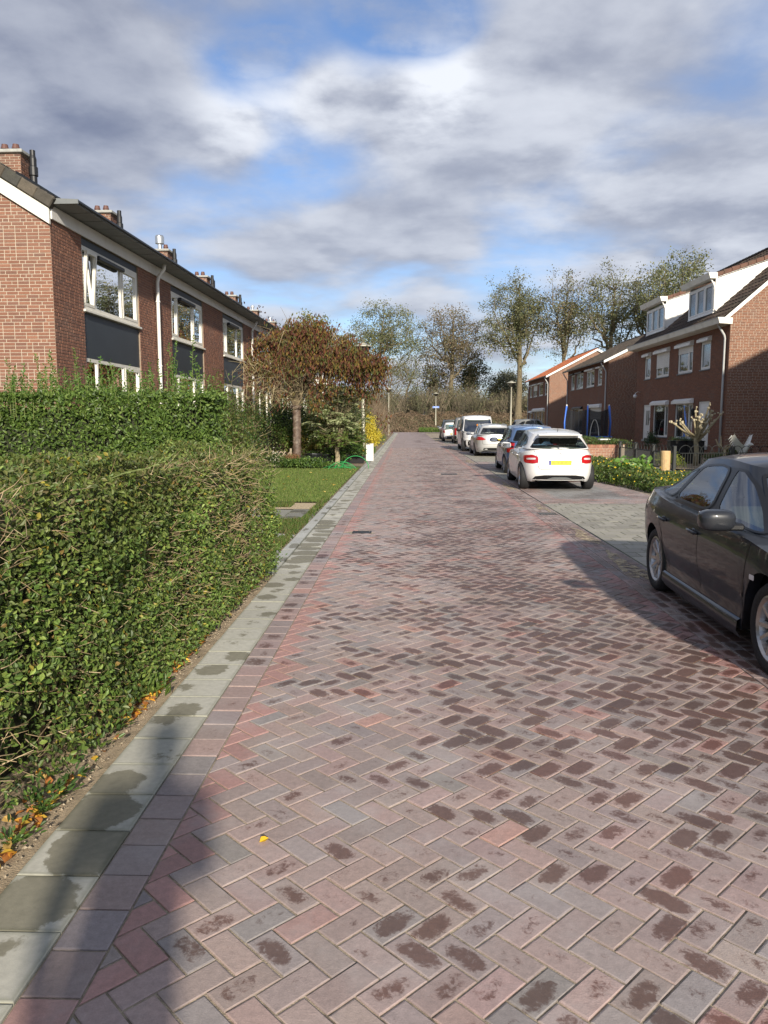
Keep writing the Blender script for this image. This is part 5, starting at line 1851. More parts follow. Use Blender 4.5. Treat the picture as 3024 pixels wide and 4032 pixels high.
# ---------------------------------------------------------------- dark saloon, nose towards the camera
P_dark = paint('dark_grey_metallic', (0.019, 0.021, 0.026), 0.0, 0.34)
P_dark.node_tree.nodes['Principled BSDF'].inputs['Coat Weight'].default_value = 0.5
P_dark.node_tree.nodes['Principled BSDF'].inputs['Specular IOR Level'].default_value = 0.2
saloon = Car(front=[(.15, 2.12), (.3, 2.27), (.5, 2.30), (.62, 2.26), (.75, 2.10), (.95, 1.9)], rear=[(.15, -2.05), (.3, -2.24), (.5, -2.30), (.75, -2.31), (.92, -2.26), (1.0, -2.20)],
             width=[(.15, .80), (.22, .85), (.28, .855), (.34, .842), (.5, .872), (.62, .880), (.72, .876), (.82, .860), (.92, .815), (1.0, .79)],
             beltline=[(-2.35, .955), (-1.9, .962), (-1.2, .925), (-.4, .895), (.5, .868), (1.0, .850), (1.4, .80), (1.8, .72), (2.1, .66), (2.3, .6)],
             roofline=[(-2.1, .985), (-1.75, 1.09), (-1.45, 1.195), (-1.1, 1.283), (-.7, 1.33), (-.3, 1.342), (.1, 1.32), (.45, 1.235), (.8, 1.09), (1.15, .95)],
             plan=(3.8, 4.6), sill=.20, endlow=.24, axles=(1.22, -1.34), wheel_r=.315, arch_r=.355, tyre=.215, crown=.05, rcrown=.055,
             gF=(1.12, .25, .02), gR=(-2.06, -1.02, -.10), gW=(.775, .555, .035), gn=(7, 6), seats=(-.05, -1.0))
SW = [[(-1.02, .12), (-.12, .12), (-.15, .84), (-.34, .885), (-.74, .84)], [(.00, .12), (.84, .11), (.60, .47), (.34, .76), (.10, .89), (-.03, .87)], [(-1.52, .17), (-1.07, .125), (-.82, .80), (-1.05, .70)]]
sal, sbody = build_car('saloon_car', 'dark grey four door saloon with silver alloy wheels, parked close beside the road', 'car', (3.215, 6.12, -.015), rad(-91.8), saloon, P_dark, wstyle='spoke', windows=SW, frontwin=[(-.88, .05), (.88, .05), (.90, .93), (-.90, .93)], rearwin=[(-.86, .1), (.86, .1), (.82, .9), (-.82, .9)], seat='seat')
for sg in (1, -1):
    for pp in ([(-.135, .10), (.02, .10), (-.02, .90), (-.165, .88)], [(-1.10, .11), (-1.00, .11), (-.72, .84), (-.84, .82)]):
        q = MB(); surf_disc(q, patch_poly(pp, rad_=.08), lambda x, v: saloon.gside(x, v, .007, sg), 5); q.obj('pillar_trim', M['trim'], sal, smooth=True)
seams(sal, saloon, [[(-.06, .87), (-.05, .60), (-.02, .36), (.0, .235)], [(-1.22, .90), (-1.13, .72), (-.99, .58), (-.86, .42), (-.80, .24)], [(.90, .84), (.88, .60), (.82, .4), (.79, .235)], [(-.80, .235), (.79, .235)]], w=.009)
handles(sal, saloon, (-.98, -.16), .755, P_dark)
mirrors(sal, saloon, .60, .89, P_dark, size=(.085, .125, .078), out=.12)
side_patch(sal, saloon, 'side_repeater', 'whitelamp', [(.98, .60), (1.05, .60), (1.05, .635), (.98, .635)], off=.006)
for sg in (1, -1):
    th = np.linspace(0, 2 * math.pi, 25)
    q = MB(); strip_line(q, np.stack([-1.52 + .085 * np.cos(th), .775 + .085 * np.sin(th)], -1), lambda x, z: np.stack([x, sg * (saloon.side(x, z) + .002), z], -1), .005); q.obj('fuel_flap', M['trim'], sal)
    # skirt along the sill
    q = MB(); xs = np.linspace(-.93, .82, 20)
    P = np.stack([np.stack([xs, sg * (saloon.side(xs, np.full(20, zz)) + o), np.full(20, zz - d)], -1) for zz, o, d in ((.285, .002, 0), (.27, .025, .0), (.22, .035, .02), (.20, .0, .06))])
    q.grid(P); q.obj('side_skirt', P_dark, sal, smooth=True)
side_patch(sal, saloon, 'tail_light', 'redlamp', [(-2.24, .66), (-1.98, .70), (-1.96, .84), (-2.20, .86)])
end_patch(sal, saloon, 'tail_light', 'redlamp', [(.45, .68), (.80, .66), (.80, .86), (.48, .84)], mirror=True)
end_patch(sal, saloon, 'headlight', 'whitelamp', [(.42, .58), (.80, .58), (.80, .70), (.40, .66)], rear=False, mirror=True)
plate(sal, saloon, .62)

# ---------------------------------------------------------------- white hatchback
P_white = paint('white_car_paint', (0.78, 0.77, 0.74), 0.0, 0.28)
hatch = Car(front=[(.15, 2.0), (.3, 2.10), (.5, 2.12), (.7, 2.02), (.9, 1.8)], rear=[(.15, -1.92), (.28, -2.03), (.42, -2.08), (.60, -2.09), (.70, -2.06), (.85, -2.02), (1.0, -1.96)],
            width=[(.15, .78), (.25, .86), (.45, .890), (.62, .892), (.75, .885), (.85, .862), (.95, .80), (1.0, .77)],
            beltline=[(-2.1, .985), (-1.6, .985), (-.6, .945), (.5, .90), (1.1, .86), (1.6, .76), (2.1, .62)],
            roofline=[(-1.95, 1.24), (-1.6, 1.295), (-1.0, 1.355), (-.3, 1.39), (.2, 1.38), (.6, 1.28), (1.2, .98)],
            plan=(3.8, 4.2), sill=.21, endlow=.25, axles=(1.30, -1.40), wheel_r=.315, arch_r=.35, tyre=.225, crown=.05, rcrown=.055,
            gF=(1.15, .30, .02), gR=(-1.975, -1.70, -.05), gW=(.785, .575, .04), gn=(7, 5), seats=(-.1, -1.0))
HW_ = [[(-1.0, .14), (-.22, .12), (-.24, .84), (-.85, .80)], [(-.12, .12), (.86, .12), (.45, .72), (.15, .86), (-.13, .85)], [(-1.50, .30), (-1.06, .16), (-.92, .78), (-1.20, .70)]]
wh, wb = build_car('hatchback_car', 'white hatchback with red tail lights seen from behind, nearest in the row', 'car', (3.62, 20.0, 0), rad(88.2), hatch, P_white, windows=HW_, rearwin=[(-.86, .08), (0, -.02), (.86, .08), (.80, .82), (-.80, .82)], frontwin=[(-.86, .06), (.86, .06), (.86, .92), (-.86, .92)])
lt = end_patch(wh, hatch, 'tail_light', 'redlamp', [(.50, .665), (.60, .64), (.79, .65), (.80, .82), (.62, .845), (.50, .80)], mirror=True, off=.012, rad_=.25)
side_patch(wh, hatch, 'tail_light', 'redlamp', [(-1.98, .66), (-1.75, .72), (-1.68, .80), (-1.97, .83)], off=.008)
for sg, l in zip((1, -1), lt):
    q = MB(); surf_disc(q, patch_poly([(y * sg, z) for y, z in [(.55, .735), (.74, .725), (.74, .765), (.56, .775)]], rad_=.3), lambda y, z: np.stack([hatch.end(y, z) - .017, y, z], -1), 3); q.obj('reversing_lens', M['whitelamp'], l)
plate(wh, hatch, .665, w=.52, h=.11)
end_seams(wh, hatch, [[(-.60, .98), (-.52, .80), (-.50, .55), (-.46, .51), (0, .50), (.46, .51), (.50, .55), (.52, .80), (.60, .98)], [(-.52, .745), (-.30, .75), (0, .752), (.30, .75), (.52, .745)]], w=.007, mat='seatdark')
end_patch(wh, hatch, 'diffuser', 'trim', [(-.62, .27), (.62, .27), (.56, .345), (.35, .375), (-.35, .375), (-.56, .345)], off=.010, rad_=.12, rings=5)
end_patch(wh, hatch, 'exhaust_trim', 'soffit', [(-.30, .285), (.30, .285), (.16, .325), (-.16, .325)], off=.020, rad_=.15)
em = MB(); thv = np.linspace(0, 2 * math.pi, 25)
xe = float(hatch.end(0, .83)) - .012
em.tube(np.stack([np.full(24, xe), .045 * np.cos(thv[:24]), .835 + .045 * np.sin(thv[:24])], -1), .005, 6, closed=True)
for a in (90, 210, 330):
    em.tube([(xe, 0, .835), (xe, .043 * math.cos(rad(a)), .835 + .043 * math.sin(rad(a)))], [.006, .002], 5)
em.obj('badge', M['chrome'], wh)
q = MB(); q.tube([(-2.04, .0, 1.03), (-2.02, .10, 1.06), (-1.96, .38, 1.10)], [.014, .010, .006], 6); q.obj('rear_wiper', M['black'], wh)
q = MB(); q.bbox((-1.99, -.50, 1.285), (-1.66, .50, 1.312), .012); q.obj('spoiler', P_white, wh)
seams(wh, hatch, [[(-.17, .94), (-.16, .6), (-.12, .3)], [(-1.15, .95), (-1.12, .75), (-.98, .58), (-.93, .35)], [(.90, .86), (.90, .5), (.86, .3)], [(-.93, .30), (.86, .30)]])
handles(wh, hatch, (-1.0, -.12), .80, P_white)
mirrors(wh, hatch, .72, .92, P_white, out=.14)
q = MB(); q.tube([(-1.55, 0, 1.375), (-1.62, 0, 1.47)], [.008, .003], 6); q.obj('aerial', M['black'], wh)

# ---------------------------------------------------------------- blue people carrier
P_blue = paint('blue_car_paint', (0.085, 0.155, 0.30), 0.25, 0.28)
mpv = Car(front=[(.15, 1.9), (.3, 2.0), (.5, 2.02), (.75, 1.9), (1.0, 1.6)], rear=[(.15, -1.88), (.3, -1.98), (.5, -2.02), (.75, -2.0), (1.0, -1.93), (1.08, -1.9)],
          width=[(.15, .76), (.25, .83), (.45, .855), (.65, .858), (.8, .85), (.95, .81), (1.08, .77)],
          beltline=[(-2.1, 1.03), (-1.5, 1.02), (-.4, .97), (.6, .93), (1.2, .88), (1.7, .76), (2.0, .66)],
          roofline=[(-1.95, 1.38), (-1.6, 1.44), (-1.0, 1.485), (-.3, 1.50), (.3, 1.46), (.8, 1.3), (1.4, .98)],
          plan=(3.8, 4.6), sill=.21, endlow=.26, axles=(1.22, -1.25), wheel_r=.30, arch_r=.335, tyre=.195, crown=.05, rcrown=.055,
          gF=(1.40, .45, .02), gR=(-1.93, -1.68, -.02), gW=(.775, .60, .03), gn=(7, 6), seats=(0, -.95))
MW = [[(-.95, .12), (-.12, .12), (-.13, .85), (-.82, .85)], [(0, .12), (1.02, .12), (.55, .78), (.02, .86)], [(-1.62, .3), (-1.05, .14), (-.92, .84), (-1.42, .80)]]
bl, bb_ = build_car('people_carrier', 'blue people carrier with red tail lights, parked just ahead of the white hatchback', 'car', (3.88, 25.35, 0), rad(89), mpv, P_blue, windows=MW, rearwin=[(-.82, .05), (.82, .05), (.78, .86), (-.78, .86)], frontwin=[(-.86, .06), (.86, .06), (.86, .92), (-.86, .92)])
end_patch(bl, mpv, 'tail_light', 'redlamp', [(.56, .68), (.79, .68), (.77, .98), (.66, 1.0)], mirror=True, off=.012)
side_patch(bl, mpv, 'tail_light', 'redlamp', [(-1.92, .68), (-1.72, .72), (-1.66, .98), (-1.86, .98)], off=.008)
plate(bl, mpv, .62); mirrors(bl, mpv, .78, .96, P_blue, out=.15)
handles(bl, mpv, (-.98, -.02), .84, P_blue)
seams(bl, mpv, [[(-.06, .96), (-.05, .5), (0, .3)], [(-1.08, .99), (-1.0, .6), (-.85, .32)], [(.98, .9), (.98, .5), (.9, .3)]])
end_seams(bl, mpv, [[(-.62, 1.0), (-.56, .8), (-.54, .5), (.54, .5), (.56, .8), (.62, 1.0)]])
q = MB(); q.tube([(-1.5, 0, 1.5), (-1.62, 0, 1.66)], [.008, .003], 6); q.obj('aerial', M['black'], bl)

# ---------------------------------------------------------------- silver estate
P_silver = paint('silver_car_paint', (0.56, 0.56, 0.54), 0.35, 0.3)
est = Car(front=[(.15, 2.2), (.3, 2.32), (.5, 2.34), (.72, 2.2), (.9, 1.95)], rear=[(.15, -2.18), (.3, -2.29), (.5, -2.34), (.75, -2.33), (1.0, -2.26)],
          width=[(.15, .80), (.25, .87), (.45, .90), (.65, .903), (.8, .89), (.92, .84), (1.0, .80)],
          beltline=[(-2.4, .99), (-1.7, .985), (-.5, .945), (.6, .90), (1.2, .85), (1.8, .73), (2.3, .62)],
          roofline=[(-2.2, 1.33), (-1.8, 1.38), (-1.0, 1.42), (-.2, 1.43), (.3, 1.39), (.8, 1.22), (1.3, .97)],
          plan=(3.8, 4.4), sill=.21, endlow=.27, axles=(1.35, -1.33), wheel_r=.315, arch_r=.35, tyre=.215, crown=.05, rcrown=.05,
          gF=(1.25, .35, .02), gR=(-2.27, -1.88, -.02), gW=(.80, .60, .035), gn=(7, 5.5), seats=(-.05, -.95))
EW = [[(-1.0, .13), (-.2, .12), (-.22, .86), (-.92, .85)], [(-.08, .12), (.90, .12), (.48, .75), (-.09, .86)], [(-1.85, .22), (-1.08, .15), (-1.0, .84), (-1.70, .72)]]
ev, eb = build_car('estate_car', 'silver estate car with roof rails, parked nose to nose with the white van', 'car', (4.0, 37.1, 0), rad(89.3), est, P_silver, windows=EW, rearwin=[(-.84, .08), (.84, .08), (.80, .80), (-.80, .80)], frontwin=[(-.86, .06), (.86, .06), (.86, .92), (-.86, .92)], glass='glass')
end_patch(ev, est, 'tail_light', 'redlamp', [(.42, .78), (.56, .745), (.82, .745), (.83, .86), (.70, .905), (.58, .88)], mirror=True, off=.012)
side_patch(ev, est, 'tail_light', 'redlamp', [(-2.24, .75), (-2.0, .78), (-1.9, .86), (-2.2, .89)], off=.008)
plate(ev, est, .77); mirrors(ev, est, .80, .93, P_silver, out=.14)
end_patch(ev, est, 'lower_bumper', 'trim', [(-.78, .28), (.78, .28), (.74, .40), (-.74, .40)], off=.008)
end_seams(ev, est, [[(-.64, .98), (-.58, .78), (-.56, .56), (.56, .56), (.58, .78), (.64, .98)]])
seams(ev, est, [[(-.15, .94), (-.14, .5), (-.08, .3)], [(-1.12, .96), (-1.05, .6), (-.92, .32)], [(.92, .88), (.92, .5), (.86, .3)]])
for sg in (1, -1):
    q = MB(); q.tube([(-1.75, sg * .56, 1.39), (-1.68, sg * .56, 1.43), (0, sg * .58, 1.475), (.1, sg * .57, 1.43)], .014, 6); q.obj('roof_rail', M['chrome'], ev)

# ---------------------------------------------------------------- white van, facing the camera
van = Car(front=[(.2, 2.16), (.4, 2.24), (.6, 2.25), (.8, 2.16), (1.0, 2.0), (1.1, 1.9)], rear=[(.2, -2.25), (.4, -2.30), (.8, -2.31), (1.1, -2.30)],
          width=[(.2, .82), (.3, .91), (.5, .93), (.8, .935), (1.0, .93), (1.12, .90)],
          beltline=[(-2.4, 1.12), (-.5, 1.12), (.8, 1.12), (1.3, 1.10), (1.7, 1.0), (2.0, .92), (2.25, .8)],
          roofline=[(-2.3, 1.80), (-1.0, 1.84), (.3, 1.84), (.8, 1.78), (1.2, 1.55), (1.75, 1.12)],
          plan=(3.6, 9), sill=.25, endlow=.22, axles=(1.5, -1.55), wheel_r=.33, arch_r=.37, tyre=.215, crown=.04, rcrown=.06,
          gF=(1.72, .92, .03), gR=(-2.30, -2.24, 0), gW=(.895, .76, .06), gn=(6, 10), seats=(.45, .30))
VW = [[(.30, .10), (1.30, .10), (.90, .74), (.32, .82)], ]
vn, vb = build_car('panel_van', 'white panel van facing the camera behind the silver estate', 'van', (3.82, 42.75, 0), rad(-90.5), van, P_white, windows=VW, frontwin=[(-.86, .05), (.86, .05), (.86, .90), (-.86, .90)], interior=True)
end_patch(vn, van, 'headlight', 'whitelamp', [(.50, .74), (.74, .70), (.86, .80), (.86, .96), (.70, .94)], rear=False, mirror=True, off=.015)
side_patch(vn, van, 'headlight', 'whitelamp', [(1.95, .76), (1.75, .86), (1.68, .96), (1.92, .95)], off=.006)
end_patch(vn, van, 'grille', 'trim', [(-.46, .70), (.46, .70), (.42, .82), (-.42, .82)], rear=False, off=.010)
end_patch(vn, van, 'bumper', 'trim', [(-.86, .24), (.86, .24), (.88, .56), (.6, .60), (-.6, .60), (-.88, .56)], rear=False, off=.02, rad_=.1)
side_patch(vn, van, 'bumper', 'trim', [(2.0, .26), (1.88, .26), (1.86, .56), (2.02, .58)], off=.012)
plate(vn, van, .48, rear=False)
mirrors(vn, van, 1.22, 1.10, M['trim'], size=(.07, .12, .12), out=.18)
seams(vn, van, [[(.22, 1.1), (.22, .3)], [(1.34, 1.1), (1.25, .7), (1.15, .3)], [(-.85, 1.1), (-.85, .3)]])
q = MB(); q.tube([(.75, 0, 1.86), (.62, 0, 2.02)], [.008, .003], 6); q.obj('aerial', M['black'], vn)
q = MB()
Mz = Matrix.Translation((1.25, -.05, 1.22)); q.lathe([(.05, 0), (.06, .02), (.02, .10), (.035, .14), (.035, .19), (0, .22)], 10, Mz); q.obj('dashboard_figure', M['amber'], vn)

# ---------------------------------------------------------------- small high van seen from behind, with tall red lamps
P_grey = paint('silver_van_paint', (0.34, 0.34, 0.33), 0.3, 0.32)
berl = Car(front=[(.2, 1.95), (.4, 2.08), (.6, 2.1), (.9, 1.95), (1.1, 1.7)], rear=[(.2, -2.05), (.35, -2.16), (.5, -2.16), (1.1, -2.08)],
           width=[(.2, .80), (.3, .88), (.5, .90), (.8, .90), (1.1, .87)],
           beltline=[(-2.2, 1.1), (0, 1.08), (.9, 1.05), (1.5, .95), (2.1, .75)], roofline=[(-2.1, 1.74), (-.5, 1.80), (.4, 1.78), (.9, 1.5), (1.5, 1.05)],
           plan=(3.6, 8), sill=.24, endlow=.28, axles=(1.35, -1.36), wheel_r=.31, arch_r=.345, tyre=.2, crown=.04, rcrown=.05,
           gF=(1.45, .6, .02), gR=(-2.08, -2.0, 0), gW=(.86, .70, .05), gn=(6, 9), seats=(.2, -.7))
bv, bvb = build_car('small_van', 'grey and white small van with tall red rear lamps behind the white panel van', 'van', (4.15, 55.4, 0), rad(89.5), berl, P_grey, windows=[[(.1, .1), (1.1, .1), (.7, .75), (.12, .82)], [(-1.0, .12), (0, .1), (0, .82), (-1.0, .82)]], rearwin=[(-.8, .1), (.8, .1), (.8, .85), (-.8, .85)], frontwin=[(-.86, .05), (.86, .05), (.86, .90), (-.86, .90)], interior=False)
end_patch(bv, berl, 'tail_light', 'redlamp', [(.72, .62), (.86, .62), (.84, 1.09), (.74, 1.09)], mirror=True, off=.02, rad_=.08)
side_patch(bv, berl, 'tail_light', 'redlamp', [(-2.08, .66), (-1.98, .66), (-1.94, 1.08), (-2.05, 1.08)], off=.01)
end_patch(bv, berl, 'bumper', 'trim', [(-.87, .30), (.87, .30), (.87, .56), (-.87, .56)], off=.03, rad_=.08)
side_patch(bv, berl, 'bumper', 'trim', [(-2.14, .3), (-1.78, .3), (-1.78, .52), (-2.12, .55)], off=.012)
plate(bv, berl, .74); mirrors(bv, berl, .95, 1.06, M['trim'])

# ---------------------------------------------------------------- small white city car
city = Car(front=[(.2, 1.7), (.4, 1.77), (.7, 1.7), (.95, 1.45)], rear=[(.2, -1.68), (.35, -1.76), (.6, -1.77), (1.0, -1.70)], width=[(.2, .74), (.3, .81), (.5, .82), (.8, .81), (1.0, .76)],
           beltline=[(-1.8, .96), (-.5, .94), (.6, .90), (1.2, .82), (1.75, .68)], roofline=[(-1.7, 1.36), (-1.2, 1.41), (-.2, 1.44), (.3, 1.38), (.7, 1.2), (1.1, .95)],
           plan=(3.8, 5), sill=.21, endlow=.26, axles=(1.2, -1.2), wheel_r=.285, arch_r=.32, tyre=.18, crown=.04, rcrown=.05, gF=(1.1, .35, .02), gR=(-1.71, -1.55, 0), gW=(.765, .60, .03), gn=(7, 7), seats=(0, -.8))
cv, cb = build_car('city_car', 'small white city car with blue lettering on its rear window', 'car', (3.56, 60.7, 0), rad(89.5), city, P_white, windows=[[(-.9, .12), (-.1, .12), (-.1, .85), (-.8, .85)], [(0, .12), (.85, .12), (.5, .72), (0, .85)]], rearwin=[(-.94, -.05), (.94, -.05), (.86, .82), (-.86, .82)], frontwin=[(-.86, .06), (.86, .06), (.86, .92), (-.86, .92)], interior=False)
end_patch(cv, city, 'tail_light', 'redlamp', [(.62, .68), (.79, .68), (.77, .96), (.70, .96)], mirror=True, off=.014)
end_patch(cv, city, 'bumper', 'trim', [(-.66, .28), (.66, .28), (.62, .40), (-.62, .40)], off=.012)
plate(cv, city, .60); mirrors(cv, city, .72, .93, P_white)
M['stickerblue'] = pm('sticker_blue', (0.12, 0.45, 0.72), 0.5)


def text_obj(s, size, mat, parent, M_, name='lettering', depth=0.002, sx=1.0):
    cu = bpy.data.curves.new(name, 'FONT'); cu.body = s; cu.size = size; cu.extrude = depth; cu.align_x = 'CENTER'; cu.align_y = 'CENTER'
    o = bpy.data.objects.new(name, cu); C.objects.link(o)
    bpy.context.view_layer.update()
    me = bpy.data.meshes.new_from_object(o.evaluated_get(bpy.context.evaluated_depsgraph_get()))
    bpy.data.objects.remove(o); bpy.data.curves.remove(cu)
    me.transform(Matrix.Diagonal((sx, 1, 1, 1)))
    me.materials.clear(); me.materials.append(M[mat])
    o = bpy.data.objects.new(name, me); C.objects.link(o); o.parent = parent; o.matrix_local = M_
    return o
# lettering in the city car's rear window, as readable as in the picture
Mt = Matrix.Translation((-1.70, .05, 1.22)) @ Matrix(((0, -.18, -.98, 0), (-1, 0, 0, 0), (0, .98, -.18, 0), (0, 0, 0, 1)))
text_obj('Geslaagd', .17, 'stickerblue', cv, Mt)
text_obj('0 9 0 0', .13, 'stickerblue', cv, Matrix.Translation((-.03, 0, -.16)) @ Mt)

# ---------------------------------------------------------------- dark car beyond it, and a grey hatchback on a driveway
P_dk2 = paint('dark_green_grey_paint', (0.05, 0.06, 0.058), 0.3, 0.3)
suv = Car(**{k: getattr(est, k) for k in ('front', 'rear', 'width', 'plan', 'sill', 'endlow', 'axles', 'wheel_r', 'arch_r', 'tyre', 'crown', 'rcrown', 'gF', 'gR', 'gW', 'gn', 'seats')},
          beltline=[(-2.4, 1.04), (-.5, .99), (.6, .95), (1.2, .88), (1.8, .76), (2.3, .64)], roofline=[(-2.2, 1.50), (-1.8, 1.56), (-1.0, 1.60), (-.2, 1.60), (.3, 1.53), (.8, 1.3), (1.3, .98)])
dv, db = build_car('dark_estate_car', 'dark estate car with roof rails, farthest car in the row by the junction', 'car', (3.75, 67.6, .03), rad(89.5), suv, P_dk2, windows=EW, rearwin=[(-.84, .08), (.84, .08), (.80, .80), (-.80, .80)], frontwin=[(-.86, .06), (.86, .06), (.86, .92), (-.86, .92)], interior=False)
end_patch(dv, suv, 'tail_light', 'redlamp', [(.62, .75), (.83, .75), (.82, .96), (.66, .96)], mirror=True, off=.012); mirrors(dv, suv, .8, .96, P_dk2)
for sg in (1, -1):
    q = MB(); q.tube([(-1.75, sg * .56, 1.57), (-1.68, sg * .56, 1.62), (0, sg * .58, 1.66), (.1, sg * .57, 1.60)], .016, 6); q.obj('roof_rail', M['chrome'], dv)
P_gr = paint('grey_car_paint', (0.17, 0.175, 0.17), 0.35, 0.3)
gh_ = Car(**{k: getattr(hatch, k) for k in ('front', 'rear', 'width', 'plan', 'sill', 'endlow', 'axles', 'wheel_r', 'arch_r', 'tyre', 'crown', 'rcrown', 'gF', 'gR', 'gW', 'gn', 'seats', 'beltline')},
          roofline=[(-1.95, 1.34), (-1.6, 1.42), (-1.0, 1.49), (-.3, 1.51), (.2, 1.48), (.6, 1.36), (1.2, 1.0)])
gv, gb = build_car('driveway_car', 'grey hatchback standing side on in a driveway between two pairs of houses', 'car', (11.0, 66.6, .03), rad(0), gh_, P_gr, windows=HW_, rearwin=[(-.86, .08), (.86, .08), (.80, .82), (-.80, .82)], frontwin=[(-.86, .06), (.86, .06), (.86, .92), (-.86, .92)], group='cars on the driveways')
gv.scale = (1.05, 1.05, 1.10)
bl.scale = (1, 1, .975)
mirrors(gv, gh_, .72, .92, P_gr); handles(gv, gh_, (-1.0, -.12), .80, P_gr); seams(gv, gh_, [[(-.17, .94), (-.16, .6), (-.12, .3)], [(-1.15, .95), (-1.12, .75), (-.98, .58), (-.93, .35)], [(.90, .86), (.90, .5), (.86, .3)]])
end_patch(gv, gh_, 'tail_light', 'redlamp', [(.50, .66), (.79, .65), (.80, .84), (.55, .82)], mirror=True, off=.012)
# ================================================================== PLANTS
rp = np.random.RandomState(23)


def fbm(P, s, seed=0):
    """cheap smooth noise of points (n,3) in about -1..1"""
    r = np.random.RandomState(seed + 1)
    o = np.zeros(len(P)); a = 1.0
    for k in range(4):
        d = r.normal(0, 1, (3, 3)); d /= np.linalg.norm(d, axis=1)[:, None]
        ph = r.uniform(0, 6.28, 3)
        f = s * 1.9 ** k
        o += a * (np.sin(P @ d[0] * f + ph[0]) * np.sin(P @ d[1] * f * 1.13 + ph[1]) + .5 * np.sin(P @ d[2] * f * .8 + ph[2]))
        a *= .55
    return o / 1.8


def rdir(n, rg=None):
    v = (rg or rp).normal(0, 1, (n, 3))
    return v / np.linalg.norm(v, axis=1)[:, None]


def pick(cols, n, var=.25, rg=None):
    rg = rg or rp
    c = np.array(cols, float)
    return c[rg.randint(len(c), size=n)] * rg.uniform(1 - var, 1 + var, (n, 1))


def twigs_mb(mb, P, D, L, r, col, seg=3):
    """many thin three-sided twigs, bent a little"""
    n = len(P)
    D = D / np.linalg.norm(D, axis=1)[:, None]
    ref = rdir(n)
    A = np.cross(D, ref); A /= np.linalg.norm(A, axis=1)[:, None] + 1e-9
    B = np.cross(D, A)
    bend = rp.normal(0, .18, (n, 1)) * A + rp.normal(0, .18, (n, 1)) * B
    V = []
    for k in range(seg):
        t = k / (seg - 1)
        c = P + D * (L[:, None] * t) + bend * (L[:, None] * t * t)
        rr = r[:, None] * (1 - .6 * t)
        for a in (0, 2.09, 4.19):
            V.append(c + (A * math.cos(a) + B * math.sin(a)) * rr)
    V = np.stack(V, 1)
    F = []
    for k in range(seg - 1):
        for a in range(3):
            F.append((k * 3 + a, k * 3 + (a + 1) % 3, k * 3 + 3 + (a + 1) % 3, k * 3 + 3 + a))
    FF = (np.arange(n)[:, None, None] * seg * 3 + np.array(F)[None]).reshape(-1, 4)
    mb.add(V.reshape(-1, 3), FF, np.repeat(np.zeros((n, 3)) + col, seg * 3, 0))


# ---------------------------------------------------------------- clipped privet hedge along the footpath
hx0, hx1, hy0, hy1, hz = -2.55, -1.53, 0.3, 8.15, 1.34
hed = thing('hedge', 'near clipped privet hedge with cut brown twigs along the grey footpath', 'hedge', (0, 0, 0))
HG = [(0.082, 0.140, 0.028), (0.115, 0.178, 0.036), (0.058, 0.092, 0.024), (0.17, 0.225, 0.05), (0.11, 0.14, 0.04)]
HT = [(0.150, 0.150, 0.045), (0.14, 0.115, 0.05), (0.115, 0.140, 0.032), (0.085, 0.125, 0.030), (0.150, 0.165, 0.042), (0.105, 0.095, 0.040), (0.130, 0.120, 0.045)]


def hedge_points(n, face):
    u = rp.rand(n)
    if face == 'side':
        y = hy0 + (hy1 - hy0) * u; z = 0.04 + (hz - .04) * rp.rand(n) ** .9
        P = np.stack([np.full(n, hx1) - .03 * (z / hz), y, z], -1); N = np.tile([1, 0, .15], (n, 1))
    elif face == 'top':
        P = np.stack([hx0 + (hx1 - .1 - hx0) * rp.rand(n), hy0 + (hy1 - hy0) * u, np.full(n, hz)], -1); N = np.tile([0, 0, 1.0], (n, 1))
    else:
        P = np.stack([hx0 + (hx1 - hx0) * rp.rand(n), np.full(n, hy1), .04 + hz * rp.rand(n)], -1); N = np.tile([0, 1.0, .1], (n, 1))
    return P, N


lm = MB(); tm = MB()
for face, n in (('side', 80000), ('top', 34000), ('end', 7000)):
    P, N = hedge_points(n, face)
    bulge = fbm(P, 2.2, 3) * .06 + fbm(P, 7, 4) * .055
    thin = fbm(P, 3.3, 9)
    keep = rp.rand(n) < np.clip(.80 - .55 * (thin > .18) + .1 * (face == 'top'), .2, 1)
    # nearer the camera a leaf is larger in the picture and fewer cover the hedge
    P, N, bulge = P[keep], N[keep], bulge[keep]; n = len(P)
    depth = -np.abs(rp.normal(0, .07, n)) + .02
    P = P + N * (bulge + depth)[:, None]
    if face != 'top':
        round_ = np.clip((P[:, 2] - hz + .18) / .18, 0, 1)
        P[:, 0] -= .06 * round_ ** 2 * (face == 'side')
    P[:, 2] += fbm(P * [1, 1, 0], 1.6, 5) * .035 * (P[:, 2] > 1)
    P[:, 2] = np.maximum(P[:, 2], .01)
    nn = N * .9 + rdir(n) * .85 + np.array([0, 0, .35])
    ax = rdir(n) + np.array([.25, 0, .35])
    c = pick(HG, n, .3) * (1.12 + .28 * fbm(P, 4.5, 21))[:, None]
    ht = np.clip((P[:, 2] - .95) / .35, 0, 1)[:, None] * rp.rand(n, 1)
    c = c * (1 - ht) + pick(HT, n, .3) * ht
    yel = rp.rand(n) < .035; c[yel] = pick([(.32, .27, .045), (.24, .16, .05)], yel.sum())
    lm.leaves(P, ax, nn, rp.uniform(.021, .042, n), c, wide=.56, fold=.35)
P, N = hedge_points(12500, 'side')
sel = (rp.rand(len(P)) < np.clip(.36 + .42 * fbm(P, 2.6, 9), .15, .8) * np.where(P[:, 1] > 6.2, .45, 1)); P, N = P[sel], N[sel]; n = len(P)
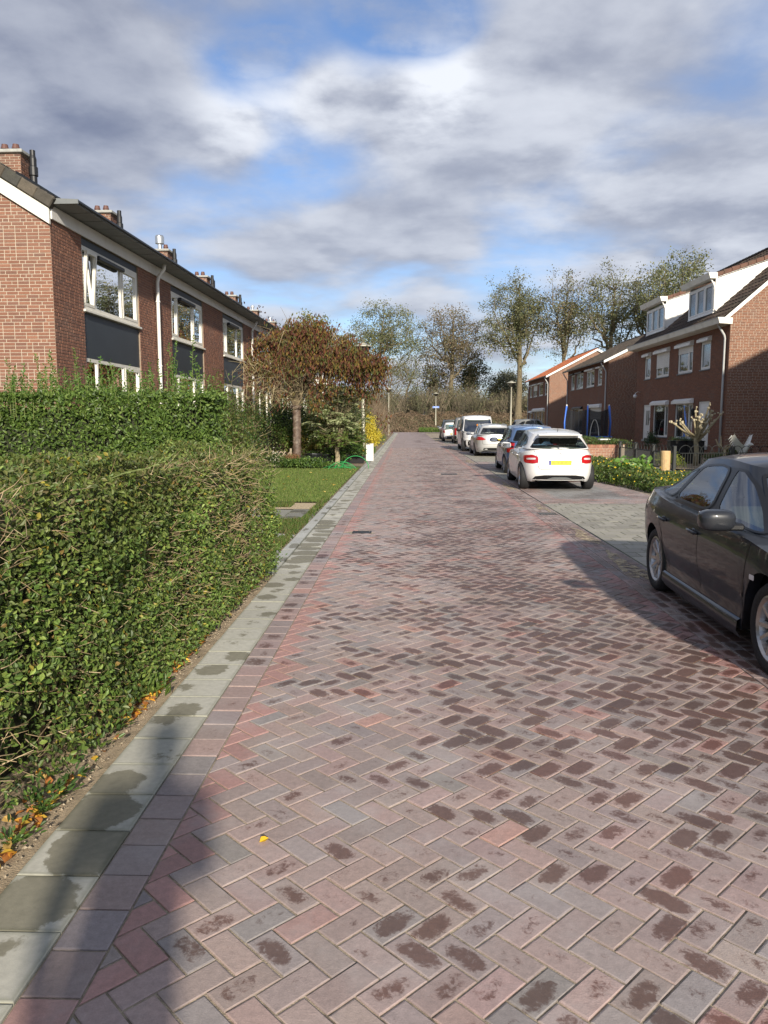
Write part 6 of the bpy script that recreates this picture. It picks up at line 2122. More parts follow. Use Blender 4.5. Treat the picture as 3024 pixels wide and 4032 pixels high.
twigs_mb(tm, P + np.array([-.07, 0, 0]), N * .7 + rdir(n) * .75 + [0, 0, .2], rp.uniform(.05, .17, n), rp.uniform(.0014, .0038, n), pick([(.30, .22, .12), (.22, .16, .09), (.40, .31, .19)], n, .25))
P, N = hedge_points(700, 'top'); n = len(P)
twigs_mb(tm, P + [0, 0, -.1], N + rdir(n) * .6, rp.uniform(.06, .13, n), rp.uniform(.0012, .003, n), pick([(.30, .22, .12), (.22, .16, .09)], n, .25))
P, N = hedge_points(350, 'end'); n = len(P)
twigs_mb(tm, P + [0, -.08, 0], N + rdir(n) * .6, rp.uniform(.06, .16, n), rp.uniform(.0016, .0035, n), pick([(.34, .25, .14), (.40, .31, .19)], n, .25))
# thick old stems inside
for i in range(90):
    y = hy0 + (hy1 - hy0) * rp.rand(); x = hx1 - rp.uniform(.12, .5)
    pts = [np.array([x, y, 0])]
    d = np.array([rp.normal(.05, .15), rp.normal(0, .2), 1.0])
    for k in range(5):
        d = d + rp.normal(0, .32, 3) * [1, 1, .3]; pts.append(pts[-1] + d / np.linalg.norm(d) * .20); pts[-1][0] = min(pts[-1][0], hx1 - .12)
    tm.tube(np.array(pts), np.linspace(.012, .004, 6), 4, pick([(.25, .18, .10), (.18, .13, .08)], 1)[0], cap=False)
for q in lm.v + tm.v:
    q[:, 0] += .040 * (q[:, 1] - 5.2)
lm.obj('foliage', M['leafgloss'], hed, kind='stuff')
tm.obj('branches', M['twig'], hed, kind='stuff')
# added dark shell inside the hedge: blocks light, its colour stands in for inner shade
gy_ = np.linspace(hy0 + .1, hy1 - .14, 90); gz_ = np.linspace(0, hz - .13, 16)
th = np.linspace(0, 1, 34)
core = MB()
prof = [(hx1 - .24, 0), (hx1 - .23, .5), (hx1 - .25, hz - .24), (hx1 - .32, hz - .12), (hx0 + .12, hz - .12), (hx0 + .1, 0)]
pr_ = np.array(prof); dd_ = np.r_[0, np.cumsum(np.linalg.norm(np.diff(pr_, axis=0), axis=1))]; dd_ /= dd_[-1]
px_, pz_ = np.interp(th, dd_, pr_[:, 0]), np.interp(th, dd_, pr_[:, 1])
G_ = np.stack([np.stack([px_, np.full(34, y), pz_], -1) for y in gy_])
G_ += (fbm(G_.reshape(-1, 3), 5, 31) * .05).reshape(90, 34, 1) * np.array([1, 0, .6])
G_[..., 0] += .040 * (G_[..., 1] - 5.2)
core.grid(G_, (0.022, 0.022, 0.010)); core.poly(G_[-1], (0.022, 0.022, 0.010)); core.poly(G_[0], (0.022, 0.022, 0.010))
core.obj('dark_core', M['twig'], hed)
# one pale creeper shoot lying on the hedge top
sh = MB(); sl_ = MB()
pts = np.array([(-1.60, 4.1, 1.335), (-1.56, 4.25, 1.36), (-1.50, 4.37, 1.37), (-1.46, 4.47, 1.395), (-1.45, 4.55, 1.43)])
sh.tube(pts, [.004, .004, .003, .0025, .002], 5, (.18, .22, .07))
t = np.linspace(.1, 1, 13); q = np.stack([np.interp(t, np.linspace(0, 1, 5), pts[:, k]) for k in range(3)], -1)
sd = np.where(np.arange(13) % 2, 1, -1)[:, None] * np.array([[.03, -.022, .006]])
sl_.leaves(q + sd, sd + [0, .01, 0], np.tile([.3, -.3, 1.0], (13, 1)), rp.uniform(.05, .07, 13), pick([(.30, .38, .10), (.36, .42, .14)], 13, .1), wide=.8, fold=.15)
cr = sh.obj('creeper_shoot', M['twig'], hed); sl_.obj('leaf', M['leaf'], cr)

# ---------------------------------------------------------------- tall loose hedge in front of the gable
th_ = thing('tall_hedge', 'tall green hedge with upright young shoots below the brick gable', 'hedge', (0, 0, 0))
lm = MB(); tm = MB()
X0, X1, YT, HT_ = -9.6, -3.05, 11.6, 2.02
n = 52000
a = rp.rand(n); z = rp.rand(n) ** .85 * HT_
P = np.stack([X0 + (X1 - X0) * a, np.full(n, YT), z], -1)
b_ = fbm(P, 1.5, 12) * .16 + fbm(P, 4, 13) * .09
top = rp.rand(n) < .22
P[top, 2] = HT_; P[top, 1] += rp.rand(top.sum()) * 1.0
endf = rp.rand(n) < .10
P[endf, 0] = X1; P[endf, 1] = YT + rp.rand(endf.sum()) * 1.0
P[:, 1] -= b_ * (~top) * (~endf); P[endf, 0] += b_[endf]
P[:, 2] += (fbm(P * [1, 1, 0], 2.2, 14) * .12) * np.clip(P[:, 2] / HT_, 0, 1)
P += rdir(n) * np.abs(rp.normal(0, .06, n))[:, None]
keep = (fbm(P, 3.2, 15) < .45) | (rp.rand(n) < .4)
P = P[keep]; n = len(P)
lm.leaves(P, rdir(n) + [0, -.2, .5], rdir(n) * .8 + [.2, -.6, .6], rp.uniform(.05, .085, n), pick([(.085, .145, .028), (.115, .185, .036), (.062, .105, .024), (.155, .22, .05)], n, .3), wide=.48, kind=1)
for i in range(420):
    x = X0 + (X1 - X0) * rp.rand(); y = YT + rp.rand() * .9; z0 = HT_ - .1 + .1 * rp.randn()
    L = rp.uniform(.10, .34) * (1.2 + .7 * math.sin(x * 2.1) * math.sin(x * .9 + 1)) + (.36 if rp.rand() < .06 else 0)
    d = np.array([rp.normal(0, .1), rp.normal(0, .1), 1.0])
    tm.tube([(x, y, z0 - .2), tuple(np.array((x, y, z0)) + d * L * .6), tuple(np.array((x, y, z0)) + d * L)], [.004, .003, .0015], 3, (.14, .16, .05), cap=False)
    m = int(L / .035) * 2
    t = np.repeat(np.linspace(.05, 1, m // 2), 2)[:m]
    q = np.array([x, y, z0]) + d * (t * L)[:, None]
    sd = rdir(len(q)) * [1, 1, .2] + [0, 0, .55]
    lm.leaves(q + sd * .025, sd, rdir(len(q)) + [0, -.3, .6], rp.uniform(.05, .075, len(q)), pick([(.095, .185, .035), (.14, .22, .045), (.070, .15, .028)], len(q), .2), wide=.36, kind=1)
lm.obj('foliage', M['leaf'], th_, kind='stuff')
tm.obj('shoots', M['twig'], th_, kind='stuff')
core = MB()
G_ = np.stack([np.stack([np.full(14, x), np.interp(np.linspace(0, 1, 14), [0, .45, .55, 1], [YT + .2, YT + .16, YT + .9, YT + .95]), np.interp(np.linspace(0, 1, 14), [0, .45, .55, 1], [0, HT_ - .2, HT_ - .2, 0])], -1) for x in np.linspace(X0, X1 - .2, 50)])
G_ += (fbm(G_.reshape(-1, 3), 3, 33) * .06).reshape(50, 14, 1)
core.grid(G_, (.022, .026, .010)); core.poly(G_[-1], (.022, .026, .010)); core.obj('dark_core', M['twig'], th_)  # added dark shell keeps light out; the hedge's inner shade is in its colour


# ---------------------------------------------------------------- shrubs
def shrub(name, label, cat, x, y, h, rx, ry, cols, n, size, clumps=40, wide=.5, stems=8, stemcol=(.16, .12, .07), z0=0.0, mat='leaf', squat=.35, droop=0.0, spread=.22, group=None, kind=1, flowers=None, bare=0, up=.3):
    rg = np.random.RandomState(abs(hash((round(x * 10), round(y * 10), n))) % 100000)
    t = thing(name, label, cat, (x, y, 0), 0, group)
    c = rdir(clumps, rg); c[:, 2] = np.abs(c[:, 2]) * 1.0 - .25 * rg.rand(clumps)
    rr = rg.uniform(.55, 1.0, clumps)[:, None]
    lump = 1 + .25 * fbm(c * 2, 1.5, 3)[:, None]
    cz = h * squat
    C_ = c * rr * lump * [rx, ry, h - cz] + [0, 0, cz + z0]
    C_[:, 2] = np.maximum(C_[:, 2], z0 + .06)
    k = rg.randint(clumps, size=n)
    P = C_[k] + rg.normal(0, spread, (n, 3)) * [rx, ry, h * .5] * .9
    P[:, 2] = np.clip(P[:, 2], .02, None)
    shade = rg.uniform(.75, 1.3, clumps)[k][:, None]
    mb = MB()
    out = P - [0, 0, cz]
    mb.leaves(P, rdir(n, rg) + [0, 0, up - droop], rdir(n, rg) * .8 + out / (np.linalg.norm(out, axis=1)[:, None] + .1) * .7 + [0, 0, .3], rg.uniform(.7, 1.3, n) * size, pick(cols, n, .25, rg) * shade, wide=wide, kind=kind)
    mb.obj('foliage', M[mat], t, kind='stuff')
    if flowers:
        fc, fn, fs = flowers
        q = MB(); kk = rg.randint(n, size=fn); Pf = P[kk] + rg.normal(0, .03, (fn, 3)) + [0, -.03, .04]
        q.leaves(Pf, rdir(fn, rg), rdir(fn, rg) + [0, -.6, .8], np.full(fn, fs), pick(fc, fn, .1, rg), wide=.9, kind=1); q.obj('flowers', M['leaf'], t, kind='stuff')
    q = MB()
    for i in range(stems):
        e = C_[rg.randint(clumps)]
        b0 = np.array([rg.normal(0, rx * .12), rg.normal(0, ry * .12), 0])
        mid = (b0 + e) / 2 * [.7, .7, 1.1] + rg.normal(0, .05, 3)
        q.tube(np.array([b0, (b0 + mid) / 2 + rg.normal(0, .02, 3), mid, e]), np.array([1, .8, .6, .25]) * max(.006, h * .011), 4, np.array(stemcol) * rg.uniform(.7, 1.3), cap=False)
    if bare:
        pk = C_[rg.randint(clumps, size=bare)] + rg.normal(0, .1, (bare, 3)) * [rx, ry, h * .4]
        twigs_mb(q, pk * [.8, .8, .9], rdir(bare, rg) * .8 + pk / (np.linalg.norm(pk, axis=1)[:, None] + .1), rg.uniform(.25, .7, bare) * h * .3, np.full(bare, .004 + .001 * h), np.array(stemcol) * rg.uniform(.7, 1.4, (bare, 1)))
    if q.n:
        q.obj('stems', M['twig'], t)
    return t


GREEN = [(.050, .100, .022), (.070, .125, .028), (.040, .080, .020)]
LIME = [(.11, .18, .035), (.14, .21, .045), (.085, .15, .03)]
OLIVE = [(.11, .12, .035), (.085, .10, .030), (.14, .13, .045)]
shrub('shrub', 'loose olive green shrub rising above the tall hedge, in front of the second dark panel', 'shrub', -4.35, 17.6, 2.65, .75, .8, OLIVE + LIME[:1], 5200, .07, 46, stems=14, bare=60)
shrub('shrub', 'bright lime green bush low beside the end of the tall hedge', 'bush', -3.95, 15.8, 1.25, .42, .5, LIME, 3000, .06, 24)
shrub('shrub', 'mid green climbing shrub between the tall hedge and the olive shrub', 'shrub', -4.6, 14.6, 1.9, .75, .6, GREEN + OLIVE[:1], 4200, .07, 36, bare=30)
shrub('shrub', 'dark leafy shrub behind the lattice, below the fourth house window', 'shrub', -5.0, 21.5, 2.1, .8, .9, GREEN, 4200, .07, 36, stemcol=(.25, .2, .12), bare=40)
shrub('conifer', 'dark green spreading conifer behind the ringed trunk of the russet tree', 'conifer', -5.25, 31.0, 2.7, 1.25, 1.2, [(.022, .048, .022), (.030, .058, .026), (.018, .036, .018)], 7500, .10, 50, wide=.22, droop=.5)
shrub('conifer', 'brownish dark conifer left of the spreading conifer by the lattice', 'conifer', -5.9, 28.0, 1.9, .9, .9, [(.036, .042, .022), (.050, .045, .028)], 4500, .09, 36, wide=.22, droop=.4)
shrub('shrub', 'yellowing shrub behind the black flowerpot', 'shrub', -3.55, 29.2, 1.75, .75, .7, [(.24, .18, .035), (.11, .13, .03), (.16, .15, .04)], 3000, .08, 30, bare=25, stemcol=(.3, .22, .12), flowers=([(.75, .73, .65)], 40, .07))
shrub('shrub', 'green and brown mixed shrub standing behind the pale rowan', 'shrub', -2.9, 31.5, 2.3, 1.1, .9, OLIVE + GREEN, 5200, .085, 46, bare=60, stemcol=(.26, .20, .12))
shrub('shrub', 'low leafy green bush at the foot of the street lamp', 'bush', -2.2, 30.3, .85, .60, .7, GREEN + LIME[:1], 3200, .07, 26)
shrub('shrub', 'small yellow green bush just before the street lamp', 'bush', -2.55, 35.0, 1.05, .52, .5, [(.34, .32, .045), (.26, .28, .04)], 2200, .065, 22)
shrub('shrub', 'rounded bright yellow bush beyond the white post', 'bush', -1.98, 39.5, 1.62, .62, .65, [(.50, .41, .045), (.42, .36, .04), (.58, .48, .07)], 7000, .085, 44, squat=.45)
shrub('shrub', 'dense green shrub behind the bright yellow bush', 'shrub', -2.9, 41.5, 2.4, .9, 1.0, OLIVE + GREEN, 4200, .1, 36, bare=50)
shrub('shrub', 'tangled shrub between the yellow bush and the bare brown hedge', 'shrub', -2.7, 47, 2.7, .9, 1.6, OLIVE + [(.10, .07, .035)], 4000, .11, 36, bare=120, stemcol=(.17, .13, .085))
shrub('shrub', 'low red brown ground plant beside the black flowerpot', 'plant', -2.9, 26.4, .26, .34, .25, [(.13, .05, .03), (.10, .06, .03), (.08, .09, .03)], 900, .06, 14, stems=3)
shrub('shrub', 'dry brown grassy clump round the base of the ringed trunk', 'plant', -3.95, 26.5, .50, .36, .3, [(.24, .14, .07), (.18, .10, .05)], 1500, .16, 16, wide=.12, stems=3, up=1.2, mat='leafdry')
shrub('shrub', 'white flowered low plants left of the ringed trunk', 'plant', -4.6, 25.6, .7, .55, .5, GREEN, 1700, .06, 18, flowers=([(.72, .70, .62)], 70, .06))
shrub('shrub', 'leafy low plants at the far end of the clipped hedge', 'plant', -3.1, 9.6, .5, .4, .6, LIME + GREEN, 1300, .06, 16)
shrub('shrub', 'green low plants along the lawn edge under the pale rowan', 'plant', -2.9, 28.3, .6, .8, .5, GREEN + LIME[:1], 2300, .065, 24)
shrub('shrub', 'orange and yellow flowers at the foot of the near lamp post', 'flowers', -1.98, 33.2, .75, .14, .2, GREEN, 260, .06, 8, stems=4, flowers=([(.75, .30, .03), (.80, .50, .04)], 60, .085))
shrub('shrub', 'weedy green verge plants past the white post', 'plant', -1.75, 36.5, .45, .22, 2.6, LIME + GREEN, 1600, .07, 30, stems=4)
shrub('shrub', 'tall grassy weeds at the end of the footpath', 'plant', -1.9, 55, .6, .3, 7, LIME + OLIVE, 1800, .09, 40, stems=4, up=1.0, wide=.25)


shrub('shrub', 'tall twiggy olive shrub under the left half of the russet tree', 'shrub', -5.1, 24.6, 2.5, .95, .8, OLIVE + GREEN, 5200, .075, 46, bare=90, stemcol=(.30, .24, .14))
shrub('shrub', 'broad mixed green shrub hiding the doors behind the russet tree', 'shrub', -5.3, 34.5, 2.9, 1.1, 1.5, OLIVE + LIME[:1] + GREEN[:1], 6500, .095, 56, bare=50)
shrub('shrub', 'big olive shrub between the spreading conifer and the pale rowan', 'shrub', -4.1, 33.2, 2.5, 1.0, 1.0, OLIVE + GREEN[:1], 5800, .09, 50, bare=60, stemcol=(.26, .2, .12))
shrub('shrub', 'brown and green shrub far behind the pale rowan by the terrace', 'shrub', -4.4, 42, 3.2, 1.3, 2.0, OLIVE + [(.10, .07, .035)], 6000, .11, 50, bare=80)

shrub('shrub', 'yellow green shrub filling the space just behind the ringed trunk', 'shrub', -4.55, 29.6, 2.0, .8, .7, LIME + OLIVE[:1], 4500, .08, 40, bare=30, stemcol=(.3, .24, .14))
shrub('shrub', 'leafy lime green shrub directly behind the pale rowan', 'shrub', -3.0, 29.9, 2.1, .8, .6, LIME + OLIVE, 4500, .08, 40, bare=40, stemcol=(.3, .24, .14))
shrub('shrub', 'olive shrub between the pale rowan and the lamp post', 'shrub', -2.35, 33.8, 1.9, .6, .8, OLIVE + LIME[:1], 4200, .08, 36, bare=40)
shrub('shrub', 'rough grass and leaf tufts where the lawn meets the border', 'plant', -3.6, 25.9, .4, 1.1, .5, LIME + GREEN, 2600, .08, 30, stems=3, up=.8)
# ---------------------------------------------------------------- bare brown hedge further up the street
bh = thing('bare_hedge', 'bare brown hedge lining the far part of the street on the terrace side', 'hedge', (0, 0, 0))
q = MB(); n = 4200
P = np.stack([rp.normal(-2.75, .42, n), rp.uniform(50, 84, n), np.zeros(n)], -1)
P[:, 2] = rp.uniform(0, 2.0, n)
twigs_mb(q, P, rdir(n) * .6 + [0, 0, 1.0], rp.uniform(.6, 1.7, n), rp.uniform(.006, .014, n), pick([(.16, .115, .075), (.12, .09, .06), (.20, .15, .095)], n, .25), 4)
q.obj('branches', M['twig'], bh, kind='stuff')
q = MB(); n = 5200
P = np.stack([rp.normal(-2.75, .45, n), rp.uniform(50, 84, n), rp.uniform(.1, 3.2, n)], -1)
q.leaves(P, rdir(n), rdir(n), rp.uniform(.06, .13, n), pick([(.14, .085, .05), (.085, .075, .035), (.11, .09, .04)], n, .3), kind=1)
q.obj('foliage', M['leafdry'], bh, kind='stuff')


# ---------------------------------------------------------------- trees
def tree(name, label, base, h, fork, rx, rz, cols, nclump=230, per=24, lsize=.25, tr=.34, lean=(0, 0), cz=None, limbs=7, bark='bark', seed=0, group=None, sig=.52, wide=.6, shell=.5, mat='leafdry', ry=None, sparse_low=True, droop=0.0):
    rg = np.random.RandomState(900 + seed)
    t = thing(name, label, 'tree', base, 0, group)
    ry = ry or rx
    cz = cz if cz is not None else h - rz
    cen = np.array([lean[0], lean[1], cz])
    fk = np.array([lean[0] * fork / cz * .8, lean[1] * fork / cz * .8, fork])
    mb = MB()
    # trunk carries on as a leader
    n = 9
    tt = np.linspace(0, 1, n)
    tip = cen + np.array([rg.normal(0, rx * .1), 0, rz * .55])
    tp = np.outer(1 - tt, [0, 0, 0]) + np.outer(tt, tip)
    bow = np.sin(tt * math.pi)[:, None] * np.array([rg.normal(0, .3), rg.normal(0, .3), 0]) + rg.normal(0, .05, (n, 3)) * [1, 1, 0]
    bow[0] = 0
    tp = tp + bow
    trr = tr * (1.12 - tt) ** .8; trr[0] *= 1.3
    mb.tube(tp, np.maximum(trr, .04), 9, cap=False)

    def at_trunk(z):
        return np.array([np.interp(z, tp[:, 2], tp[:, k]) for k in range(3)])
    nodes = [(p, max(.03, r)) for p, r in zip(tp[n // 2:], trr[n // 2:])]
    for i in range(limbs):
        a = 2 * math.pi * (i + rg.uniform(-.3, .3)) / limbs
        z0 = fork * rg.uniform(.92, 1.0) + (cz + rz * .2 - fork) * (i / limbs) ** 1.2 * .8
        s0 = at_trunk(z0)
        e = cen + np.array([math.cos(a) * rx * .78, math.sin(a) * ry * .78, rz * rg.uniform(-.25, .75)])
        m = 8; t2 = np.linspace(0, 1, m)[:, None]
        ctrl = s0 + (e - s0) * [.62, .62, .22]
        L = (1 - t2) ** 2 * s0 + 2 * t2 * (1 - t2) * ctrl + t2 ** 2 * e + rg.normal(0, .10 + .012 * rx, (m, 3)) * (t2 > 0)
        r0 = tr * rg.uniform(.32, .5)
        r = r0 * (1.1 - np.linspace(0, 1, m)) ** .8
        mb.tube(L, np.maximum(r, .025), 6, cap=False)
        nodes += [(L[k], max(.025, r[k])) for k in range(2, m)]
    NP = np.array([q[0] for q in nodes]); NR = np.array([q[1] for q in nodes])
    c = rdir(nclump, rg) * (rg.rand(nclump, 1) ** shell)
    # broken outline
    c *= (1 + .16 * fbm(c * 1.7, 1.6, seed))[:, None]
    Cc = cen + c * [rx, ry, rz]
    if sparse_low:
        keep = (c[:, 2] > -.35) | (rg.rand(nclump) < .45)
        Cc = Cc[keep]
    # secondary branches reach from the nearest lower node to every clump
    for p in Cc:
        d = np.linalg.norm((NP - p) * [1, 1, 1.0], axis=1) + np.where(NP[:, 2] > p[2] + .2, 2.0, 0)
        k = int(np.argmin(d)); s0 = NP[k]
        if d[k] > 6:
            continue
        mid = s0 + (p - s0) * .5 + [0, 0, .10 * d[k]] + rg.normal(0, .06 * d[k], 3)
        mb.tube(np.array([s0, mid, p]), np.array([min(.055, NR[k] * .5), .022, .012]) * (1 if h > 8 else .5), 4, cap=False)
    mb.obj('trunk', M[bark], t, smooth=True)
    # twigs
    q = MB(); ntw = len(Cc) * 5; kk = rg.randint(len(Cc), size=ntw)
    twigs_mb(q, Cc[kk], rdir(ntw, rg) + [0, 0, .4], rg.uniform(.3, 1.0, ntw) * min(1, sig * 2), np.full(ntw, .009 if h > 8 else .004), np.array((.15, .125, .08)) * rg.uniform(.7, 1.2, (ntw, 1)))
    q.obj('twigs', M['twig'], t, kind='stuff')
    q = MB(); cnt = rg.poisson(per * (1.8 if h > 8 else 1.0) * rg.uniform(.25, 1.6, len(Cc))); kk = np.repeat(np.arange(len(Cc)), cnt); m = len(kk)
    P = Cc[kk] + rg.normal(0, sig, (m, 3)) * [1, 1, .85]
    sh = rg.uniform(.8, 1.3, len(Cc))[kk][:, None]
    q.leaves(P, rdir(m, rg) + [0, 0, .1 - droop], rdir(m, rg) + [0, 0, .3], rg.uniform(.6, 1.3, m) * lsize, pick(cols, m, .25, rg) * sh, wide=wide, kind=1)
    q.obj('crown', M[mat], t, kind='stuff')
    return t


AUT = [(.17, .165, .085), (.14, .145, .075), (.20, .18, .09), (.11, .12, .065)]
AUTG = [(.16, .175, .085), (.125, .145, .072), (.20, .195, .095)]
AUTB = [(.165, .125, .085), (.135, .115, .075), (.20, .150, .095)]
TG = 'tall trees on the dike at the end of the street'
DZ = 1.95
def at_px(px, Y):
    return (px - 879) / 1661.0 * Y
tree('tall_tree', 'broad autumn tree with a leaning forked trunk, above the near street lamp', (at_px(806, 121), 121, DZ), 17.6, 6.0, 6.2, 5.4, AUTG, 250, 34, tr=.42, lean=(2.0, 0), seed=1, group=TG, limbs=8)
tree('tall_tree', 'thinning brownish tree with a pale straight trunk, right above the blue street name sign', (at_px(967, 118), 118, DZ), 17.6, 6.0, 5.4, 6.6, AUTB + AUT[:1], 250, 26, tr=.43, lean=(.4, 0), seed=2, group=TG, limbs=9)
tree('tall_tree', 'tallest full tree with a thick trunk, rising beside the orange roofed houses', (at_px(1116, 111), 111, 1.6), 20.6, 7.2, 4.9, 6.9, AUTG + AUT, 290, 36, tr=.45, lean=(-.7, 0), seed=3, group=TG, limbs=9)
tree('tall_tree', 'slender tree standing behind the orange roof', (at_px(1222, 108), 108, 1.8), 20.2, 8, 3.5, 6.6, AUT + AUTB[:1], 180, 28, tr=.36, lean=(-.8, 0), seed=4, group=TG)
tree('tall_tree', 'spreading tree behind the grey brown roof of the second houses', (at_px(1310, 104), 104, 1.8), 19.6, 7.5, 4.6, 6.4, AUTG + AUT, 230, 28, tr=.42, seed=5, group=TG, limbs=8)
tree('tall_tree', 'narrow tree left of the far white dormer', (at_px(1375, 100), 100, 1.8), 19.4, 8, 3.2, 6.0, AUT, 150, 28, tr=.34, lean=(.5, 0), seed=6, group=TG)
tree('tall_tree', 'round topped tree above the two white dormers', (at_px(1450, 92), 92, 1.8), 19.6, 8, 4.2, 6.0, AUTG, 200, 30, tr=.40, lean=(0, 0), seed=7, group=TG)
tree('leaning_tree', 'small leaning tree on the bank left of the blue street name sign', (at_px(867, 119), 119, DZ), 10.0, 3.4, 3.6, 3.2, AUTG, 100, 16, tr=.20, lean=(2.2, 0), seed=8, lsize=.22, limbs=6)
tree('leaning_tree', 'small bare branched tree between the broad autumn tree and the leaning tree', (at_px(838, 116), 116, DZ), 8.6, 2.6, 3.2, 2.8, AUT, 70, 12, tr=.15, lean=(1.0, 0), seed=9, lsize=.2, limbs=6)
tree('evergreen_tree', 'dark leafed ivy covered tree behind the pale straight trunk', (at_px(1012, 124), 124, DZ), 10.4, 2.5, 3.2, 4.4, [(.085, .095, .045), (.11, .11, .055)], 110, 24, tr=.25, seed=10, lsize=.3, shell=.7)
tree('evergreen_tree', 'ivy clad tree close left of the pale straight trunk', (at_px(940, 123), 123, DZ), 9.0, 2.5, 2.6, 3.6, [(.10, .095, .05), (.125, .105, .06)], 80, 20, tr=.22, seed=11, lsize=.3, shell=.7)
tree('garden_tree', 'yellow green garden tree rising behind the russet tree', (at_px(676, 66), 66, 0), 10.2, 3.2, 2.6, 3.6, [(.15, .16, .036), (.12, .14, .032), (.19, .17, .042)], 170, 46, tr=.2, seed=12, lsize=.2, sig=.36, shell=.65, mat='leaf')
tree('garden_tree', 'thin dark leafed tree peeping over the ridge of the terrace', (at_px(545, 74), 74, 0), 12.4, 6, 2.4, 2.8, [(.055, .030, .030), (.07, .045, .035)], 80, 12, tr=.15, seed=13, lsize=.26, sig=.4)
tree('distant_tree', 'grey bare tree in the gap before the orange roofed houses', (at_px(1085, 128), 128, DZ), 7.4, 2.4, 3.4, 3.0, [(.085, .085, .060), (.07, .075, .05)], 110, 26, tr=.16, seed=14, lsize=.3)
tree('distant_tree', 'rounded grey green tree behind the lamp on the driveway side', (at_px(1098, 150), 150, 0), 11.5, 3, 3.8, 4.6, [(.10, .105, .075), (.085, .09, .06)], 150, 40, tr=.2, seed=15, lsize=.36, shell=.7)

# ---------------------------------------------------------------- russet umbrella tree in the garden
rt = thing('russet_tree', 'umbrella shaped russet leaved garden tree with a thick ringed trunk', 'tree', (-3.85, 26.8, 0))
q = MB(); zz = np.linspace(0, 2.1, 22)
rr = .145 + .012 * np.sin(zz * 30) + .02 * (zz < .3)
q.tube(np.stack([.03 * np.sin(zz), 0 * zz, zz], -1), rr, 14, cap=True)
q.lathe([(.19, 2.02), (.22, 2.04), (.22, 2.12), (.15, 2.16)], 14)
trk = q.obj('trunk', pm('ringed_trunk', (.11, .075, .055), .55, var=.5, vscale=7, bump=.6, bscale=22, dirt=(.40, .34, .27), dscale=5, damt=.6), rt, smooth=True)
q = MB(); rg = np.random.RandomState(4); ends = []
for i in range(30):
    a = rg.uniform(0, 2 * math.pi); R_ = rg.uniform(.6, 1.9) * (1.05 if math.cos(a) > .2 else .95)
    e = np.array([math.cos(a) * R_ + .55, math.sin(a) * R_ * .7, 4.75 - .30 * (R_ / 1.5) ** 2.2 + rg.normal(0, .14)])
    m = np.array([math.cos(a) * R_ * .40, math.sin(a) * R_ * .35, 3.7 + rg.normal(0, .25)])
    s0 = np.array([0, 0, 2.05])
    t2 = np.linspace(0, 1, 8)[:, None]
    L = (1 - t2) ** 2 * s0 + 2 * t2 * (1 - t2) * m + t2 ** 2 * e + rg.normal(0, .05, (8, 3)) * (t2 > 0)
    q.tube(L, np.linspace(.05, .012, 8), 5, np.array((.15, .115, .07)), cap=False)
    ends += [L[k] for k in range(3, 8)]
ends = np.array(ends)
n = 420; kk = rg.randint(len(ends), size=n)
twigs_mb(q, ends[kk], rdir(n, rg) + [0, 0, -.5], rg.uniform(.25, .8, n), np.full(n, .007), pick([(.26, .20, .11), (.20, .15, .09), (.34, .28, .17)], n, .2, rg), 4)
n = 420
pz = np.stack([rg.normal(-.6, .6, n), rg.normal(-.7, .4, n), rg.uniform(2.3, 3.5, n)], -1)
twigs_mb(q, pz, rdir(n, rg) + [-.2, 0, .1], rg.uniform(.3, .8, n), np.full(n, .008), pick([(.36, .30, .17), (.28, .23, .13)], n, .2, rg), 4)
q.obj('branches', M['twig'], rt)
q = MB(); n = 420
rad__ = rg.rand(n) ** .5; a = rg.uniform(0, 2 * math.pi, n)
cl = np.stack([np.cos(a) * rad__ * 2.0 + .35, np.sin(a) * rad__ * 1.6, 4.85 - 1.25 * rad__ ** 2.4 - rg.exponential(.36, n)], -1)
low = rg.rand(n) < .15; cl[low, 2] -= rg.uniform(.3, 1.1, low.sum())
arm = rg.rand(n) < .20; cl[arm] = np.stack([rg.uniform(1.5, 3.1, arm.sum()), rg.normal(0, .5, arm.sum()), 0 * a[arm]], -1); cl[arm, 2] = 3.80 - .16 * (cl[arm, 0] - 1.5) - rg.exponential(.40, arm.sum())
cnt = rg.poisson(44, n); kk = np.repeat(np.arange(n), cnt); m = len(kk)
P = cl[kk] + rg.normal(0, .15, (m, 3)) * [1, 1, 1.2]
cc = pick([(.135, .050, .032), (.105, .042, .028), (.165, .075, .036), (.08, .036, .026)], m, .3, rg)
oliv = rg.rand(m) < .48; cc[oliv] = pick([(.09, .10, .03), (.12, .10, .03), (.20, .13, .035)], oliv.sum(), .2, rg)
q.leaves(P, rdir(m, rg) * .55 + [0, 0, -1.0], rdir(m, rg) + [.2, -.5, .2], rg.uniform(.09, .17, m), cc, wide=.38, kind=1)
q.obj('crown', M['leafdry'], rt, kind='stuff')

